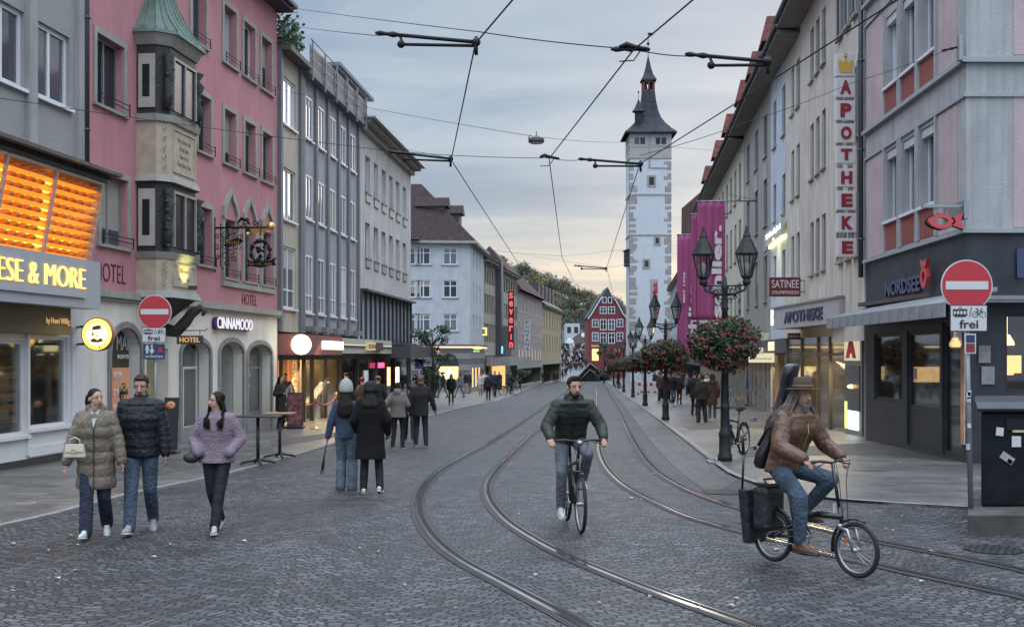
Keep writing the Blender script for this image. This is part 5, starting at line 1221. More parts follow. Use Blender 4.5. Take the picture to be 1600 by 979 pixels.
for i,(a,b)in enumerate(ys_):
 xo=(i/8)*3-1
 p0,p1=P(1307+xo,b,31.8),P(1337+xo,a,31.8)
 mb=MB();mb.box(p0 .x,p1 .x,31.8,32.0,p0 .z,p1 .z);o=mb.build('sign_box',M_box,vs_,bevel=.02)
 if i:
  chh='APOTHEKE'[i-1];put_text(chh,Vector((p0 .x+.11,31.795,p0 .z+.08)),(1,0,0),UP,p1 .x-p0 .x-.22,p1 .z-p0 .z-.16,M_dred,vs_,bold=.06)
  k=MB();k.box(p0 .x+.05,p0 .x+.17,31.85,31.95,p1 .z,p1 .z+.11);k.box(p1 .x-.2,p1 .x-.08,31.85,31.95,p1 .z,p1 .z+.11);k.build('connector',M_metalgrey,vs_)
 else:
  cx_=(p0 .x+p1 .x)/2;z_=p0 .z+.1;k=MB()
  k.prism([Vector((cx_+x_,31.79,z_+y_))for x_,y_ in((-.17,0),(.17,0),(.21,.28),(.15,.36),(.09,.25),(.05,.3),(0,.38),(-.05,.3),(-.09,.25),(-.15,.36),(-.21,.28))],(0,-.02,0));k.ball((cx_,31.78,z_+.44),.04);k.box(cx_-.015,cx_+.015,31.77,31.79,z_+.44,z_+.54);k.box(cx_-.045,cx_+.045,31.77,31.789,z_+.48,z_+.505);k.build('crown',M_brass,vs_)
k=MB()
for py in(100,240,385):a=P(1339,py,31.9);k.box(a.x,a.x+.6,31.88,31.94,a.z,a.z+.05)
k.build('sign_bracket',M_metalgrey,vs_)
k=MB();a=P(1340.5,84,31.9);b=P(1340.5,401,31.9);k.tube([a,b],.025,6);k.build('sign_mast',M_metalgrey,vs_)
def psign(label,px0,px1,py0,py1,Y,m,texts,t_=.18,name='projecting_sign',arm=True,tm=None):
 p0,p1=P(px0,py1,Y),P(px1,py0,Y);o=wthing(name,label,'sign',tuple(p0));mb=MB();mb.box(p0 .x,p1 .x,Y,Y+t_,p0 .z,p1 .z);mb.build('sign_panel',m,o,bevel=.01)
 W_,H_=p1 .x-p0 .x,p1 .z-p0 .z
 for(s_,a0,a1,b0,b1)in texts:put_text(s_,Vector((p0 .x+W_*a0,Y-.001,p0 .z+H_*b0)),(1,0,0),UP,W_*(a1-a0),H_*(b1-b0),tm or M_white,o,extrude=.01)
 if arm:k=MB();k.box(p1 .x,p1 .x+.7,Y+.05,Y+.1,p0 .z+H_*.8,p0 .z+H_*.8+.05);k.box(p1 .x,p1 .x+.7,Y+.05,Y+.1,p0 .z+H_*.2,p0 .z+H_*.2+.05);k.build('sign_arm',M_metalgrey,o)
 return o
psign('dark red SATINEE STRUMPFMODEN sign projecting above the pharmacy canopy',1203,1251,433,463,41.5,mat('wine_red',(.16,.012,.02),.5),[('SATINEE',.06,.94,.45,.86),('STRUMPFMODEN',.06,.94,.12,.3)])
psign('white and green sign with black and green shoe shop lettering',1170,1202,520,543,52,mat('pale_green_white',(.42,.48,.38),.6,emit=(.8,.9,.7),es=.12),[('HUTMANN',.04,.7,.62,.85),('Mode  Regen',.1,.9,.36,.52),('Schuhe',.4,.9,.1,.27)],tm=mat('green_ink',(.02,.12,.03),.6))
psign('glowing cream sign with thin black script and a small crest',1171,1210,543,566,50,glow('cream_lit',(1,.92,.6),.75),[('krawinkey',.1,.9,.15,.35),('W',.42,.58,.55,.8)],tm=M_ink)
psign('small bright white and green lit sign left of the pharmacy canopy',1206,1218,484,508,43.5,glow('lit_whitegreen',(.9,1,.7),2.2),[('Salon',.1,.9,.4,.65)],tm=mat('green_ink'))
ysn=wthing('lit_name_sign','yellow backlit script sign mounted on the pale blue house','sign',tuple(fP2 .p(1,6.9,.1)))
u0,u1=fP2 .u(1205),fP2 .u(1230)
mb=MB();fP2 .box(mb,u0,u1,6.75,7.35,.12,.24);mb.build('sign_panel',mat('panel_white',(.5,.5,.48),.5),ysn)
mb=MB();fP2 .box(mb,u0+.05,u1-.05,6.62,6.74,.03,.12);mb.build('backlight',glow('backlight_yellow',(1,.95,.35),4),ysn)
put_text('Schuhhaus Seyfried',fP2 .p(u0+.2,6.95,.25),fP2 .d,UP,u1-u0-.4,.26,glow('letter_white2',(1,1,.95),3),ysn)
area('name_sign_glow',fP2 .p((u0+u1)/2,6.65,.5),fP2 .p((u0+u1)/2,6.0,0),25,.4,(1,.95,.4),3)
psign('white vertical sign with black letters F F beside the banners, behind the right lantern',1152,1161,440,500,66,mat('banner_white',(.5,.52,.5),.7),[('F',.25,.75,.42,.56),('F',.25,.75,.14,.28),('O',.25,.75,.7,.84)],tm=M_black)
psign('small wine red sign over the pharmacy entrance',1232,1251,520,530,40.5,mat('wine_red'),[('SATINEE',.1,.9,.3,.7)],arm=False)
M_purple=mat('purple_cloth',(.33,.065,.175),.85,var=.12,vs=1.2,sheen=.2)
def banner(label,px0,px1,py0,py1,Y,words):
 o=wthing('banner',label,'banner',tuple(P(px0,py1,Y)),'purple banners hung in a row');mb=MB();nx_,nz_=14,20;p0,p1=P(px0,py1,Y),P(px1,py0,Y)
 for j in range(nz_+1):
  for i in range(nx_+1):
   u,v=i/nx_,j/nz_;mb.v.append((p0 .x+(p1 .x-p0 .x)*u,Y+.07*math.sin(u*9+v*2)*(1-v)+.03*math.sin(u*23),p0 .z+(p1 .z-p0 .z)*v))
 for j in range(nz_):
  for i in range(nx_):k=j*(nx_+1)+i;mb.f.append([k,k+1,k+nx_+2,k+nx_+1]);mb.m.append(0);mb.sm.append(True)
 c_=mb.build('cloth',M_purple,o);s_=c_.modifiers.new('thick','SOLIDIFY');s_.thickness=.01
 k=MB();k.tube([p1+Vector((-(p1 .x-p0 .x)-.05,0,.03)),p1+Vector((1.6,0,.03))],.03,6);k.tube([p1+Vector((.1,0,.4)),p1+Vector((1.6,0,.03))],.015,5);k.build('pole',M_metalgrey,o)
 for(s_,a,b0,b1,hh_)in words:
  put_text(s_,Vector((p0 .x+(p1 .x-p0 .x)*a,Y-.12,p0 .z+(p1 .z-p0 .z)*b0)),UP,(-1,0,0),(p1 .z-p0 .z)*(b1-b0),(p1 .x-p0 .x)*hh_,mat('banner_letters',(.72,.68,.7),.7),o,bold=.04,extrude=.003)
banner('largest purple banner, nearest, with white schlier lettering running upwards',1090,1133,315,500,57,[('schlier.',.86,.02,.80,.36)])
banner('narrow purple banner half hidden behind the largest one',1080,1094,335,500,64,[])
banner('lower purple banner behind the left lantern with small and large white lettering',1058,1092,367,560,72,[('schlier',.88,.08,.6,.38),('SEIT 1936',.36,.45,.70,.1)])
fQ=line_facade(6.4,.1,100,42.8)
sQ=wthing('shop_row','row of shop fronts with warm windows behind the flower basket lamps','shop front',tuple(fQ.p(5,-1,0)))
mb=MB();fQ.box(mb,0,fQ.L,2.0,2.55,-.02,.5);mb.build('fascia',M_dkfas,sQ)
mb=MB()
for i in range(30):u=fQ.L*i/29;fQ.box(mb,u-.1,u+.1,-1.7,2.0,-.15,.0)
build_each(mb,'pier',M_stone,sQ)
room(fQ,.1,fQ.L-.1,-1.8,2.0,2.5,sQ,M_roomw,strip=glow('shop_row_light',(1,.72,.4),22),w0=-.3)
mb=MB();fQ.box(mb,.1,fQ.L-.1,-1.8,2.0,-.2,-.18);mb.build('pane',shopg,sQ)
shelves(fQ,1,fQ.L-1,-1.2,1.5,-1.9,sQ,4)
mb=MB();fQ.box(mb,fQ.L-3.9,fQ.L-2.6,-1.2,1.9,-.2,-.0);fQ.box(mb,fQ.L-7.2,fQ.L-6.2,-1.2,1.9,-.2,0);build_each(mb,'orange_wood_panel',mat('orange_wood',(.5,.2,.05),.5,var=.3),sQ)
for i,u in enumerate((fQ.L-5,fQ.L-12,fQ.L-22,fQ.L-35)):
 mb=MB();fQ.box(mb,u,u+1.6,2.1,2.45,.5,.55);mb.build('lit_sign',glow('lit_sign_yellow',(1,.85,.4),1.6),sQ)
area('row_spill',fQ.p(fQ.L-8,1.9,.6),fQ.p(fQ.L-8,-1,3.0),120,1.0,(1,.72,.4),12)
M_towhite=plaster('tower_whitewash',(.47,.49,.52),streak=.05,var=.05);M_quoin=mat('tower_stone',(.27,.255,.235),.9,var=.2,vs=2,bump=.3)
M_slate=brickmat('tower_slate',(.022,.027,.036),(.038,.044,.054),(.014,.017,.02),.4,.3,.02,rough=.6,distort=.02,patch=.25)
YT=185.0;tcx=P(1016.5,0,YT).x;th=3.3
tz=lambda py:CAMH+(HOR-py)/FOC*YT
tw=wthing('tower','tall white town hall tower with stone quoins and a dark slate spire','tower',(tcx,YT+th,-2.5))
def ring(k,z_,cxo=0):return[Vector((tcx+cxo+sx*k,YT+th+sy*k,z_))for sx,sy in((-1,-1),(1,-1),(1,1),(-1,1))]
def frust(mb,lv,cxo=0,cap=True):
 for i in range(len(lv)-1):
  mb.add(ring(lv[i][0],lv[i][1],cxo)+ring(lv[i+1][0],lv[i+1][1],cxo),[(j,(j+1)%4,4+(j+1)%4,4+j)for j in range(4)])
 mb.add(ring(lv[-1][0],lv[-1][1],cxo),[(0,1,2,3)])
mb=MB();frust(mb,[(th,-3),(th,tz(246))]);mb.build('shaft',M_towhite,tw)
mb=MB();frust(mb,[(th+.06,tz(246)),(th+.06,tz(212)),(th+.1,tz(209))]);mb.build('gallery',mat('gallery_stone',(.33,.32,.30),.9,var=.12),tw)
mb=MB();
for(a,b)in((246,248),(303,305),(366,368),(229,230)):frust(mb,[(th+.1,tz(b)),(th+.1,tz(a))])
rnd=random.Random(4);y=252
while y<560:
 h_=rnd.uniform(4.2,5.2);
 for sx in(-1,1):
  l_=rnd.choice((.55,.95,1.15));x0_=tcx+sx*th
  mb.box(min(x0_+.05*sx,x0_-sx*l_),max(x0_+.05*sx,x0_-sx*l_),YT-.05,YT+.9,tz(y+h_),tz(y)-.03)
 y+=h_*(1.0 if rnd.random()<.5 else 1.9)
mb.build('quoins',M_quoin,tw)
def tfr(px,py,w,h):
 x_=P(px,0,YT).x;z_=tz(py);k=MB();t=.28
 k.box(x_-w/2-t,x_+w/2+t,YT-.1,YT+.05,z_-h/2-t,z_-h/2);k.box(x_-w/2-t,x_+w/2+t,YT-.1,YT+.05,z_+h/2,z_+h/2+t);k.box(x_-w/2-t,x_-w/2,YT-.1,YT+.05,z_-h/2,z_+h/2);k.box(x_+w/2,x_+w/2+t,YT-.1,YT+.05,z_-h/2,z_+h/2)
 o=k.build('window',M_quoin,tw);k=MB();k.box(x_-w/2,x_+w/2,YT-.03,YT+.04,z_-h/2,z_+h/2);k.build('pane',gl_dark,o)
for a in((1018,283,.8,1.3),(1027,376,.5,.9),(1010,412,.6,1.0)):tfr(*a)
for px in(995,1004,1028,1037):x_=P(px,0,YT).x;k=MB();k.box(x_-.36,x_+.36,YT-.12,YT+.02,tz(225),tz(215));k.build('gallery_window',gl_dark,tw)
k=MB();x_=P(1016,0,YT).x;k.box(x_-.25,x_+.0,YT-.12,YT+.02,tz(262),tz(210));k.box(x_,x_+3.2,YT-.1,YT+.02,tz(263),tz(261.5));k.build('stone_strip',M_quoin,tw)
mb=MB();lv=[(4.15,tz(209)),(4.15,tz(206.5)),(3.3,tz(199)),(2.5,tz(190)),(1.85,tz(180)),(1.45,tz(168)),(1.15,tz(152)),(.98,tz(137))];frust(mb,lv);mb.build('flared_roof',M_slate,tw)
mb=MB()
for sx in(-1,1):
 for sy in(-1,1):mb.box(tcx+sx*.85-.13,tcx+sx*.85+.13,YT+th+sy*.85-.13,YT+th+sy*.85+.13,tz(137),tz(119))
mb.box(tcx-.1,tcx+.1,YT+th-.95,YT+th-.75,tz(137),tz(119));mb.box(tcx-.98,tcx+.98,YT+th-.98,YT+th+.98,tz(122.5),tz(119));mb.box(tcx-.95,tcx+.95,YT+th-.95,YT+th+.95,tz(137),tz(134.5))
mb.build('bell_lantern',mat('lantern_red_wood',(.12,.04,.035),.7),tw)
mb=MB();mb.lathe([(.05,1.0),(.2,.8),(.3,.2),(.42,0)],10,(tcx-.42,YT+th,tz(133)));mb.lathe([(.05,1.0),(.2,.8),(.3,.2),(.42,0)],10,(tcx+.42,YT+th,tz(133)));mb.build('bells',M_black,tw)
mb=MB();frust(mb,[(1.25,tz(120)),(1.22,tz(118.5)),(.75,tz(110)),(.42,tz(98)),(.05,tz(79))]);mb.build('spire',M_slate,tw)
mb=MB();mb.tube([(tcx,YT+th,tz(80)),(tcx,YT+th,tz(42))],.05,6);mb.ball((tcx,YT+th,tz(60)),.25,n=8,m=6);mb.box(tcx,tcx+.8,YT+th-.02,YT+th+.02,tz(46.5),tz(42.5));mb.build('weather_vane',M_black,tw)
mb=MB();lc=-1.85
def tring(k,z_):return[Vector((P(998.5,0,YT).x+k*math.cos(a*math.pi/4),YT+.8+k*math.sin(a*math.pi/4),z_))for a in range(8)]
lv2=[(.6,tz(198)),(.62,tz(173)),(1.08,tz(173.5)),(.62,tz(167)),(.3,tz(160)),(.04,tz(153))]
for i in range(len(lv2)-1):mb.add(tring(*lv2[i])+tring(*lv2[i+1]),[(j,(j+1)%8,8+(j+1)%8,8+j)for j in range(8)])
xt=P(998.5,0,YT).x;mb.tube([(xt,YT+.8,tz(154)),(xt,YT+.8,tz(141))],.04,5);mb.ball((xt,YT+.8,tz(142)),.16,n=6,m=4);mb.build('stair_turret',M_slate,tw)
mb=MB();a=P(979,440,YT+1);mb.box(a.x-.3,a.x+1.0,YT+.5,YT+2.5,tz(415),tz(391));mb.prism([Vector((a.x-.6,YT+.3,tz(391))),Vector((a.x+1.0,YT+.3,tz(391))),Vector((a.x+1.0,YT+.3,tz(386)))],(0,2.4,0));mb.build('hanging_oriel',M_slate,tw)
YR=230.0;rz_=lambda py:CAMH+(HOR-py)/FOC*YR;rx=lambda px:(px-800)/FOC*YR
M_redh=plaster('deep_red_plaster',(.16,.034,.036),streak=.1)
rh_=wthing('red_gabled_house','deep red gabled house with white window frames closing the street left of the tower','building',(rx(949),YR,-2.6))
mb=MB();poly=[Vector((rx(x_),YR,rz_(y_)))for x_,y_ in((919,606),(980,606),(980,497),(973,489),(963,470),(956,462),(942,462),(936,470),(926,487),(919,497))];mb.prism(poly,(0,12,0));mb.build('wall',M_redh,rh_)
mb=MB();mb.prism([Vector((rx(x_),YR-.1,rz_(y_)))for x_,y_ in((941,463),(957,463),(949.5,448))],(0,12.2,0))
for pts in(((980.8,497),(973.8,489),(963.8,470),(957,462)),((918.2,497),(925.2,487),(935.2,470),(941,462))):
 for i in range(3):
  (xa,ya),(xb,yb)=pts[i],pts[i+1];s_=1 if xa>949 else-1
  mb.add([Vector((rx(xa),YR-.15,rz_(ya))),Vector((rx(xb),YR-.15,rz_(yb))),Vector((rx(xb),YR+12.1,rz_(yb))),Vector((rx(xa),YR+12.1,rz_(ya))),Vector((rx(xa)+.2*s_,YR-.15,rz_(ya)+.12)),Vector((rx(xb)+.2*s_,YR-.15,rz_(yb)+.12)),Vector((rx(xb)+.2*s_,YR+12.1,rz_(yb)+.12)),Vector((rx(xa)+.2*s_,YR+12.1,rz_(ya)+.12))],[(0,1,5,4),(4,5,6,7),(0,3,2,1),(0,4,7,3),(1,2,6,5)])
mb.build('roof',mat('dark_slate_roof'),rh_)
mb=MB()
for pts in(((980.2,498),(973.2,490),(963.2,471),(957,463)),((918.8,498),(925.8,488),(935.8,471),(941,463))):
 mb.tube([Vector((rx(x_),YR-.2,rz_(y_)))for x_,y_ in pts],.1,5)
mb.build('white_verge',M_white,rh_)
for(x_,y_,w_,h_,nx_)in((944.5,468.5,.55,.95,1),(953,468.5,.55,.95,1),(942.5,484.5,1.1,1.2,2),(955.5,484.5,1.1,1.2,2),(930,505,1.05,1.35,2),(942.5,507,1.05,1.9,2),(955.5,507,1.05,1.9,2),(968.5,504.5,1.05,1.35,2),(930,526,1.05,1.55,2),(942.5,528,1.05,1.9,2),(955.5,528,1.05,1.9,2),(968.5,526,1.05,1.55,2)):
 x0_,z0_=rx(x_),rz_(y_);k=MB();t=.13
 k.box(x0_-w_/2-t,x0_-w_/2,YR-.1,YR,z0_-h_/2-t,z0_+h_/2+t);k.box(x0_+w_/2,x0_+w_/2+t,YR-.1,YR,z0_-h_/2-t,z0_+h_/2+t);k.box(x0_-w_/2,x0_+w_/2,YR-.1,YR,z0_+h_/2,z0_+h_/2+t);k.box(x0_-w_/2,x0_+w_/2,YR-.1,YR,z0_-h_/2-t,z0_-h_/2)
 if nx_==2:k.box(x0_-.05,x0_+.05,YR-.09,YR,z0_-h_/2,z0_+h_/2)
 if h_>1:k.box(x0_-w_/2,x0_+w_/2,YR-.085,YR,z0_+.1,z0_+.18)
 o=k.build('window',M_wframe,rh_);k=MB();k.box(x0_-w_/2,x0_+w_/2,YR-.04,YR-.01,z0_-h_/2,z0_+h_/2);k.build('pane',gl_dark,o)
mb=MB();mb.box(rx(925),rx(935),YR-.12,YR-.02,rz_(563),rz_(545));mb.build('lit_shop_window',mat('lit_window_gold'),rh_)
put_text('Gasthof',Vector((rx(924),YR-.15,rz_(541.5))),(1,0,0),UP,1.6,.45,glow('letter_warm',(1,.8,.5),.9),rh_)
M_ramp=brickmat('ramp_paving',(.16,.155,.15),(.22,.215,.21),(.08,.08,.08),.6,.4,.02,rough=.5,distort=.01)
mb=MB();pr_=[(7.5,196),(9.0,230),(12.5,311),(20,420)];pw=[(14.5,196),(15.6,230),(21.5,311),(34,420)]
for(xa,y_),(xb,_)in zip(pr_,pw):mb.v+=[(xa-1.5,y_,gz(0,y_)+.02),(xb,y_,gz(0,y_)+.02)]
mb.f+=[[0,1,3,2],[2,3,5,4],[4,5,7,6]];mb.m+=[0,0,0];mb.sm+=[False]*3
props(mb.build('bridge_ramp',M_ramp),kind='structure')
mb=MB();gy=195.5
mb.prism([Vector((P(898,0,gy).x,gy,-2.45)),Vector((P(937,0,gy).x,gy,-2.45)),Vector((P(937,0,gy).x,gy,P(0,578,gy).z)),Vector((P(922,0,gy).x,gy,P(0,569,gy).z))],(0,3,0));st=wthing('stair_wall','dark triangular stair wall with a pale handrail at the foot of the bridge ramp','wall',(10.9,gy,-2.5));mb.build('wall',brickmat('dark_stone',(.07,.065,.06),(.14,.13,.12),(.03,.03,.03),.9,.35,.05,rough=.8,distort=.02),st)
k=MB();k.tube([P(896,597,gy-.3),P(922,567,gy-.3),P(938,580,gy-.3)],.12,6);k.tube([P(902,597,gy-.3),P(922,577,gy-.3),P(937,590,gy-.3)],.08,6);k.build('handrail',mat('pale_rail',(.25,.245,.235),.6),st)
mb=MB()
for s_ in(-1,1):
 for j in range(8):pass
w1_=[(P(0,0,1).x,0)]
mb=MB();mb.hexa([(16.0,200,-3),(16.4,200,-3),(35.4,420,-3),(35,420,-3),(16.0,200,-1.2),(16.4,200,-1.2),(35.4,420,4.8),(35,420,4.8)]);props(mb.build('parapet_wall',M_stone),'stone parapet wall along the right side of the bridge ramp','wall')
def farbox(name,label,px0,px1,py0,py1,Y,dep,m,win=True):
 a,b=P(px0,py1,Y),P(px1,py0,Y);o=wthing(name,label,'building',(a.x,Y,0));mb=MB();mb.box(a.x,b.x,Y,Y+dep,0 if a.z>0 else a.z,b.z);mb.build('wall',m,o)
 if win:
  k=MB();n=max(2,int((b.x-a.x)/2.2))
  for i in range(n):k.box(a.x+(b.x-a.x)*(i+.2)/n,a.x+(b.x-a.x)*(i+.75)/n,Y-.1,Y,a.z+(b.z-a.z)*.45,a.z+(b.z-a.z)*.8)
  k.build('window_band',gl_dark,o)
 return o
farbox('far_building','white modern block beyond the bridge, left of the red house',884,906,505,532,420,15,M_F)
farbox('far_building','low grey flat roofed building beyond the bridge behind the crowd',860,921,516,540,440,15,plaster('mid_grey',(.2,.21,.23)))
o=wthing('gatehouse','dark stone gatehouse with a triangular gable and a round clock beyond the crowd','building',(26,400,2));mb=MB();a=P(893,540,400);b=P(921,524,400)
mb.prism([Vector((a.x,400,0)),Vector((b.x,400,0)),Vector((b.x,400,P(0,522,400).z)),Vector((P(912,0,400).x,400,P(0,515,400).z)),Vector((a.x,400,P(0,530,400).z))],(0,6,0));mb.build('gable_wall',mat('dark_brown_stone',(.12,.10,.085),.9,var=.2),o)
k=MB();disc_on(k,P(911.5,523,399.9),.8,.1,Matrix(((1,0,0),(0,0,-1),(0,1,0))).to_3x3());k.build('clock',M_white,o)
mb=MB();mb.prism([P(880,541,330),P(898,541,330),P(896,531,330),P(890,527,330)],(0,4,0));props(mb.build('market_tent',M_white),'white tent roof among the crowd on the bridge ramp','tent')
def hill_h(x,y):
 t=max(0,min(1,(y-425)/150));t=t*t*(3-2*t)
 px=800+FOC*x/max(y,1)
 crest=[(600,42),(760,42),(800,41),(850,35),(880,31),(905,27),(950,24),(985,18),(1040,14),(1200,10)]
 h_=crest[0][1]if px<600 else crest[-1][1]
 for(xa,ha),(xb,hb)in zip(crest,crest[1:]):
  if xa<=px<=xb:h_=ha+(hb-ha)*(px-xa)/(xb-xa)
 return-2.5+t*(h_+2.5)
mb=MB();nxh,nyh=50,24
for j in range(nyh+1):
 for i in range(nxh+1):x_,y_=-120+380*i/nxh,415+520*j/nyh;mb.v.append((x_,y_,hill_h(x_,y_)))
for j in range(nyh):
 for i in range(nxh):k=j*(nxh+1)+i;mb.f.append([k,k+1,k+nxh+2,k+nxh+1]);mb.m.append(0);mb.sm.append(True)
props(mb.build('hill',mat('hill_ground',(.035,.042,.022),.95,var=.4,vs=.1)),kind='structure')
M_fol=[mat('foliage_%s'%n_,c_,.8,var=.45,vs=.6)for n_,c_ in(('dark',(.030,.043,.023)),('olive',(.058,.063,.027)),('rust',(.11,.068,.033)),('yellow',(.17,.155,.045)),('pale',(.09,.08,.06)))]
mb=MB();tk=MB();rnd=random.Random(21)
for i in range(300):
 Y=432+190*(i/300)**1.0+rnd.uniform(-5,5);px=rnd.uniform(765,1000);x_=(px-800)/FOC*Y;h0=hill_h(x_,Y);H=rnd.uniform(6,10.5);cw=H*rnd.uniform(.38,.55)
 if h0<-1:continue
 mb.mi=rnd.choices((0,1,2,3,4),(9,7,4,1,2))[0];n_=190 if mb.mi!=4 else 80
 if i%3==0:tk.tube([(x_,Y,h0-1),(x_+rnd.uniform(-.5,.5),Y,h0+H*.8)],[.25,.06],5)
 lobes=[(Vector((x_+rnd.uniform(-.5,.5)*cw,Y+rnd.uniform(-.5,.5)*cw,h0+H*rnd.uniform(.45,.85))),cw*rnd.uniform(.35,.6))for _ in range(5)]
 for j in range(n_):
  c_,r_=rnd.choice(lobes);d_=Vector((rnd.gauss(0,1),rnd.gauss(0,1),rnd.gauss(0,.8))).normalized()*r_*rnd.uniform(.55,1.1)
  p=c_+d_;a=Vector((rnd.gauss(0,1),rnd.gauss(0,1),rnd.gauss(0,1))).normalized()*rnd.uniform(.25,.55);b=a.orthogonal().normalized()*rnd.uniform(.2,.45)
  mb.add([p-a,p-b,p+a,p+b],[(0,1,2,3)])
props(mb.build('hillside_wood',M_fol),'autumn wood covering the hill beyond the bridge','wood',kind='stuff')
props(tk.build('hillside_trunks',mat('bark',(.06,.05,.04),.9)),'trunks of the autumn wood on the hill','tree trunks',kind='stuff')
def leafball(mb,c,rx_,rz2,n,s0,s1,rnd,shell=.5,mis=(0,)):
 for i in range(n):
  d_=Vector((rnd.gauss(0,1),rnd.gauss(0,1),rnd.gauss(0,1))).normalized();r_=rnd.uniform(shell,1.0)*(1+.12*math.sin(d_.x*5+d_.z*7)+.08*math.sin(d_.y*9))
  p=Vector(c)+Vector((d_.x*rx_,d_.y*rx_,d_.z*rz2))*r_
  a=(d_*.4+Vector((rnd.gauss(0,1),rnd.gauss(0,1),rnd.gauss(0,1)))).normalized()*rnd.uniform(s0,s1);b=a.orthogonal().normalized()*rnd.uniform(s0,s1)*.8
  mb.mi=rnd.choice(mis);mb.add([p-a,p-b,p+a,p+b],[(0,1,2,3)])
M_lf1=mat('basket_leaf',(.020,.042,.018),.65,var=.4,vs=9);M_lf2=mat('basket_leaf_light',(.045,.07,.028),.65,var=.4,vs=9);M_flr=mat('geranium_red',(.17,.018,.015),.6,var=.4,vs=14);M_flo=mat('geranium_rust',(.12,.03,.016),.7,var=.4,vs=14)
def small_tree(px,Y,H,cw,label,n=700,lobes=6,seed=1,mis=(0,1),name='street_tree',low=.3):
 rnd=random.Random(seed);ls=max(1.0,Y*.012);x_=(px-800)/FOC*Y;z_=gz(x_,Y);t=wthing(name,label,'tree' if name!='evergreen_shrub' else 'shrub',(x_,Y,z_));mb=MB();mb.tube([(x_,Y,z_),(x_+.1,Y,z_+H*.4),(x_,Y,z_+H*.9)],[.12,.08,.03],7);tips=[]
 for i in range(lobes):
  a=rnd.uniform(0,6.28);hz=z_+H*rnd.uniform(low,.95);q_=Vector((x_+math.cos(a)*cw*rnd.uniform(.3,.9),Y+math.sin(a)*cw*rnd.uniform(.3,.9),hz));tips.append(q_);mb.tube([(x_,Y,max(z_+.3,hz-H*.2)),q_],[.05,.02],5)
 mb.build('trunk',mat('bark'),t);k=MB()
 for q_ in tips:leafball(k,q_,cw*.40,cw*.26,n//lobes,.04*ls,.10*ls,rnd,.0,mis)
 k.build('crown',[M_lf1,M_lf2,M_fol[2]],t);return t
small_tree(675,61,4.3,1.25,'slender dark green street tree before the white corner house',1900,20,3)
small_tree(944,172,6.2,1.5,'dark columnar evergreen in front of the red gabled house',1900,16,5,(0,),'evergreen_shrub',.05)
small_tree(812,120,2.2,1.2,'low planted bush beside the department store canopy',500,7,6,(0,1),'evergreen_shrub',.1)
M_lamp=mat('lamp_green_black',(.014,.018,.018),.5,0,var=.3,vs=8,bump=.15,bs=25,spec=.3)
M_lglass=clear_glass('lantern_glass',.14,(.75,.78,.78))
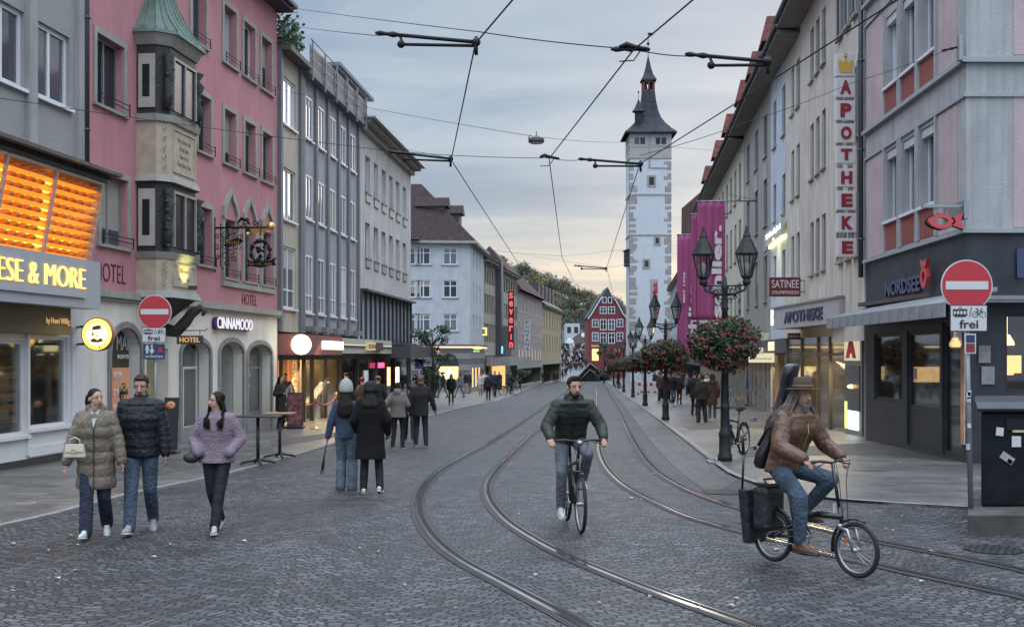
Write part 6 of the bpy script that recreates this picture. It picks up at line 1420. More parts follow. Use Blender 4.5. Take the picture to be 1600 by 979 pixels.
def lamp_proto():
 o=thing('lamp_post','','lamp post',(0,0,0));
 mb=MB();mb.lathe([(.15,0),(.15,.12),(.125,.16),(.12,.5),(.135,.55),(.11,.62),(.088,.7),(.082,1.05),(.105,1.1),(.085,1.16),(.066,1.25),(.055,1.9),(.075,1.93),(.06,2.0),(.055,3.1),(.085,3.14),(.055,3.2),(.05,3.5),(.09,3.56),(.05,3.62),(.03,3.8)],14)
 for i in range(10):a=i*.628;mb.tube([(.086*math.cos(a),.086*math.sin(a),.7),(.062*math.cos(a),.062*math.sin(a),1.9)],.009,4)
 mb.build('pole',M_lamp,o)
 for s_ in(-1,1):
  k=MB();k.tube([(0,0,3.42),(s_*.2,0,3.44),(s_*.40,0,3.52),(s_*.44,0,3.64)],[.035,.028,.025,.03],7);k.tube([(0,0,3.6),(s_*.44,0,3.62)],.018,6)
  for(cx_,cz_,r_)in((.14,3.5,.07),(.27,3.53,.06),(.1,3.3,.06),(.2,3.37,.045)):
   k.tube([(s_*(cx_+r_*(1-i*.04)*math.cos(i*.6)),0,cz_+r_*(1-i*.04)*math.sin(i*.6))for i in range(16)],.009,4)
  k.build('arm',M_lamp,o)
  L=MB();cx_=s_*.44;n=6
  def hexr(r_,z_):return[Vector((cx_+r_*math.cos(i*math.pi/3+.26),r_*math.sin(i*math.pi/3+.26),z_))for i in range(6)]
  def loft(m_,rs):
   for i in range(len(rs)-1):m_.add(hexr(*rs[i])+hexr(*rs[i+1]),[(j,(j+1)%6,6+(j+1)%6,6+j)for j in range(6)])
   m_.add(hexr(*rs[-1]),[tuple(range(6))]);m_.add(hexr(*rs[0]),[tuple(range(5,-1,-1))])
  loft(L,[(.06,3.62),(.09,3.68),(.07,3.74),(.115,3.78),(.12,3.81)])
  loft(L,[(.235,4.24),(.25,4.26),(.17,4.42),(.10,4.56),(.075,4.60),(.085,4.62),(.05,4.70),(.012,4.84)])
  lo,hi=hexr(.11,3.80),hexr(.215,4.25)
  for a,b in zip(lo,hi):L.tube([a,b],.012,4)
  for i in range(6):L.tube([hi[i],hi[(i+1)%6]],.013,4)
  lt=L.build('lantern',M_lamp,o)
  gl=MB();gl.add(hexr(.105,3.81)+hexr(.208,4.24),[(j,(j+1)%6,6+(j+1)%6,6+j)for j in range(6)]);gl.build('lantern_glass',M_lglass,lt)
  bb=MB();bb.lathe([(.02,3.81),(.03,3.9),(.05,3.98),(.05,4.05),(.02,4.12)],10,(cx_,0,0));bb.build('bulb',mat('bulb_milk',(.6,.58,.52),.3),lt)
 rnd=random.Random(9);fb=MB();leafball(fb,(0,0,2.43),.66,.50,3300,.03,.065,rnd,.45,(0,0,1));leafball(fb,(0,0,2.15),.5,.35,500,.03,.055,rnd,.4,(0,1));[leafball(fb,(.62*math.cos(a_),.62*math.sin(a_),2.2+rnd.uniform(-.15,.55)),rnd.uniform(.1,.2),rnd.uniform(.1,.24),70,.025,.06,rnd,.1,(0,0,1))for a_ in[rnd.uniform(0,6.28)for _ in range(16)]];bk=fb.build('flower_basket',[M_lf1,M_lf2],o)
 fl=MB()
 for i in range(210):
  d_=Vector((rnd.gauss(0,1),rnd.gauss(0,1),rnd.gauss(0,1))).normalized();c_=Vector((d_.x*.70,d_.y*.70,2.40+d_.z*.54))*1.0
  r_=rnd.uniform(.02,.06)
  for j in range(7):
   q_=c_+Vector((rnd.gauss(0,1),rnd.gauss(0,1),rnd.gauss(0,1)))*r_*.6;a=Vector((rnd.gauss(0,1),rnd.gauss(0,1),rnd.gauss(0,1))).normalized()*r_*.6;b=a.orthogonal().normalized()*r_*.6
   fl.mi=0 if rnd.random()<.75 else 1;fl.add([q_-a,q_-b,q_+a,q_+b],[(0,1,2,3)])
 fl.build('geranium_flowers',[M_flr,M_flo],bk);return o
lp=lamp_proto()
LPOS=[(4.39,23.75),(5.77,43.3),(7.05,61),(8.4,80),(9.6,99),(10.9,118),(12.1,137)]
labs=['nearest black double lantern lamp post with a big red geranium basket','second lamp post along the pavement, double lantern over a red flower basket','third lamp post along the row, beside the red and white barrier','fourth lamp post from the near end of the flower basket row','fifth lamp post from the near end of the flower basket row','sixth lamp post from the near end of the flower basket row','farthest lamp post of the flower basket row']
for i,(x_,y_)in enumerate(LPOS):
 o=lp if i==0 else copy_tree(lp);o.location=(x_,y_,-SLOPE*y_+.03);o['label']=labs[i];o['group']='double lantern lamp posts with flower baskets';o.rotation_euler=(0,0,R(-14)if i==0 else R(-8+23*i));o.scale=(1,1,1)if i<2 else(1,1,.97)
 for b_ in o.children:
  if b_.name.startswith('flower_basket')and i:b_.scale=(1.25,1.25,1.15);b_.location=(0,0,-.15*2.4)
M_wire=mat('wire_black',(.012,.012,.013),.5,.5)
def at_z(px,py,z_):Y=FOC*(z_-CAMH)/(HOR-py);return P(px,py,Y)
def sag(a,b,s_,n=14):return[a.lerp(b,i/n)-Vector((0,0,s_*4*(i/n)*(1-i/n)))for i in range(n+1)]
def wire(label,pts,r,sags=0.0,cat='overhead wire',name='overhead_wire',ins=()):
 o=wthing(name,label,cat,tuple(pts[0]));mb=MB()
 for i in range(len(pts)-1):mb.tube(sag(pts[i],pts[i+1],sags),r,5)
 mb.build('cable',M_wire,o)
 if ins:
  k=MB()
  for p,d_ in ins:d_=Vector(d_).normalized();k.tube([p-d_*.22,p-d_*.16,p-d_*.06,p,p+d_*.06,p+d_*.16,p+d_*.22],[.014,.034,.02,.034,.02,.034,.014],8)
  k.build('insulator',M_wire,o)
 return o
ZC=5.2
w1p=[at_z(835,-40,ZC),at_z(743,68,ZC),at_z(705,250,ZC),at_z(812,415,ZC),at_z(852,455,ZC)]
w2p=[at_z(1130,-40,ZC),at_z(990,78,ZC),at_z(858,248,ZC),at_z(878,402,ZC),at_z(897,440,ZC)]
w3p=[at_z(1480,-50,ZC),at_z(1196,132,ZC),at_z(1000,256,ZC),at_z(948,418,ZC),at_z(960,470,ZC)]
wire('contact wire over the left track running from top centre to the far left',w1p,.009)
wire('middle contact wire crossing from upper right to the street centre',w2p,.009)
wire('contact wire over the right track from the upper right corner past the tower',w3p,.009)
def ctop(a):return a+Vector((0,0,.12))
s1=[P(434,9,38.3),ctop(w1p[1])+Vector((0,0,.1)),ctop(w2p[1]),P(1085,88,13.6),ctop(w3p[1])+Vector((0,0,.3))]
wire('upper span wire from the pink hotel roof across to the right',[P(434,9,38.3),P(749,50,13.6),P(990,77,12.9),P(1080,88,13.6)],.007,0.02,ins=[(P(985,77,12.92),(1,0,0))])
wire('second span wire below the top one, ending at the upper left wire arm',[P(456,40,36.0),P(590,56,13.2)],.006,.02)
wire('long span wire carrying the round street light from the beige house to the tower',[P(436,140,38.3),P(833,213,24),P(979,222,40),P(1170,238,52)],.006,.05)
wire('lowest span wire from the hotel front to the second pair of wire arms',[P(-10,152,19),P(612,236,20.3),P(860,247,20.0),P(912,249,20.2)],.006,.03)
wire('span wire anchored on the corner building with an egg insulator',[P(1499,71,23.4),P(1330,130,21.6),P(1170,190,21),P(1000,243,20.3)],.006,.03,ins=[(P(1487,76,23.2),(1,.1,.25))])
wire('far thin span wire across the street before the tower',[P(780,390,118),P(948,418,44),P(1060,395,110)],.006,.05)
wire('thin far span wire crossing below the hill top',[P(640,375,63.8),P(880,400,46),P(1062,375,95)],.006,.1)
wire('short span wire from the pale office building to the left bracket',[P(565,215,51),P(705,247,20.3)],.005,.05)
def arm(label,pa,pb,Y,Y2,lower=True):
 a,b=P(*pa,Y),P(*pb,Y2);o=wthing('overhead_bracket',label,'bracket',tuple(a),'black insulated arms holding the tram wires');d_=(b-a).normalized();mb=MB()
 mb.tube([a+d_*.12,b],.022,8);c_=a+d_*.15-Vector((0,0,.10));mb.tube([a+d_*.15,c_+d_*.05,b-Vector((0,0,.04))],.018,7)
 mb.build('tube_pair',M_wire,o);k=MB();k.tube([a-d_*.13,a-d_*.08,a,a+d_*.08,a+d_*.14],[.014,.032,.02,.036,.02],8);k.ball(b,.05,n=8,m=6);k.ball(c_+d_*.02,.045,n=8,m=6);k.tube([b-d_*.0+Vector((0,0,.06)),b-Vector((0,0,.14))],.02,6);k.build('clamp',M_wire,o)
arm('upper left black wire arm of two tubes, high above the street',(604,53),(744,66),12.8,12.6)
arm('upper right black wire arm, near the gutter of the right houses',(1088,86),(1200,96),12.9,12.6)
arm('smaller wire arm in front of the pale office building roof',(618,238),(704,248),20.2,20)
arm('smaller wire arm directly before the tower',(915,249),(1001,256),20.2,20.2)
arm('smallest far wire arm between hill and tower',(902,415),(947,419),44,44)
for(px,py,Y,lab)in((858,248,20,'wire clamp on the middle contact wire over the street centre'),(990,78,12.9,'crossing clamp where the middle wire meets the upper span')):
 mb=MB();p=P(px,py,Y);mb.tube([p+Vector((-.16,0,.03)),p+Vector((-.08,0,.06)),p+Vector((.02,0,.03)),p+Vector((.18,0,0))],[.02,.034,.028,.02],7);mb.tube([p+Vector((.1,0,.02)),p+Vector((.0,0,-.12)),p+Vector((-.16,0,-.13))],.008,5);props(mb.build('wire_clamp',M_wire),lab,'wire clamp')
p=P(838,220,24);t=wthing('street_light','small dark round street light hanging from the long span wire','street light',tuple(p));mb=MB();mb.lathe([(.05,.12),(.16,.06),(.17,.0),(.15,-.02)],18,p-Vector((0,0,.02)),smooth=False);mb.tube([p+Vector((0,0,.1)),p+Vector((0,0,.1+7*24/FOC))],.01,5);mb.tube([p+Vector((-.12,0,.12)),p+Vector((-.17,0,.05)),p+Vector((-.12,0,0))],.012,5);mb.build('housing',M_dframe,t);mb=MB();mb.lathe([(.14,-.03),(.13,-.035)],18,p-Vector((0,0,.02)));mb.build('lens',M_white,t)
q_=P(1499,71,23.1);mb=MB();mb.box(q_.x-.02,q_.x+.05,23.05,23.2,q_.z-.3,q_.z+.2);mb.build('wall_anchor',M_metalgrey)
props(bpy.data.objects['wall_anchor'],'small steel anchor plate on the corner building holding a span wire','anchor plate')
M_signred=mat('sign_red_reflective',(.42,.02,.03),.4);M_signw=mat('sign_white',(.52,.52,.52),.45);M_signblk=mat('sign_black',(.02,.02,.02),.5);M_signblue=mat('sign_darkblue',(.015,.03,.10),.4);M_galv=mat('galvanised_steel',(.30,.32,.34),.45,.6,var=.15)
def zq(mb,pts,y0,t):mb.prism([Vector((x,y0,z))for x,z in pts],(0,-t,0))
def ringz(mb,cx_,cz_,r_,t,y0,n=20):
 vs=[Vector((cx_+rr_*math.cos(i*2*math.pi/n),y0,cz_+rr_*math.sin(i*2*math.pi/n)))for rr_ in(r_-t,r_+t)for i in range(n)];mb.add(vs,[(i,(i+1)%n,n+(i+1)%n,n+i)for i in range(n)])
def tram_bike_sign(o,x0_,x1_,z0_,z1_,y_):
 mb=MB();mb.box(x0_,x1_,y_,y_+.01,z0_,z1_);mb.build('sub_plate',M_signblk,o,bevel=.004);mb=MB();mb.box(x0_+.012,x1_-.012,y_-.004,y_,z0_+.012,z1_-.012);mb.build('plate_face',M_signw,o)
 W_,H_=x1_-x0_,z1_-z0_;X=lambda a:x0_+W_*a;Z=lambda a:z0_+H_*a;k=MB();yy=y_-.006
 k.box(X(.08),X(.46),yy-.002,yy,Z(.60),Z(.65));k.box(X(.08),X(.46),yy-.002,yy,Z(.78),Z(.84));
 for a in(.08,.16,.25,.34,.43):k.box(X(a),X(a+.02),yy-.002,yy,Z(.6),Z(.8))
 k.box(X(.12),X(.42),yy-.002,yy,Z(.55),Z(.60));k.tube([(X(.22),yy-.002,Z(.84)),(X(.27),yy-.002,Z(.93)),(X(.33),yy-.002,Z(.84))],.003,4)
 k.tube([(X(.52),yy-.002,Z(.54)),(X(.57),yy-.002,Z(.92))],.004,4)
 r_=H_*.105
 ringz(k,X(.67),Z(.64),r_,.004,yy);ringz(k,X(.87),Z(.64),r_,.004,yy)
 for a,b in(((.67,.64),(.73,.8)),((.73,.8),(.83,.8)),((.83,.8),(.87,.64)),((.83,.8),(.76,.63)),((.76,.63),(.67,.64)),((.73,.8),(.71,.86)),((.68,.86),(.74,.86)),((.83,.8),(.83,.87)),((.83,.87),(.87,.87)),((.73,.8),(.76,.63))):k.tube([(X(a[0]),yy-.002,Z(a[1])),(X(b[0]),yy-.002,Z(b[1]))],.003,4)
 k.build('tram_and_bicycle_pictogram',M_signblk,o)
 put_text('frei',Vector((X(.25),yy,Z(.12))),(1,0,0),UP,W_*.5,H_*.33,M_signblk,o,extrude=.002,bold=.02)
def no_entry(label,cx_,cz_,y_,r_,base_z,lean=0.0,px=None):
 o=wthing('no_entry_sign',label,'road sign',(cx_,y_,base_z),'no entry signs');q_=Matrix(((1,0,0),(0,0,1),(0,-1,0))).to_3x3()
 mb=MB();mb.tube([(cx_+lean,y_+.06,base_z),(cx_,y_+.06,cz_+r_*.6)],.032,10);mb.build('pole',M_galv,o)
 mb=MB();disc_on(mb,Vector((cx_,y_+.02,cz_)),r_,.012,Matrix(((1,0,0),(0,0,-1),(0,1,0))).to_3x3(),48);mb.build('disc',M_signw,o)
 mb=MB();disc_on(mb,Vector((cx_,y_+.006,cz_)),r_*.955,.003,Matrix(((1,0,0),(0,0,-1),(0,1,0))).to_3x3(),48);mb.build('red_face',M_signred,o)
 mb=MB();mb.box(cx_-r_*.82,cx_+r_*.82,y_-.002,y_+.002,cz_-r_*.15,cz_+r_*.17);mb.build('white_bar',M_signw,o);return o
p=P(241.5,487,20.8);o=no_entry('left no entry sign above the tram and bicycle plate and blue toilet sign',p.x,p.z,20.8,.305,-SLOPE*20.8,.0)
a,b=P(221.5,535,20.78),P(259.5,511,20.78);tram_bike_sign(o,a.x,b.x,a.z,b.z,20.78)
a,b=P(224,561,20.77),P(257.5,537,20.77);mb=MB();mb.box(a.x,b.x,20.77,20.78,a.z,b.z);mb.build('toilet_plate',M_signblue,o)
k=MB();W_=b.x-a.x;H_=b.z-a.z
for xx,sk in((.18,0),(.40,1)):
 cx_=a.x+W_*xx;disc_on(k,Vector((cx_,20.768,a.z+H_*.86)),.022,.003,Matrix(((1,0,0),(0,0,-1),(0,1,0))).to_3x3(),12)
 if sk:zq(k,[(cx_-.05,a.z+H_*.5),(cx_+.05,a.z+H_*.5),(cx_,a.z+H_*.8)],20.768,.003);k.box(cx_-.02,cx_+.02,20.765,20.768,a.z+H_*.38,a.z+H_*.5)
 else:k.box(cx_-.03,cx_+.03,20.765,20.768,a.z+H_*.58,a.z+H_*.8);k.box(cx_-.02,cx_+.02,20.765,20.768,a.z+H_*.38,a.z+H_*.58)
k.build('toilet_pictograms',M_signw,o);k=MB();cx_=a.x+W_*.78;zq(k,[(cx_-.055,a.z+H_*.45),(cx_+.055,a.z+H_*.45),(cx_,a.z+H_*.85)],20.768,.003);k.build('red_triangle',M_signred,o)
put_text('toiletten',Vector((a.x+.03,20.768,a.z+.03)),(1,0,0),UP,W_-.06,.06,M_signw,o,extrude=.002)
YS=13.7;p=P(1511,446,YS);o=no_entry('right no entry sign, close to the camera beside the dark litter container',p.x,p.z,YS,.308,.08,.07)
a,b=P(1484,518,YS-.02),P(1543,476,YS-.02);tram_bike_sign(o,a.x,b.x,a.z,b.z,YS-.02)
a,b=P(1507,552,YS-.02),P(1524.5,521,YS-.02);mb=MB();mb.box(a.x,b.x,YS-.03,YS-.02,a.z,b.z);mb.build('small_plate',M_signw,o)
mb=MB();mb.box(a.x+.015,b.x-.015,YS-.034,YS-.03,a.z+(b.z-a.z)*.55,b.z-.015);mb.build('blue_field',M_signblue,o);mb=MB();mb.box(a.x+.015,b.x-.015,YS-.034,YS-.03,a.z+.015,a.z+(b.z-a.z)*.5);mb.build('red_field',mat('sign_maroon',(.2,.02,.03),.5),o)
mb=MB();rnd=random.Random(6)
for i in range(5):zz_=rnd.uniform(.5,1.7);mb.cbox((p.x+.03+rnd.uniform(-.01,.01),YS+.02,zz_),.045,.01,rnd.uniform(.03,.09))
build_each(mb,'sticker',M_paper,o)
mb=MB();mb.hexa([(5.24,13.25,-.2),(8.0,13.25,-.2),(8.0,15.6,-.2),(6.18,15.6,-.2),(5.24,13.25,.07),(8.0,13.25,.07),(8.0,15.6,.07),(6.18,15.6,.07)]);props(mb.build('stone_plinth',mat('worn_concrete',(.06,.056,.052),.9,var=.4,vs=3,bump=.7,bs=20),bevel=.015),'low worn concrete plinth under the litter container and road sign','plinth')
lb_=wthing('litter_container','dark litter container covered in stickers with a curved lid','litter bin',(6.2,14.3,.07));M_bin=mat('bin_blue_black',(.008,.010,.012),.5,.0,spec=.15,var=.3,vs=5,bump=.1)
mb=MB();mb.hexa([(5.68,13.95,.07),(7.2,13.95,.07),(7.2,14.9,.07),(6.10,14.9,.07),(5.68,13.95,1.22),(7.2,13.95,1.22),(7.2,14.9,1.22),(6.10,14.9,1.22)]);mb.build('body',M_bin,lb_,bevel=.03)
mb=MB();pr2=[(-.08,0),(-.1,.04),(-.02,.12),(.3,.17),(.7,.17),(1.0,.1),(1.04,0)];mb.prism([Vector((5.60+max(0,y_)*.42,13.95+y_,1.22+z_))for y_,z_ in pr2],(1.7,0,0));mb.build('lid',mat('bin_lid',(.035,.04,.045),.35,.2,var=.2),lb_,bevel=.01)
mb=MB();mb.box(5.98,6.35,13.93,13.96,1.0,1.14);mb.build('opening',M_black,lb_)
for i,(x_,z_,w_,h_,a_,m_)in enumerate(((5.9,.98,.09,.1,.1,M_signw),(6.1,.86,.11,.13,0,M_signw),(6.28,.86,.12,.13,.5,M_signw),(6.15,.99,.2,.04,0,M_leaf),(5.99,.66,.17,.09,.6,mat('sticker_grey',(.3,.3,.3),.5)),(6.02,.62,.06,.05,.6,M_signred))):
 k=MB();k.cbox((x_,13.935,z_),w_,.01,h_,Matrix.Rotation(a_,3,'Y'));k.build('sticker',m_,lb_)
M_tab=mat('table_black',(.018,.018,.02),.4)
def high_table(px,py,label,top,tm):
 g_=G(px,py);z0_=g_.z+.035;o=wthing('high_table',label,'table',(g_.x,g_.y,z0_),'black high tables on the pavement');mb=MB();mb.box(g_.x-top[0],g_.x+top[1],g_.y-.3,g_.y+.3,z0_+.93,z0_+.96);mb.build('tabletop',tm,o,bevel=.008)
 mb=MB();mb.tube([(g_.x,g_.y,z0_+.05),(g_.x,g_.y,z0_+.93)],.035,10);mb.build('column',M_tab,o)
 for a in(.4,1.97,3.54,5.11):k=MB();d_=Vector((math.cos(a),math.sin(a),0));c_=Vector((g_.x,g_.y,z0_));k.tube([c_+Vector((0,0,.09)),c_+d_*.33+Vector((0,0,.03))],[.03,.022],6);k.tube([c_+d_*.33,c_+d_*.33+Vector((0,0,.03))],.03,8);k.build('leg',M_tab,o)
high_table(403,727,'black topped high table on the left, nearer to the camera',(.42,.44),M_tab)
high_table(437,717,'high table with a pale wooden edge behind the black one',(.32,.3),mat('table_wood'))
def aboard(label,px,py,w,h,m,face,Y=None):
 g_=G(px,py);o=wthing('advertising_board',label,'board',(g_.x,g_.y,g_.z+.035));z0_=g_.z+.035;mb=MB();mb.hexa([(g_.x-w/2,g_.y-.02,z0_+.1),(g_.x+w/2,g_.y-.02,z0_+.1),(g_.x+w/2,g_.y+.04,z0_+.1),(g_.x-w/2,g_.y+.04,z0_+.1),(g_.x-w/2,g_.y+.1,z0_+h),(g_.x+w/2,g_.y+.1,z0_+h),(g_.x+w/2,g_.y+.16,z0_+h),(g_.x-w/2,g_.y+.16,z0_+h)]);mb.build('frame',M_tab,o)
 mb=MB();mb.hexa([(g_.x-w/2+.04,g_.y-.03,z0_+.14),(g_.x+w/2-.04,g_.y-.03,z0_+.14),(g_.x+w/2-.04,g_.y-.02,z0_+.14),(g_.x-w/2+.04,g_.y-.02,z0_+.14),(g_.x-w/2+.04,g_.y+.085,z0_+h-.05),(g_.x+w/2-.04,g_.y+.085,z0_+h-.05),(g_.x+w/2-.04,g_.y+.1,z0_+h-.05),(g_.x-w/2+.04,g_.y+.1,z0_+h-.05)]);mb.build('poster',face,o)
 mb=MB();mb.cbox((g_.x,g_.y+.08,z0_+.05),w*1.05,.45,.09);mb.build('base',M_tab,o,bevel=.03);return o
aboard('poster stand with a brown red waffle poster near the rope barrier',461,671,.52,1.15,M_tab,mat('poster_brown',(.16,.05,.045),.5,var=.9,vs=7,bump=.2))
o=aboard('narrow black board with an ice cream picture behind the man in black',266,711,.32,1.25,M_tab,M_tab)
g_=G(266,711);mb=MB();mb.ball((g_.x,g_.y+.04,g_.z+1.12),.11,.03,.09,10,6);mb.build('picture',mat('icecream_orange',(.6,.25,.12),.5,var=.5,vs=20),o)
M_brs=mat('brass',(.7,.45,.16),.3,.9);prev=None
sp_=[]
for i,(px,py)in enumerate(((493,671),(526,655),(470,655))):
 g_=G(px,py);z0_=g_.z+.035;o=wthing('stanchion',('brass rope stanchion nearest to the poster stand','brass rope stanchion farther from the poster stand by the shop window','brass rope stanchion close to the lit entrance')[i],'stanchion',(g_.x,g_.y,z0_),'brass rope stanchions');mb=MB();mb.lathe([(.16,0),(.16,.02),(.05,.06),(.025,.08),(.025,.9),(.04,.91),(.045,.96),(.03,1.0),(.01,1.01)],14,(g_.x,g_.y,z0_));mb.build('post',M_brs,o);sp_.append(Vector((g_.x,g_.y,z0_+.88)))
mb=MB();mb.tube(sag(sp_[0],sp_[1],.22),.028,8);mb.tube(sag(sp_[0],sp_[2],.22),.028,8);props(mb.build('red_rope',mat('red_velvet',(.35,.03,.03),.7)),'red velvet rope hanging between the brass stanchions','rope')
g_=G(1013,617);o=wthing('construction_barrier','red and white construction barrier behind the lamp posts','barrier',(g_.x,g_.y,g_.z));z0_=g_.z+.035
mb=MB();mb.box(g_.x-.88,g_.x+.88,g_.y-.05,g_.y+.05,z0_+.1,z0_+1.0);mb.build('white_panel',M_signw,o,bevel=.02);mb=MB()
for i in range(4):mb.box(g_.x-.8+i*.45,g_.x-.58+i*.45,g_.y-.06,g_.y-.051,z0_+.68,z0_+.92)
for i in range(3):mb.box(g_.x-.6+i*.5,g_.x-.4+i*.5,g_.y-.06,g_.y-.051,z0_+.14,z0_+.28)
mb.build('red_fields',M_signred,o)
for s_ in(-.8,.8):mb=MB();mb.cbox((g_.x+s_,g_.y,z0_+.05),.12,.6,.1);mb.build('foot',M_tab,o)
M_chair=mat('chair_grey_metal',(.33,.34,.35),.35,.7);M_cush=mat('chair_orange_cushion',(.45,.18,.04),.7)
def cafe_chair():
 o=thing('cafe_chair','','chair');mb=MB();mb.box(-.22,.22,-.22,.22,.44,.47);mb.build('seat',M_cush,o)
 mb=MB();mb.tube([(-.22,.2,.45),(-.24,.24,.7),(-.2,.27,.85),(0,.28,.9),(.2,.27,.85),(.24,.24,.7),(.22,.2,.45)],.014,6)
 for x_ in(-.1,0,.1):mb.tube([(x_,.21,.45),(x_,.27,.88)],.008,5)
 mb.build('backrest',M_chair,o)
 for x_,y_ in((-.2,-.2),(.2,-.2),(-.2,.2),(.2,.2)):k=MB();k.tube([(x_,y_,.45),(x_*1.2,y_*1.2,0)],.013,6);k.build('leg',M_chair,o)
 return o
cc0=cafe_chair()
for i,(px,py,rz2,lab)in enumerate(((1148,636,1.8,'grey metal cafe chair with orange seat closest to the first lamp post'),(1160,635,4.3,'grey metal cafe chair between two others beside the folded blue parasol'),(1183,636,1.4,'grey metal cafe chair at the right end by the shop wall'),(1174,630,3.2,'grey metal cafe chair half hidden behind the blue parasol'))):
 c_=cc0 if i==0 else copy_tree(cc0);g_=G(px,py);c_.location=(g_.x,g_.y,g_.z+.04);c_.rotation_euler=(0,0,rz2);c_['label']=lab;c_['group']='cafe chairs in front of the shop row'
for i,(px,py)in enumerate(((1169,634),(1155,628))):
 g_=G(px,py);o=wthing('folded_parasol',('folded dark blue parasol beside the cafe chairs, the nearer one','folded dark blue parasol beside the cafe chairs, the farther one')[i],'parasol',(g_.x,g_.y,g_.z),'folded parasols');mb=MB();mb.lathe([(.03,0),(.03,.5),(.16,.55),(.12,1.2),(.05,2.0 if i==0 else 1.5)],9,(g_.x,g_.y,g_.z));mb.build('cloth',mat('parasol_blue',(.02,.05,.12),.8),o);mb=MB();mb.lathe([(.25,0),(.25,.08),(.05,.1)],12,(g_.x,g_.y,g_.z+.03));mb.build('foot',M_tab,o)
g_=G(690,612);o=wthing('bench','dark street bench under the small tree by the corner house','bench',(g_.x,g_.y,g_.z));mb=MB();mb.box(g_.x-1.6,g_.x+1.6,g_.y-.25,g_.y+.25,g_.z+.42,g_.z+.5);mb.build('seat',M_tab,o)
for s_ in(-1.3,1.3):mb=MB();mb.box(g_.x+s_-.1,g_.x+s_+.1,g_.y-.2,g_.y+.2,g_.z,g_.z+.42);mb.build('leg',M_tab,o)
g_=G(655,622);o=wthing('blue_street_sign','small dark blue sign on a post below the street tree','sign',(g_.x,g_.y,g_.z));mb=MB();a,b=P(648,576,g_.y),P(661,562,g_.y);mb.box(a.x,b.x,g_.y-.03,g_.y,a.z,b.z);mb.build('plate',M_signblue,o);mb=MB();mb.tube([(g_.x,g_.y+.03,g_.z),(g_.x,g_.y+.03,b.z)],.03,8);mb.build('pole',M_galv,o)
for(px,py,h_,lab)in((894,591,6.2,'slim pale pole at the foot of the ramp, left of the stair wall'),(809,601,5.0,'dark lamp mast beside the canopy of the department store')):
 g_=G(px,py);mb=MB();mb.tube([(g_.x,g_.y,g_.z-.2),(g_.x,g_.y,g_.z+h_)],.07,8);mb.ball((g_.x,g_.y,g_.z+h_),.12,n=8,m=6);props(mb.build('mast',M_galv if px>850 else M_tab),lab,'mast')
mb=MB();g_=P(1004,520,120);mb.prism([P(993,523,120),P(1016,523,120),P(1004.5,511,120)],(0,2,0));mb.tube([P(1004.5,512,121),P(1004.5,600,121)],.04,6);props(mb.build('white_parasol',M_white),'open white parasol seen far off between the lamp posts','parasol')
def vox(mb,name,m,voxel,par,smooth=3,mats=None):
 """one continuous skin out of the overlapping shapes in mb"""
 me=bpy.data.meshes.new(name);me.from_pydata([tuple(v)for v in mb.v],[],mb.f)
 bm=bmesh.new();bm.from_mesh(me);bmesh.ops.recalc_face_normals(bm,faces=bm.faces);bm.to_mesh(me);bm.free()
 t=bpy.data.objects.new('tmp',me);COL.objects.link(t)
 r=t.modifiers.new('r','REMESH');r.mode='VOXEL';r.voxel_size=voxel;r.use_smooth_shade=True
 if smooth:s=t.modifiers.new('s','SMOOTH');s.iterations=smooth;s.factor=.5
 dg=bpy.context.evaluated_depsgraph_get();m2=bpy.data.meshes.new_from_object(t.evaluated_get(dg));m2 .name=name
 bpy.data.objects.remove(t);bpy.data.meshes.remove(me)
 m2 .materials.clear()
 for mm in(m if isinstance(m,list)else[m]):m2 .materials.append(mm)
 if mats:
  for p in m2 .polygons:p.material_index=mats(p.center)
 o=bpy.data.objects.new(name,m2);COL.objects.link(o);o.parent=par;return o
def ik(a,b,l1,l2,pole):
 d=b-a;L=d.length;L=max(min(L,(l1+l2)*.999),abs(l1-l2)*1.01);dn=d.normalized();x=(l1*l1-l2*l2+L*L)/(2*L);h=math.sqrt(max(0,l1*l1-x*x));pv=Vector(pole)-dn*Vector(pole).dot(dn);pv.normalize();return a+dn*x+pv*h,a+dn*L
def limb(mb,a,b,r0,r1,bulge=0.0,step=.08,n=12,flat=1.0,mid=None):
 L=(b-a).length;k=max(3,int(L/(.02 if bulge else .06)));pts=[];rs=[]
 for i in range(k+1):
  t=i/k;r=r0+(r1-r0)*t
  if mid:r+=mid*math.sin(math.pi*t)
  if bulge:r+=bulge*abs(math.sin(math.pi*t*L/step))**.6-bulge*.5
  pts.append(a.lerp(b,t));rs.append(max(.004,r))
 mb.tube(pts,rs,n,flat=flat);mb.ball(a,r0,n=10,m=7);mb.ball(b,r1,n=10,m=7)
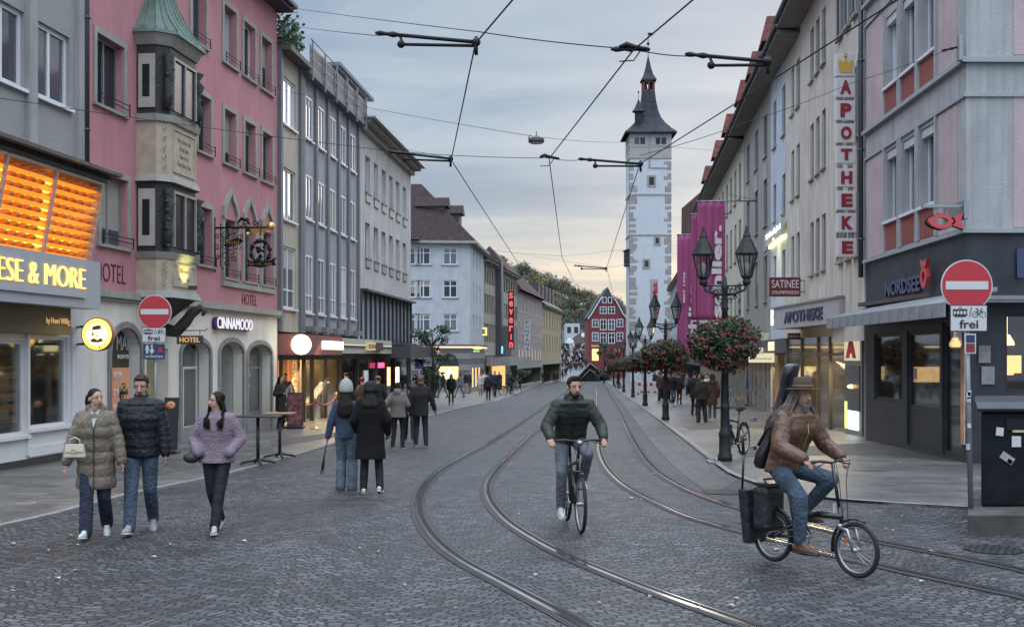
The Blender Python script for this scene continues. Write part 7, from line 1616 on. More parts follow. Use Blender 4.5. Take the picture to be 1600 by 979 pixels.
def torso(mb,secs,bulge=0.0,step=.1,n=18,wob=0.0):
 """secs: list of (centre Vector, half width x, half depth y) from bottom to top"""
 pts=[];
 for i in range(len(secs)-1):
  (c0,a0,b0),(c1,a1,b1)=secs[i],secs[i+1];L=(c1-c0).length;k=max(2,int(L/.02))
  for j in range(k):t=j/k;s=t*t*(3-2*t);pts.append((c0 .lerp(c1,t),a0+(a1-a0)*s,b0+(b1-b0)*s))
 pts.append(secs[-1]);vs=[];acc=0
 for i,(c,a,b)in enumerate(pts):
  if i:acc+=(c-pts[i-1][0]).length
  e=bulge*abs(math.sin(math.pi*acc/step))**.55-bulge*.5 if bulge else 0
  for k in range(n):
   th_=2*math.pi*k/n;w_=1+wob*math.sin(th_*3+acc*9);vs.append(c+Vector(((a+e)*math.cos(th_)*w_,(b+e)*math.sin(th_)*w_,0)))
 m=len(pts);fs=[]
 for i in range(m-1):
  for k in range(n):l=(k+1)%n;fs.append((i*n+k,i*n+l,(i+1)*n+l,(i+1)*n+k))
 fs+=[tuple(range(n-1,-1,-1)),tuple((m-1)*n+k for k in range(n))];old=mb.smooth;mb.smooth=True;mb.add(vs,fs);mb.smooth=old
def cloth(name,col,rough=.85,bump=.8,bs=10,var=.16,sheen=0,stretch=None,**k):return mat('cloth_'+name,col,rough,bump=bump,bs=bs,var=var,vs=6,sheen=sheen,stretch=stretch,bd=.045,spec=.25,**k)
SKIN=mat('skin',(.42,.235,.165),.55,var=.08,vs=9);SKIN2=mat('skin_tan',(.33,.18,.115),.55,var=.08,vs=9)
HAIRD=mat('hair_dark',(.010,.007,.006),.6,spec=.2,var=.3,vs=20,bump=.8,bs=60,stretch=(1,1,.15));HAIRB=mat('hair_brown',(.03,.017,.011),.6,spec=.2,bump=.8,bs=60,stretch=(1,1,.15));HAIRG=mat('hair_grey_brown',(.14,.11,.09),.6,var=.35,vs=14,bump=.8,bs=60)
M_eyew=mat('eye_white',(.28,.25,.23),.3);M_lip=mat('lips',(.26,.09,.075),.5);M_sole=mat('white_sole',(.55,.55,.54),.6);M_shw=mat('white_leather',(.5,.5,.49),.5);M_shb=mat('black_leather',(.02,.02,.02),.5)
def person(label,loc,H=1.75,rz=0.0,scale_det='near',female=False,skin=SKIN,hair=None,hairm=HAIRD,head_yaw=0.0,head_pitch=0.0,pelvis=None,lean=0.0,feet=None,hands=None,elbow=None,knee=None,coat=None,trouser=None,shoe=M_shb,group=None,hat=None,toes=None,beard=None,hands_in=False,name='person',foot_pitch=(0,0),scarf=None,sole=None,grip=False):
 """local frame: facing -y, x to the picture's right when rz = 0"""
 h=H;vx={'near':.0085,'mid':.015,'far':.028}[scale_det];o=thing(name,label,'person',loc,group,rz)
 P0=Vector(pelvis)if pelvis else Vector((0,0,.53*h));sw=(.098 if female else .110)*h;hw=.052*h
 up=Vector((0,-math.sin(lean),math.cos(lean)));chest=P0+up*.20*h;shc=P0+up*.295*h;nk=P0+up*.335*h;hd=nk+Vector((0,-math.sin(lean*.4),math.cos(lean*.4)))*.072*h+Vector((0,-.012*h,0))
 feet=feet or[Vector((-hw,0,.045*h)),Vector((hw,0,.045*h))];feet=[Vector(f)for f in feet]
 kp=knee or[(0,-1,0),(0,-1,0)];hips=[P0+Vector((s*hw,0,-.005*h))for s in(-1,1)];KN=[];AN=[]
 for i in(0,1):k_,a_=ik(hips[i],feet[i],.245*h,.245*h,kp[i]);KN.append(k_);AN.append(a_)
 sh=[shc+Vector((s*sw,0,0))for s in(-1,1)];hands=hands or[sh[0]+Vector((-.05,.02,-.31*h)),sh[1]+Vector((.05,-.02,-.31*h))];hands=[Vector(x)for x in hands];ep=elbow or[(-.5,1,-.2),(.5,1,-.2)];EL=[];WR=[]
 for i in(0,1):e_,w_=ik(sh[i],hands[i],.172*h,.155*h,ep[i]);EL.append(e_);WR.append(w_)
 q=Matrix.Rotation(head_yaw,3,'Z')@Matrix.Rotation(head_pitch,3,'X');hs=h/1.75*(.97 if female else 1.0)
 HP=lambda x,y,z:hd+q@(Vector((x,y,z))*hs)
 b=MB()
 b.ball(HP(0,.012,.035),.076*hs,.094*hs,.085*hs,16,12,q);b.ball(HP(0,-.022,-.025),.060*hs,.066*hs,.082*hs,14,10,q);b.ball(HP(0,-.045,-.088),.030*hs,.030*hs,.026*hs,10,8,q)
 for s in(-1,1):b.ball(HP(s*.032,-.040,-.036),.026*hs,.022*hs,.026*hs,8,6,q);b.ball(HP(s*.079,.010,-.008),.012*hs,.02*hs,.032*hs,8,6,q);b.ball(HP(s*.026,-.070,.028),.024*hs,.014*hs,.010*hs,8,6,q)
 if scale_det!='far':
  b.tube([HP(0,-.080,.018),HP(0,-.098,-.010),HP(0,-.110,-.026),HP(0,-.096,-.036)],[.010*hs,.012*hs,.016*hs,.012*hs],8);b.ball(HP(0,-.082,-.058),.024*hs,.014*hs,.012*hs,8,6,q)
 limb(b,nk-up*.05*h,hd-up*.03*h,.036*h,.033*h)
 tw_=.088 if female else .098
 torso(b,[(P0-up*.03*h,.085*h,.058*h),(P0+up*.06*h,.075*h,.052*h),(chest,tw_*h,.062*h),(shc,.070*h,.040*h),(nk,.035*h,.035*h)])
 for i in(0,1):
  limb(b,hips[i],KN[i],.044*h,.030*h);limb(b,KN[i],AN[i],.030*h,.020*h,mid=.006)
  limb(b,sh[i]-up*.022*h,EL[i],.022*h,.019*h);limb(b,EL[i],WR[i],.021*h,.0145*h)
  if not hands_in:
   d_=(WR[i]-EL[i]).normalized();s=-1 if i==0 else 1;
   if grip:d_=(d_+Vector((0,0,-.3))).normalized()
   sd_=d_.cross(Vector((0,0,1)));
   if sd_.length<.3:sd_=Vector((0,-1,0))-d_*d_.dot(Vector((0,-1,0)))
   sd_.normalize();nn_=d_.cross(sd_).normalized();pc=WR[i]+d_*.045
   for jj in range(4):b.ball(WR[i]+d_*.05+sd_*(jj-1.5)*.0165,.0145,.0145,.0145,8,6)
   limb(b,WR[i],pc+d_*.01,.021,.026,flat=.6);inward=Vector((-s,0,0))if not grip else Vector((0,0,-1));inward=(inward-d_*inward.dot(d_)).normalized()
   if scale_det!='far':
    for jj in range(4):
     f0=WR[i]+d_*.078+sd_*(jj-1.5)*.019;fl_=(.036,.042,.038,.030)[jj];c1=(.5 if not grip else 1.3);f1=f0+(d_+inward*c1*.4).normalized()*fl_;f2=f1+(d_*(1-.4*c1)+inward*c1).normalized()*fl_*.8;b.tube([WR[i]+d_*.05+sd_*(jj-1.5)*.016,f0,f1,f2],[.0095,.0088,.0082,.006],7)
    t0=WR[i]+d_*.02+sd_*.022*(1 if not grip else 1);t1=t0+(sd_*.8+d_*.8).normalized()*.034;t2=t1+(d_+inward*.6).normalized()*.028;b.tube([t0,t1,t2],[.012,.0095,.007],7)
 vox(b,'body',skin,vx,o,2)
 if scale_det=='near' or(scale_det=='mid'):
  for s in(-1,1):
   e=MB();e.ball(HP(s*.030,-.0775,.010),.0105*hs,.008*hs,.005*hs,8,6,q);eo=e.build('eye',M_eyew,o);e=MB();e.ball(HP(s*.030,-.0835,.010),.0052*hs,.004*hs,.0048*hs,8,6,q);e.build('pupil',M_black,eo)
   e=MB();e.tube([HP(s*.014,-.090,.030),HP(s*.030,-.092,.036),HP(s*.048,-.080,.030)],[.0035*hs,.0045*hs,.0025*hs],6);e.build('eyebrow',hairm,o)
  e=MB();e.tube([HP(-.022,-.089,-.060),HP(-.008,-.0975,-.056),HP(0,-.098,-.058),HP(.008,-.0975,-.056),HP(.022,-.089,-.060)],[.002,.005,.0055,.005,.002],6);e.build('mouth',M_lip,o)
 hb=MB()
 if hair:
  hb.ball(HP(0,.024,.050),.084*hs,.094*hs,.083*hs,16,12,q)
  if hair in('short','quiff'):
   for s in(-1,1):hb.ball(HP(s*.064,.012,.02),.018*hs,.045*hs,.04*hs,8,6,q)
   hb.ball(HP(0,-.05,.098),.052*hs,.03*hs,.022*hs,10,6,q)
   if hair=='quiff':hb.ball(HP(0,-.045,.115),.05*hs,.035*hs,.026*hs,10,6,q)
  if hair=='pony':hb.tube([HP(0,.10,.03),HP(0.0,.155,.02),HP(0,.17,-.05),HP(0,.15,-.13)],[.035,.04,.045,.02],9)
  if hair in('long','verylong'):
   L_=.30 if hair=='long' else .42
   torso(hb,[(hd+Vector((0,.15,-L_)),.05,.02),(hd+Vector((0,.155,-L_*.8)),.13,.035),(hd+Vector((0,.135,-.2)),.125,.045),(hd+Vector((0,.07,-.08)),.092,.065),(hd+Vector((0,.035,.02)),.078,.075)])
   for s in(-1,1):hb.tube([HP(s*.062,-.01,.07),HP(s*.080,.0,.0),hd+Vector((s*.08,.0,-.10)),hd+Vector((s*.09,-.02,-.16))],[.028,.028,.03,.015],9)
   if scale_det=='near' and not hat:
    sm_=MB();rs_=random.Random(5)
    for ii in range(130):
     s=-1 if ii%2 else 1;u_=rs_.uniform(-1,1);a=hd+Vector((s*.078,u_*.035,-.02));sm_.tube([a,a+Vector((s*.008,-.02,-.10)),hd+Vector((s*(.085+.03*u_),-.10-.02*u_,-.20)),hd+Vector((s*(.075+.045*rs_.uniform(-1,1)),-.158,-L_-rs_.uniform(-.06,.04)))],[.007,.008,.007,.002],4,cap=False)
    sm_.build('hair_strands',hairm,o)
  if hair=='bob':hb.ball(HP(0,.03,-.01),.088*hs,.085*hs,.09*hs,12,8,q)
  vox(hb,'hair',hairm,max(vx,.010),o,2)
 if beard:
  k=MB();k.ball(HP(0,-.048,-.092),.044*hs,.042*hs,(.026 if beard!='full' else .045)*hs,10,8,q)
  for s in(-1,1):k.ball(HP(s*.050,-.012,-.062),.012*hs,.036*hs,.036*hs,8,6,q)
  if beard=='full':k.ball(HP(0,-.058,-.13),.032,.026,.04,8,6,q)
  k.tube([HP(-.028,-.088,-.05),HP(0,-.102,-.045),HP(.028,-.088,-.05)],[.007,.009,.007],6);vox(k,'beard',hairm,max(vx,.009),o,1)
 if hat:
  kind,hm=hat;k=MB()
  if kind=='beanie':k.lathe([(.108,-.03),(.113,.0),(.112,.05),(.092,.12),(.055,.17),(.015,.20)],18,HP(0,.02,.03),q)
  if kind=='bucket':k.lathe([(.125,-.04),(.112,.0),(.108,.06),(.075,.11),(.01,.125)],18,HP(0,.018,.02),q)
  if kind=='cap':k.lathe([(.09,0),(.092,.04),(.07,.085),(.01,.1)],16,HP(0,.015,.045),q)
  if kind=='brim':k.lathe([(.155,.008),(.165,.0),(.16,-.004),(.10,.01),(.094,.05),(.082,.11),(.05,.118),(.01,.105)],22,HP(0,.005,.058),q@Matrix.Rotation(-.08,3,'X'))
  ho=k.build('hat',hm,o)
  if kind=='brim':k=MB();k.lathe([(.101,.014),(.1,.04)],22,HP(0,.005,.058),q@Matrix.Rotation(-.08,3,'X'));k.build('hat_band',mat('hat_band',(.12,.06,.02),.6),ho)
 if coat:
  cm=coat['m'];Lc=coat.get('len',.02)*h;bl=coat.get('bulge',0);st=coat.get('step',.1);wd=coat.get('wide',1.0);dp=coat.get('deep',1.0);fl=coat.get('flare',0.0);k=MB();bot=P0-up*Lc;bot.y+=.0
  if lean>.3:bot=P0-up*Lc
  tx=.094 if female else .108
  torso(k,[(bot,(.092*wd+fl)*h,(.068*dp+fl)*h),(bot+(P0-bot)*.6+up*.03*h,(.090*wd+fl*.6)*h,.068*dp*h),(P0+up*.1*h,.090*wd*h,.066*dp*h),(chest,tx*wd*h,.076*dp*h),(shc+up*.0,.088*wd*h,.058*dp*h),(shc+up*.025*h,.065*h,.05*h),(nk+up*.005*h,.044*h,.046*h)],bl,st,wob=.012)
  aw=coat.get('arm',1.0);
  for i in(0,1):
   limb(k,nk-up*.035*h,sh[i]-up*.012*h,.038*h,.031*aw*h);limb(k,sh[i]-up*.018*h+Vector(((.01 if i==0 else-.01)*h,0,0)),EL[i],.037*aw*h,.033*aw*h,bl*.7,st*.8);cu=EL[i].lerp(WR[i],coat.get('cuff',.95));limb(k,EL[i],cu,.033*aw*h,.026*aw*h,bl*.7,st*.8)
  hd_=coat.get('hood')
  if hd_=='down':
   for t in range(9):a=math.pi*(t/8);k.ball(nk+Vector((math.cos(a)*.078,math.sin(a)*.085-.005,.015+.03*math.sin(a))),.042,.042,.038,9,7)
   k.ball(nk+Vector((0,.10,-.02)),.095,.06,.075,10,8)
  if hd_=='collar':
   for t in range(13):a=2*math.pi*t/12;k.ball(nk+Vector((math.cos(a)*.062,math.sin(a)*.062+.005,.018+.01*math.sin(a))),.026,.026,.036,8,6)
  co=vox(k,'jacket',cm,coat.get('vx',vx*1.15),o,1 if bl else 2)
  if coat.get('zip')and scale_det!='far':z=MB();z.tube([bot+Vector((0,-(.068*dp+fl)*h-.004-bl*.5,.02)),P0+up*.1*h+Vector((0,-.066*dp*h-.004-bl*.5,0)),chest+Vector((0,-.076*dp*h-.004-bl*.5,0)),nk+Vector((0,-.05*h,.0))],.006,5);z.build('zip',coat['zip'],co)
  if coat.get('open'):
   z=MB();z.lathe([(.062,-.04),(.06,.0),(.054,.045),(.05,.05)],14,nk+Vector((0,-.004,.012)))
   z.prism([nk+Vector((-.055,-.062,.0)),nk+Vector((.055,-.062,.0)),chest+Vector((.0,-.076*dp*h-.022-bl*.5,.03))],(0,-.012,0));z.build('jumper',coat['open'],o)
 if trouser:
  tm=trouser['m'];w=trouser.get('wide',1.0);ck=trouser.get('cuff',1.0);k=MB();torso(k,[(P0-up*.03*h,.092*h,.066*h),(P0+up*.03*h,.086*h,.062*h),(P0+up*.07*h,.08*h,.058*h)])
  for i in(0,1):
   limb(k,hips[i],KN[i],.052*h*(w*.5+.5),.037*h*w);e=KN[i].lerp(AN[i],trouser.get('len',1.06));limb(k,KN[i],e,.036*h*w,.029*h*ck,mid=.003)
   if scale_det=='near':
    rr=random.Random(i+int(H*100))
    for j in range(5):t=rr.uniform(.35,1);c_=KN[i].lerp(e,t);k.ball(c_,(.034*w*(1-t)+.030*ck*t)*h*1.1,(.034*w*(1-t)+.030*ck*t)*h*1.06,.012,10,6,Matrix.Rotation(rr.uniform(-.4,.4),3,'X')@Matrix.Rotation(rr.uniform(-.4,.4),3,'Y'))
  vox(k,'trousers',tm,vx*1.15,o,2)
 for i in(0,1):
  ty=Vector(toes[i])if toes else Vector(((-.15,.15)[i],-1,0));ty=ty.normalized();fp=foot_pitch[i];ty=Vector((ty.x*math.cos(fp),ty.y*math.cos(fp),math.sin(fp)));side_=ty.cross(Vector((0,0,1))).normalized();dn=side_.cross(ty).normalized()
  if dn.z>0:dn=-dn
  a_=AN[i];k=MB();ba=a_+dn*.030*h
  heel=ba-ty*.028*h;ball_=ba+ty*.085*h;tip=ba+ty*.118*h
  limb(k,a_,a_+dn*.012*h,.024*h,.026*h);limb(k,heel-dn*.006*h,ball_+dn*.004*h,.022*h,.021*h,flat=1.0);limb(k,ball_+dn*.003*h,tip+dn*.006*h,.020*h,.013*h)
  limb(k,a_+ty*.01*h,ba+ty*.06*h-dn*.004*h,.022*h,.018*h);so=vox(k,'shoe',shoe,max(vx,.0085),o,2)
  k=MB();sp_=[heel-ty*.015*h,heel+ty*.02*h,ba+ty*.03*h,ball_,tip+ty*.008*h];k.tube([p_+dn*.016*h for p_ in sp_],[.016*h,.022*h,.021*h,.024*h,.014*h],10,flat=1.0)
  k.v=[tuple(Vector(v)-dn*((Vector(v)-(ba+dn*.016*h)).dot(dn))*.55)for v in k.v];k.build('sole',sole or(M_sole if shoe!=M_shb else M_shb),so)
 if scarf:k=MB();k.tube([nk+Vector((math.cos(a)*.07,math.sin(a)*.07,.03))for a in[i*math.pi/5 for i in range(10)]],.032,8,closed=True);k.build('scarf',scarf,o)
 return o,dict(nk=nk,shc=shc,chest=chest,P0=P0,hd=hd,WR=WR,EL=EL,up=up,q=q)
def stand(px,py,dz=.035,Y=None):
 g_=G(px,py);return(g_.x,g_.y,g_.z+dz)
den_blue=cloth('denim_blue',(.058,.08,.112),.8,bs=26,var=.35);den_dark=cloth('denim_dark',(.022,.03,.048),.8,bs=26,var=.3);den_pale=cloth('denim_pale',(.11,.135,.165),.8,bs=26,var=.3);den_grey=cloth('denim_grey',(.12,.13,.15),.8,bs=26,var=.3)
c_black=cloth('black',(.014,.015,.018),.7);c_puff=cloth('black_puffer',(.012,.013,.017),.45,bs=22,bump=.6);c_beige=cloth('beige_puffer',(.15,.12,.09),.5,bs=20,bump=.6);c_olive=cloth('olive_puffer',(.030,.034,.027),.5,bs=20,bump=.6)
c_lilac=cloth('lilac_quilt',(.27,.20,.24),.7,bs=55,bump=1.0,var=.2);c_navy=cloth('navy',(.02,.025,.04),.8);c_bluej=cloth('blue_jumper',(.06,.078,.125),.95,bs=70,bump=.9,var=.2);c_taupe=cloth('taupe_quilt',(.20,.165,.15),.7,bs=45,bump=1.0);c_coat=cloth('dark_grey_coat',(.03,.028,.030),.9,bs=60,bump=.8);c_boucle=cloth('black_teddy',(.014,.013,.015),.95,bs=80,bump=1.2)
c_white=cloth('white_knit',(.5,.49,.46),.95,bs=80,bump=1);c_brownl=mat('brown_leather',(.105,.052,.028),.46,var=.4,vs=8,bump=.7,bs=11,bd=.05)
hL=1.68
o,J=person('woman with dark ponytail in a long beige puffer coat and white roll neck',stand(150,838,.0),1.68,R(12),female=True,hair='pony',head_yaw=R(38),coat=dict(m=c_beige,len=.20,bulge=.018,step=.14,wide=1.28,deep=1.4,flare=.012,arm=1.35,hood='down',open=c_white,cuff=.97,zip=M_tab),trouser=dict(m=den_dark,wide=1.25,cuff=1.45),shoe=M_shw,feet=[(-.07,-.28,.085),(.09,.22,.14)],foot_pitch=(.15,-.55),hands=[(-.33,-.12,.76),(.31,-.10,.78)],elbow=[(-.5,1,0),(.5,1,0)])
def handbag(o_p,J,loc,rz):
 t=thing('handbag','small cream handbag with a round clasp hanging across the beige puffer coat','bag',loc,None,rz);k=MB();k.hexa([(-.12,-.035,0),(.12,-.035,0),(.12,.035,0),(-.12,.035,0),(-.10,-.02,.15),(.10,-.02,.15),(.10,.02,.15),(-.10,.02,.15)]);k.build('body',mat('cream_leather',(.46,.42,.33),.45),t,bevel=.012)
 k=MB();k.tube([(-.06,0,.14),(-.05,0,.20),(0,0,.225),(.05,0,.20),(.06,0,.14)],.008,6);k.build('handle',mat('cream_leather'),t);k=MB();k.hexa([(-.105,-.042,.06),(.105,-.042,.06),(.105,-.03,.06),(-.105,-.03,.06),(-.098,-.028,.152),(.098,-.028,.152),(.098,-.015,.152),(-.098,-.015,.152)]);f_=k.build('flap',mat('cream_leather'),t,bevel=.006);k=MB();k.tube([(.025*math.cos(a),-.045,.075+.02*math.sin(a))for a in[i*math.pi/6 for i in range(12)]],.004,5,closed=True);k.build('clasp',M_brs,f_)
 k=MB();k.tube([(-.10,0,.14),(-.04,.02,.3),(.10,.0,.42),(.17,.07,.54)],.007,5);k.build('strap',mat('tan_strap',(.25,.2,.14),.5),t);return t
g_=G(150,838);handbag(o,J,(g_.x-.13,g_.y-.295,g_.z+.93),R(5))
person('bearded man in a black puffer jacket and light blue jeans, looking down while walking',stand(221,831,.0),1.83,R(10),hair='short',hairm=HAIRB,head_yaw=R(-5),head_pitch=R(15),beard='short',coat=dict(m=c_puff,len=.045,bulge=.012,step=.10,wide=1.25,deep=1.35,arm=1.3,hood='collar',zip=M_tab),trouser=dict(m=den_blue,wide=1.2,cuff=1.25),shoe=mat('grey_sneaker',(.28,.29,.30),.6,var=.3,vs=30),sole=M_sole,feet=[(-.09,-.30,.085),(.10,.26,.15)],foot_pitch=(.15,-.6),hands=[(-.28,.0,.84),(.29,-.06,.85)],elbow=[(-.3,1,0),(.3,1,0)])
g3=stand(339,831,.0)
person('young woman with long dark hair in a quilted lilac jacket, looking left',g3,1.64,R(0),female=True,hair='long',skin=SKIN,head_yaw=R(-52),coat=dict(m=c_lilac,len=.03,wide=1.3,deep=1.3,arm=1.4,flare=.010,bulge=.003,step=.06,cuff=.9),trouser=dict(m=c_black,wide=1.15,cuff=1.2),shoe=mat('beige_sneaker',(.38,.34,.29),.6),sole=M_sole,feet=[(-.03,.26,.15),(.035,-.24,.085)],foot_pitch=(-.5,.1),hands=[(-.17,-.15,.93),(.17,-.15,.93)],elbow=[(-.8,.8,0),(.8,.8,0)],hands_in=True)
t=thing('small_bag','small black bag held under the arm of the woman in the lilac jacket','bag',(g3[0]-.27,g3[1]-.1,g3[2]+.88));k=MB();k.ball((0,0,0),.10,.06,.06,12,8);k.build('body',M_shb,t);k=MB();k.tube([(-.04,0,.04),(0,.03,.1),(.05,.05,.08)],.008,5);k.build('handle',M_shb,t)
person('woman with a white beanie, blue jumper and light jeans seen from behind',stand(541,765,0),1.66,R(178),female=True,hair='verylong',hat=('beanie',c_white),coat=dict(m=c_bluej,len=.035,wide=1.15,deep=1.15,arm=1.2),trouser=dict(m=den_pale,wide=1.35,cuff=1.7),shoe=M_shb,feet=[(-.10,.03,.075),(.09,.0,.075)],hands=[(-.18,-.05,.95),(.30,.02,.80)])
person('person in a long black teddy coat and black hat seen from behind, white sneakers',stand(579,769,0),1.70,R(182),female=True,hair='long',hat=('bucket',c_black),coat=dict(m=c_boucle,len=.22,wide=1.3,deep=1.3,arm=1.3,flare=.022),trouser=dict(m=c_black,wide=1.1,cuff=1.15),shoe=M_shw,feet=[(-.15,.05,.10),(.11,-.02,.075)],foot_pitch=(-.3,0),hands=[(-.26,-.1,.92),(.22,-.14,.95)])
g_=G(541,765);t=thing('folded_umbrella','thin dark folded umbrella dangling from the hand of the woman in the blue jumper','umbrella',(g_.x-.31,g_.y-.02,g_.z+.25));k=MB()
for a in range(4):k.tube([(-.10+.02*a,0,0),(-.05,.02*(a-1),.22),(0,0,.5)],[.004,.012,.006],5)
k.build('canopy',M_tab,t);k=MB();k.tube([(0,0,.48),(.01,0,.56)],.01,6);k.build('handle',M_tab,t)
person('older woman in a taupe quilted jacket seen from behind beside the man in dark grey',stand(622,700,0),1.60,R(170),'mid',female=True,hair='bob',hairm=HAIRB,coat=dict(m=c_taupe,len=.06,wide=1.32,deep=1.35,arm=1.25,hood='down',flare=.008),trouser=dict(m=c_black,wide=1.05,cuff=1.05),shoe=M_shb,sole=M_sole,feet=[(-.11,0,.072),(.11,.1,.072)],hands=[(-.18,-.22,.98),(.32,.1,.86)])
person('tall older man with a reddish cap in a dark grey coat seen from behind',stand(657,697,0),1.76,R(180),'mid',hair='short',hairm=HAIRG,hat=('cap',mat('cap_reddish',(.18,.06,.06),.7)),coat=dict(m=c_coat,len=.10,wide=1.28,deep=1.3,arm=1.25,hood='collar'),trouser=dict(m=c_navy,wide=1.15,cuff=1.1),shoe=M_shb,sole=M_sole,feet=[(-.14,.03,.078),(.12,-.03,.09)],hands=[(-.36,-.12,.87),(.30,.05,.84)])
person('woman in a long black coat standing by the hotel wall',stand(438,671,.04),1.66,R(60),'mid',female=True,hair='long',coat=dict(m=c_coat,len=.20,wide=1.2,deep=1.2,arm=1.2),trouser=dict(m=c_black,wide=1.2,cuff=1.2),hands=[(-.12,-.2,1.12),(.2,-.05,.85)])
person('man in dark jacket and jeans drinking by the hotel wall, behind the woman in black',stand(447,664,.04),1.74,R(-30),'mid',hair='short',skin=SKIN2,coat=dict(m=c_navy,len=.05,wide=1.2,deep=1.2,arm=1.2),trouser=dict(m=den_dark),hands=[(-.08,-.22,1.42),(.28,-.05,.9)],shoe=M_shw)
person('man in a dark green jacket looking into the lit shop window',stand(541,655,.04),1.75,R(165),'mid',hair='short',coat=dict(m=cloth('dark_green',(.02,.032,.024)),len=.06,wide=1.3,deep=1.25,arm=1.25),trouser=dict(m=c_black))
person('person with a red headscarf mostly hidden behind the pair in the middle',stand(566,667,.04),1.60,R(150),'mid',female=True,hair='short',hat=('cap',mat('scarf_red',(.4,.04,.04),.8)),coat=dict(m=cloth('tan_dark',(.08,.06,.04)),len=.1,wide=1.2,deep=1.2,arm=1.2),trouser=dict(m=c_black))
person('person with a knitted patterned hat half hidden behind the black teddy coat',stand(591,667,.04),1.64,R(190),'mid',hair='short',hairm=HAIRB,hat=('cap',mat('knit_ochre',(.2,.13,.08),.9,var=.5,vs=30)),coat=dict(m=c_coat,len=.1,wide=1.2,deep=1.2,arm=1.2),trouser=dict(m=c_black))
person('dark dressed child walking between the older couple and the shops',stand(640,690,.04),1.45,R(190),'mid',hair='short',coat=dict(m=c_navy,len=.05,wide=1.2,deep=1.2,arm=1.2),trouser=dict(m=c_black),feet=[(-.05,.28,.09),(.08,-.2,.08)])
M_tyre=mat('tyre_rubber',(.012,.012,.012),.8);M_spoke=mat('spoke_steel',(.4,.4,.4),.3,.9);M_bikeb=mat('bike_black',(.012,.013,.015),.3,.3,coat=.5);M_bikes=mat('bike_silver',(.35,.36,.37),.35,.8)
def wheel(par,y,r,w=.02,spokes=24,x=0.0,rimm=None,steer=0.0):
 o=MB();q_=Matrix.Rotation(steer,3,'Z');cen=Vector((x,y,r));c_=lambda a,rr_,dx=0:cen+q_@Vector((dx,math.cos(a)*rr_,math.sin(a)*rr_))
 n=40;h=MB();h.tube([c_(a*2*math.pi/n,.022)for a in range(n)],.01,5,closed=True);h.tube([c_(0,0,-.05),c_(0,0,.05)],.022,10);wo=h.build('wheel',M_bikes,par)
 t=MB();t.tube([c_(a*2*math.pi/n,r-w)for a in range(n)],w,8,closed=True);t.build('tyre',M_tyre,wo);t=MB();t.tube([c_(a*2*math.pi/n,r-w*2.1)for a in range(n)],w*.55,6,closed=True);t.build('rim',rimm or M_bikes,wo)
 t=MB()
 for i in range(spokes):a=i*2*math.pi/spokes;t.tube([c_(a+.25*(1 if i%2 else-1),.02,.02*(1 if i%4<2 else-1)),c_(a,r-w*2)],.0013 if r>.3 else .0015,3,cap=False)
 t.build('spokes',M_spoke,wo);return wo
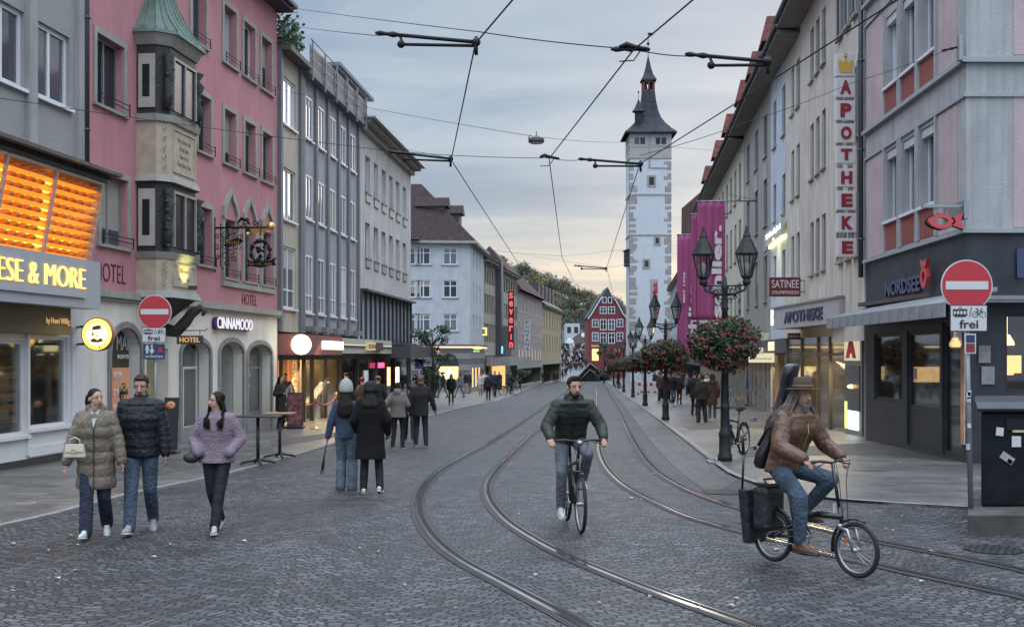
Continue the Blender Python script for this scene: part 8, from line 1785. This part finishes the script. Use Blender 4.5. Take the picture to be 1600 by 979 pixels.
def bicycle(label,loc,rz,kind='trek',r=.345,wb=1.05,crank_a=R(90),steer=0.0,frame_m=M_bikeb):
 """local frame: heading -y, rear wheel at y=+wb/2"""
 o=thing('bicycle',label,'bicycle',loc,None,rz);yf,yr=-wb/2,wb/2;wheel(o,yf,r,.022,steer=steer);wheel(o,yr,r,.022);bb=Vector((0,.08,.29 if kind=='trek' else .30))
 f=MB();T=lambda*p_:f.tube(p_,.016,8)
 if kind=='trek':
  hd0,hd1=Vector((0,yf+.17,.86)),Vector((0,yf+.21,.70));st=Vector((0,.25,.90));seat=Vector((0,.27,1.0));T(hd0,hd1);f.tube([hd1,bb],.026,8);f.tube([hd0+Vector((0,.01,-.05)),Vector((0,.21,.74))],.02,8);T(bb,seat-Vector((0,0,.04)));
  for s in(-1,1):f.tube([bb+Vector((s*.03,0,0)),(s*.065,yr,r)],.010,6);f.tube([Vector((s*.02,.21,.72)),(s*.065,yr,r)],.009,6)
  hb_=Vector((0,yf+.12,1.06))
 else:
  hd0,hd1=Vector((0,yf+.20,.62)),Vector((0,yf+.17,.46));seat=Vector((0,.34,.90));T(hd0,hd1);f.tube([hd1+Vector((0,0,.08)),Vector((0,-.05,.53)),Vector((0,.18,.46))],.03,8);T(Vector((0,.20,.25)),seat-Vector((0,0,.04)));f.tube([Vector((0,.18,.46)),bb],.02,8)
  for s in(-1,1):f.tube([bb+Vector((s*.03,0,0)),(s*.06,yr,r)],.010,6);f.tube([Vector((s*.02,.19,.42)),(s*.06,yr,r)],.009,6)
  hb_=Vector((0,yf+.28,1.03))
 f.build('frame',frame_m,o);k=MB();ax=hd1
 for s in(-1,1):k.tube([ax+Vector((s*.05,-.01,-.02)),(s*.055,yf+.06,r+.18),(s*.055,yf,r)],[.018,.017,.012],8)
 k.tube([ax+Vector((-.06,-.01,0)),ax+Vector((.06,-.01,0))],.018,8);fk=k.build('fork',M_bikes if kind!='trek' else M_bikeb,o)
 k=MB();k.tube([hd0,hb_],.016,8);hw_=.34 if kind=='trek' else .28
 k.tube([hb_+Vector((-hw_,.10,.0)),hb_+Vector((-hw_*.5,.02,.02)),hb_,hb_+Vector((hw_*.5,.02,.02)),hb_+Vector((hw_,.10,0))],.013,8);hbo=k.build('handlebar',M_bikeb,o)
 for s in(-1,1):
  k=MB();k.tube([hb_+Vector((s*hw_*.62,.05,.012)),hb_+Vector((s*hw_*1.04,.105,-.001))],.018,8);k.build('grip',M_tyre,hbo);k=MB();k.tube([hb_+Vector((s*hw_*.5,.0,-.01)),hb_+Vector((s*hw_*.8,-.03,-.02))],.007,5);k.tube([hb_+Vector((s*hw_*.5,-.0,0)),hb_+Vector((s*.1,-.12,.03)),hb_+Vector((s*.05,-.12,-.15)),ax+Vector((s*.03,-.05,.02))],.004,5);k.build('brake_lever',M_tyre,hbo)
 k=MB();k.tube([hb_+Vector((-.02,-.03,.0)),hb_+Vector((.02,-.07,-.02))],.03,8)if kind=='trek' else k.cbox(hb_+Vector((0,-.03,-.42)),.03,.02,.09);k.build('headlight' if kind=='trek' else 'reflector',M_bikes if kind=='trek' else M_signw,hbo)
 k=MB();k.ball(seat,.075,.05,.03,10,6);k.ball(seat+Vector((0,.05,0)),.085,.06,.035,10,6);k.tube([seat+Vector((0,.03,0)),seat+Vector((0,-.14,.0))],[.05,.018],8);k.build('saddle',M_tyre,o)
 k=MB();k.tube([bb+Vector((-.06,0,0)),bb+Vector((.06,0,0))],.02,8);k.tube([bb+Vector((-.055,math.cos(a*.314)*.085,math.sin(a*.314)*.085))for a in range(20)],.006,5,closed=True);k.tube([bb+Vector((-.055,0,.085)),Vector((-.055,yr,r+.035)),Vector((-.055,yr,r-.035)),bb+Vector((-.055,0,-.085))],.005,4);cr_=k.build('crank',M_bikes,o)
 PE=[]
 for s,a in((-1,crank_a),(1,crank_a+math.pi)):
  e=bb+Vector((s*.07,-math.sin(a)*.165,-math.cos(a)*.165));k=MB();k.tube([bb+Vector((s*.065,0,0)),e],.010,6);k.cbox(e+Vector((s*.05,0,0)),.09,.08,.022);k.build('pedal',M_tyre,cr_);PE.append(e+Vector((s*.05,0,0)))
 for(y_,a0,a1)in((yf,-.2,1.9),(yr,.6,3.6)):
  k=MB();pts=[Vector((0,y_+math.cos(a)*(r+.025),r+math.sin(a)*(r+.025)))for a in[a0+(a1-a0)*i/12 for i in range(13)]];k.tube(pts,.022,6,flat=.5);k.build('mudguard',M_bikeb,o)
 return o,dict(hb=hb_,seat=seat,ped=PE,hw=hw_,yr=yr,yf=yf,r=r)
b1f,b1r=G(905,832),G(887,817);hdg=(b1f-b1r);hdg.z=0;mid=(b1f+b1r)/2;rz1=math.atan2(hdg.y,hdg.x)+math.pi/2
bike1,B1=bicycle('black trekking bicycle ridden towards the camera by the man in the olive puffer',(mid.x,mid.y,mid.z+.01),rz1,'trek',.345,1.05,R(-8))
hb_=B1['hb'];pd=B1['ped']
o1,J1=person('man in an olive puffer jacket and grey jeans cycling towards the camera',(mid.x,mid.y,mid.z+.01),1.82,rz1,hair='quiff',hairm=HAIRD,beard='short',head_yaw=R(12),head_pitch=R(6),pelvis=(0,.27,1.03),lean=R(30),coat=dict(m=c_olive,len=.02,bulge=.010,step=.085,wide=1.22,deep=1.3,arm=1.25,hood='down',zip=M_tab),trouser=dict(m=den_grey,wide=1.05,cuff=1.05,len=.98),shoe=M_shw,feet=[tuple(pd[0]+Vector((-.01,.06,.085))),tuple(pd[1]+Vector((.01,.06,.085)))],knee=[(-.12,-1,.2),(.12,-1,.2)],foot_pitch=(-.1,.1),toes=[(0,-1,0),(0,-1,0)],hands=[tuple(hb_+Vector((-B1['hw']*.92,.115,.035))),tuple(hb_+Vector((B1['hw']*.92,.115,.035)))],elbow=[(-.6,.6,-.8),(.6,.6,-.8)],grip=True)
b2f,b2r=G(1338,903),G(1208,879);hdg=(b2f-b2r);hdg.z=0;mid=(b2f+b2r)/2;rz2=math.atan2(hdg.y,hdg.x)+math.pi/2
bike2,B2=bicycle('black folding bicycle with small wheels crossing in the right foreground',(mid.x,mid.y,mid.z+.01),rz2,'fold',.255,1.02,R(35))
hb_=B2['hb'];pd=B2['ped']
o2,J2=person('long haired man in brown leather jacket and brimmed hat riding the folding bicycle',(mid.x,mid.y,mid.z+.01),1.80,rz2,skin=SKIN2,hair='bob',hairm=HAIRG,beard='full',hat=('brim',mat('dark_felt_hat',(.05,.034,.02),.8)),head_yaw=R(-14),head_pitch=R(4),pelvis=(0,.36,.95),lean=R(19),coat=dict(m=c_brownl,len=.03,wide=1.25,deep=1.3,arm=1.35,hood='collar',zip=M_brs,bulge=.005,step=.07),trouser=dict(m=den_blue,wide=1.15,cuff=1.15,len=.95),shoe=mat('brown_boot',(.11,.06,.03),.6),sole=M_shb,feet=[tuple(pd[0]+Vector((-.01,.06,.09))),tuple(pd[1]+Vector((.01,.06,.09)))],knee=[(-.3,-1,.3),(.2,-1,.3)],toes=[(0,-1,0),(0,-1,0)],foot_pitch=(0,0),hands=[tuple(hb_+Vector((-B2['hw']*.92,.115,.035))),tuple(hb_+Vector((B2['hw']*.92,.115,.035)))],elbow=[(-.6,.5,-.8),(.6,.5,-.8)],grip=True)
k=MB();hd=J2['hd'];rnd=random.Random(3)
for i in range(120):
 s=-1 if i%2 else 1;a=hd+Vector((s*rnd.uniform(.045,.088),rnd.uniform(-.03,.09),.02));w_=rnd.uniform(.2,1);k.tube([a,a+Vector((s*.03,.04,-.10)),a+Vector((s*rnd.uniform(.03,.13),rnd.uniform(.02,.2)*w_,-.2)),a+Vector((s*rnd.uniform(.02,.2),rnd.uniform(.02,.34)*w_,-rnd.uniform(.22,.36)))],[.006,.007,.005,.001],4,cap=False)
k.build('loose_hair',HAIRG,o2)
Mz=Matrix.Rotation(rz2,4,'Z');base2=Vector((mid.x,mid.y,mid.z+.01));case=thing('instrument_case','shiny black guitar shaped instrument case carried upright on the rider\'s back','instrument case',base2,None,rz2);M_case=mat('case_black',(.012,.012,.013),.28,var=.4,vs=6,coat=.5,bump=.12,bs=14)
def outline_solid(mb,c0,axis,wdir,ndir,prof,th):
 n=len(prof);vs=[]
 ringn=14
 for(t,w_)in prof:
  for k_ in range(ringn):
   a=2*math.pi*k_/ringn;cx_=math.copysign(abs(math.cos(a))**.5,math.cos(a));sx_=math.copysign(abs(math.sin(a))**.6,math.sin(a));vs.append(c0+axis*t+wdir*w_*cx_+ndir*th*(.55+.45*min(1,w_/.12))*sx_)
 fs=[(i*ringn+k_,i*ringn+(k_+1)%ringn,(i+1)*ringn+(k_+1)%ringn,(i+1)*ringn+k_)for i in range(n-1)for k_ in range(ringn)];fs+=[tuple(range(ringn-1,-1,-1)),tuple((n-1)*ringn+k_ for k_ in range(ringn))];old=mb.smooth;mb.smooth=True;mb.add(vs,fs);mb.smooth=old
k=MB();axis=Vector((-.02,.02,1)).normalized();bk=Vector((.03,.62,.90));outline_solid(k,bk,axis,Vector((1,0,0)),Vector((0,1,-.02)).normalized(),[(0,.03),(.02,.10),(.07,.145),(.16,.15),(.26,.12),(.33,.105),(.42,.12),(.50,.11),(.55,.075),(.62,.062),(.82,.058),(.87,.072),(.94,.082),(1.02,.078),(1.05,.04)],.07)
k.v=[tuple(Vector(v)+Vector((.10*(v[2]-.98),-.30*(v[2]-.98),0)))for v in k.v];k.build('case_shell',M_case,case)
k=MB();k.tube([(-.14,.57,1.15),(-.19,.42,1.3),(-.17,.25,1.45),(-.1,.42,1.52)],.014,6);k.build('shoulder_strap',M_tyre,case)
for z_ in(1.12,1.40):k=MB();k.cbox((-.16,.62,z_),.05,.05,.04);k.build('latch',M_bikes,case)
pan=thing('pannier_bag','large black box bag standing on the rear rack of the folding bicycle','bag',base2,None,rz2);k=MB();k.box(-.13,.13,.46,.68,.30,.74);k.build('body',mat('bag_black',(.011,.012,.014),.6,bump=.9,bs=9,var=.4,bd=.04),pan,bevel=.05);k=MB();k.box(-.10,.10,.48,.66,.74,.775);k.tube([(-.08,.52,.77),(-.08,.56,.81),(.07,.56,.81),(.07,.52,.77)],.012,6);k.build('lid',M_case,pan,bevel=.01)
pan2=thing('trolley_bag','flat black trolley bag hanging down behind the rear wheel of the folding bicycle','bag',base2,None,rz2);k=MB();k.hexa([(-.14,.70,.16),(.12,.70,.16),(.12,.79,.16),(-.14,.79,.16),(-.17,.70,.70),(.14,.70,.70),(.14,.83,.70),(-.17,.83,.70)]);k.build('body',mat('bag_black'),pan2,bevel=.02);k=MB();k.tube([(-.15,.78,.68),(-.15,.76,1.05)],.012,6);k.tube([(-.15,.76,1.05),(-.15,.78,1.22),(-.09,.78,1.26)],.016,6);k.build('trolley_handle',M_bikeb,pan2)
k=MB()
for s in(-1,1):k.tube([(s*.06,B2['yr'],.26),(s*.08,B2['yr']+.05,.34),(s*.08,B2['yr']-.2,.34)],.007,5)
k.tube([(-.08,B2['yr']+.4,.34),(-.08,B2['yr']-.2,.34)],.008,5);k.tube([(.08,B2['yr']+.4,.34),(.08,B2['yr']-.2,.34)],.008,5);k.build('rear_rack',M_bikeb,bike2)
k=MB();k.cbox((.06,B2['yf']+.16,.30),.02,.05,.05);k.build('orange_reflector',mat('orange_reflector',(.7,.2,.02),.3),bike2)
g_=G(1150,722);pb,_=bicycle('dark bicycle locked to the nearest lamp post',(g_.x+.12,g_.y+.75,g_.z+.04),R(-32),'trek',.35,1.05,R(60),steer=.5)
g_=G(838,600.5);b3,_=bicycle('parked cargo style bicycle in front of the rose coloured corner house',(g_.x,g_.y,g_.z+.03),R(80),'trek',.35,1.05)
for ch in b3 .children:pass
g_=G(797,617.5);b4,_=bicycle('dark bicycle with a big box ridden away on the left pavement',(g_.x,g_.y,g_.z),R(105),'trek',.35,1.1)
k=thing('cargo_box','large dark box carried on the rear of the bicycle far left','box',(g_.x-.95,g_.y,g_.z+.45));m_=MB();m_.box(-.35,.35,-.25,.25,0,.75);m_.build('box_body',c_coat,k,bevel=.04)
o_,_=person('hunched cyclist in a dark hooded coat on the left pavement far off',(g_.x,g_.y,g_.z),1.75,R(105),'far',hair='short',pelvis=(0,.2,1.0),lean=R(20),coat=dict(m=c_coat,len=.1,wide=1.4,deep=1.3,arm=1.3,hood='down'),trouser=dict(m=c_black),feet=[(-.1,0,.2),(.1,-.1,.45)],hands=[(-.28,-.32,1.05),(.28,-.32,1.05)])
def far_p(label,px,py,H,rz,cm,tm,female=False,hair='short',hairm=HAIRD,step=.2,length=.06,dz=.04,shoe=M_shb,**kw):
 s=step;return person(label,stand(px,py,dz),H,rz,'far',female=female,hair=hair,hairm=hairm,coat=dict(m=cm,len=length,wide=1.25,deep=1.25,arm=1.2),trouser=dict(m=tm),feet=[(-.08,-s,.09),(.08,s,.11)],shoe=shoe,**kw)[0]
cr=cloth('cream_jacket',(.42,.39,.34));wine=cloth('wine',(.12,.02,.03));red_=cloth('bright_red',(.35,.03,.03));tan=cloth('tan_skin_trousers',(.3,.18,.13));brn=cloth('brown_coat',(.06,.035,.03));gry=cloth('grey_cloth',(.12,.12,.13));yel=cloth('yellow_coat',(.45,.3,.06))
far_p('woman in black walking towards the camera across the left pavement edge',705,633,1.66,0,c_black,c_black,True,'long',HAIRB)
far_p('woman with long hair, pale top and grey trousers striding left of the corner house',718,622,1.68,R(-60),gry,gry,True,'long',HAIRB,.32)
far_p('person in black with jeans stepping out before the corner house',692,622,1.74,R(-70),c_black,den_blue,step=.33)
far_p('man in a dark coat below the small street tree',679,622,1.78,R(40),c_navy,den_dark)
far_p('person with a light bag talking below the street tree',668,618,1.66,R(120),gry,c_black)
far_p('girl in a cream jacket and short skirt walking towards the camera',751,618,1.64,R(5),cr,tan,True,'long',HAIRB,.08,shoe=M_shb)
far_p('woman in a black jacket with a red hem walking away from the camera',763,626,1.70,R(180),c_navy,c_black,True,'short',HAIRB,.12)
far_p('man in a dark jacket with a bicycle beside the woman with the red hem',773,621,1.80,R(10),c_navy,c_black)
far_p('man with a backpack standing at the lit windows of the corner house',728,615,1.78,R(70),c_black,tan)
far_p('person in a light jacket behind the woman with the red hem',757,613,1.7,R(20),cr,c_black)
far_p('lone dark figure standing before the planted bush',813,602,1.76,R(10),c_black,c_black)
far_p('second dark figure walking past the planted bush',824,598.5,1.72,R(-60),c_black,c_black)
far_p('woman walking left under the flower baskets on the right',966,606,1.70,R(-70),c_black,c_black,True,'long',HAIRB,.3)
far_p('person in a black jacket and jeans standing behind the second lamp post',1051,634,1.74,R(20),c_black,den_blue,step=.05,shoe=M_shw)
far_p('person in dark jacket and wine red trousers beside the one in jeans',1061,632,1.70,R(160),c_coat,wine,step=.05)
person('woman in grey black jacket and wide trousers, back turned, at the first lamp post',stand(1097,661,.04),1.70,R(185),'mid',female=True,hair='bob',hairm=HAIRB,coat=dict(m=c_coat,len=.06,wide=1.35,deep=1.25,arm=1.25),trouser=dict(m=c_black,wide=1.4,cuff=1.5),feet=[(-.13,0,.078),(.13,0,.078)])
person('person in a long brown coat and jeans right beside the nearest lamp post',stand(1113,658,.04),1.72,R(170),'mid',female=True,hair='long',hairm=HAIRB,coat=dict(m=brn,len=.20,wide=1.2,deep=1.2,arm=1.2),trouser=dict(m=den_blue),shoe=M_shw)
person('man in a long black coat beside the pair at the first lamp post',stand(1085,650,.04),1.80,R(150),'mid',hair='short',coat=dict(m=c_black,len=.12,wide=1.25,deep=1.25,arm=1.25),trouser=dict(m=c_black))
far_p('person in a pale hooded top behind the lamp post group',1105,641,1.68,R(-40),cr,c_black)
far_p('person in an ochre top behind the lamp post group',1092,637,1.70,R(60),cloth('ochre',(.3,.18,.06)),c_black)
def crowd_proto(cm,tm,hm,H,step,female):
 o=thing('person','','person');k=MB();P0=Vector((0,0,.53*H));hips=[P0+Vector((s*.05*H,0,0))for s in(-1,1)]
 for i,s in((0,-1),(1,1)):
  f_=Vector((s*.06,-s*step,.05));kn,an=ik(hips[i],f_,.245*H,.245*H,(0,-1,0));limb(k,hips[i],kn,.05*H,.037*H);limb(k,kn,an,.036*H,.027*H);limb(k,an+Vector((0,.02,0)),an+Vector((0,-.16,-.02)),.035,.03)
 torso(k,[(P0-Vector((0,0,.08*H)),.11*H,.08*H),(P0+Vector((0,0,.18*H)),.115*H,.085*H),(P0+Vector((0,0,.29*H)),.10*H,.06*H),(P0+Vector((0,0,.33*H)),.045*H,.045*H)]);hd=P0+Vector((0,0,.405*H));k.ball(hd,.072,.09,.11,12,8);limb(k,P0+Vector((0,0,.3*H)),hd,.06,.055)
 for s in(-1,1):limb(k,P0+Vector((s*.115*H,0,.28*H)),P0+Vector((s*.15*H,.02,.11*H)),.042*H,.034*H);limb(k,P0+Vector((s*.15*H,.02,.11*H)),P0+Vector((s*.14*H,-.08,-.02)),.034*H,.025*H);k.ball(P0+Vector((s*.14*H,-.1,-.05)),.035,.035,.05,8,6)
 def mi(c):
  if c.z>.86*H:return 3 if(c.z>.955*H or c.y>.01)else 2
  if abs(c.x)>.12*H and c.z<.51*H:return 2
  return 0 if c.z>.46*H else(1 if c.z>.045*H else 4)
 return vox(k,'body',[cm,tm,SKIN,hm,M_shb],.035,o,2,mi).parent
CW=[crowd_proto(*a)for a in((c_black,c_black,HAIRD,1.76,.16,0),(c_navy,den_dark,HAIRB,1.70,.22,0),(gry,c_black,HAIRD,1.68,.08,1),(cr,den_dark,HAIRB,1.66,.2,1),(c_coat,den_blue,HAIRG,1.78,.05,0),(wine,c_black,HAIRD,1.66,.12,1),(brn,c_navy,HAIRB,1.72,.25,0))]
CWN=['black clothes','navy jacket and dark jeans','grey jacket','cream jacket','dark coat and blue jeans','wine red top','brown coat']
used_=set();rnd=random.Random(31)
def crowd(px,y_,kind,rz,group,where,z=None):
 p_=CW[kind];o=p_ if kind not in used_ else copy_tree(p_);used_.add(kind);x_=(px-800)/FOC*y_;o.location=(x_,y_,(gz(x_,y_)if z is None else z)+.03);o.rotation_euler=(0,0,rz);o['label']='distant pedestrian in %s %s'%(CWN[kind],where);o['group']='%s, %s'%(group,CWN[kind])
for i in range(8):
 crowd(rnd.uniform(848,872),rnd.uniform(158,192),rnd.choice((0,0,1,4,0)),rnd.uniform(0,6.3),'people standing before the ochre house','in the group before the ochre house')
for i in range(12):crowd(rnd.uniform(876,892),rnd.uniform(196,225),rnd.choice((0,1,4,0,6)),rnd.uniform(0,6.3),'people at the foot of the ramp','at the foot of the bridge ramp')
for i in range(150):
 y_=222+110*(i/150)**1.0;a=874+(y_-222)*.02;crowd(rnd.uniform(868,921),y_,rnd.choices(range(7),(8,4,4,2,4,1,2))[0],rnd.choice((0,math.pi))+rnd.uniform(-.6,.6),'crowd on the bridge ramp','in the crowd on the bridge ramp')
for i in range(22):
 y_=rnd.uniform(70,150);x_=8.9+.09*y_+rnd.uniform(-1.5,2.2)if i%3 else 4.9+.0725*(y_-40)+4.2+rnd.uniform(-.6,2.6);crowd(800+FOC*x_/y_,y_,rnd.choices(range(7),(8,4,3,1,4,1,3))[0],rnd.uniform(0,6.3),'people under the flower baskets','among the people under the flower baskets')
for i in range(7):
 crowd(rnd.uniform(1022,1046),rnd.uniform(64,74),(0,4,6,2,5,0,1)[i],rnd.uniform(0,6.3),'people behind the second lamp post','in the cluster behind the second lamp post')
for i,(px,y_)in enumerate(((676,92),(684,94),(734,96),(742,108),(780,104),(768,112),(800,128))):crowd(px,y_,(0,2,4,1,0,6,3)[i],rnd.uniform(0,6.3),'people before the corner house and canopy','by the corner house and flat canopy')
for k in range(7):
 if k not in used_:
  for c_ in list(CW[k].children):bpy.data.objects.remove(c_)
  bpy.data.objects.remove(CW[k])
for o in bpy.data.objects:
 if '_o' in o:del o['_o']
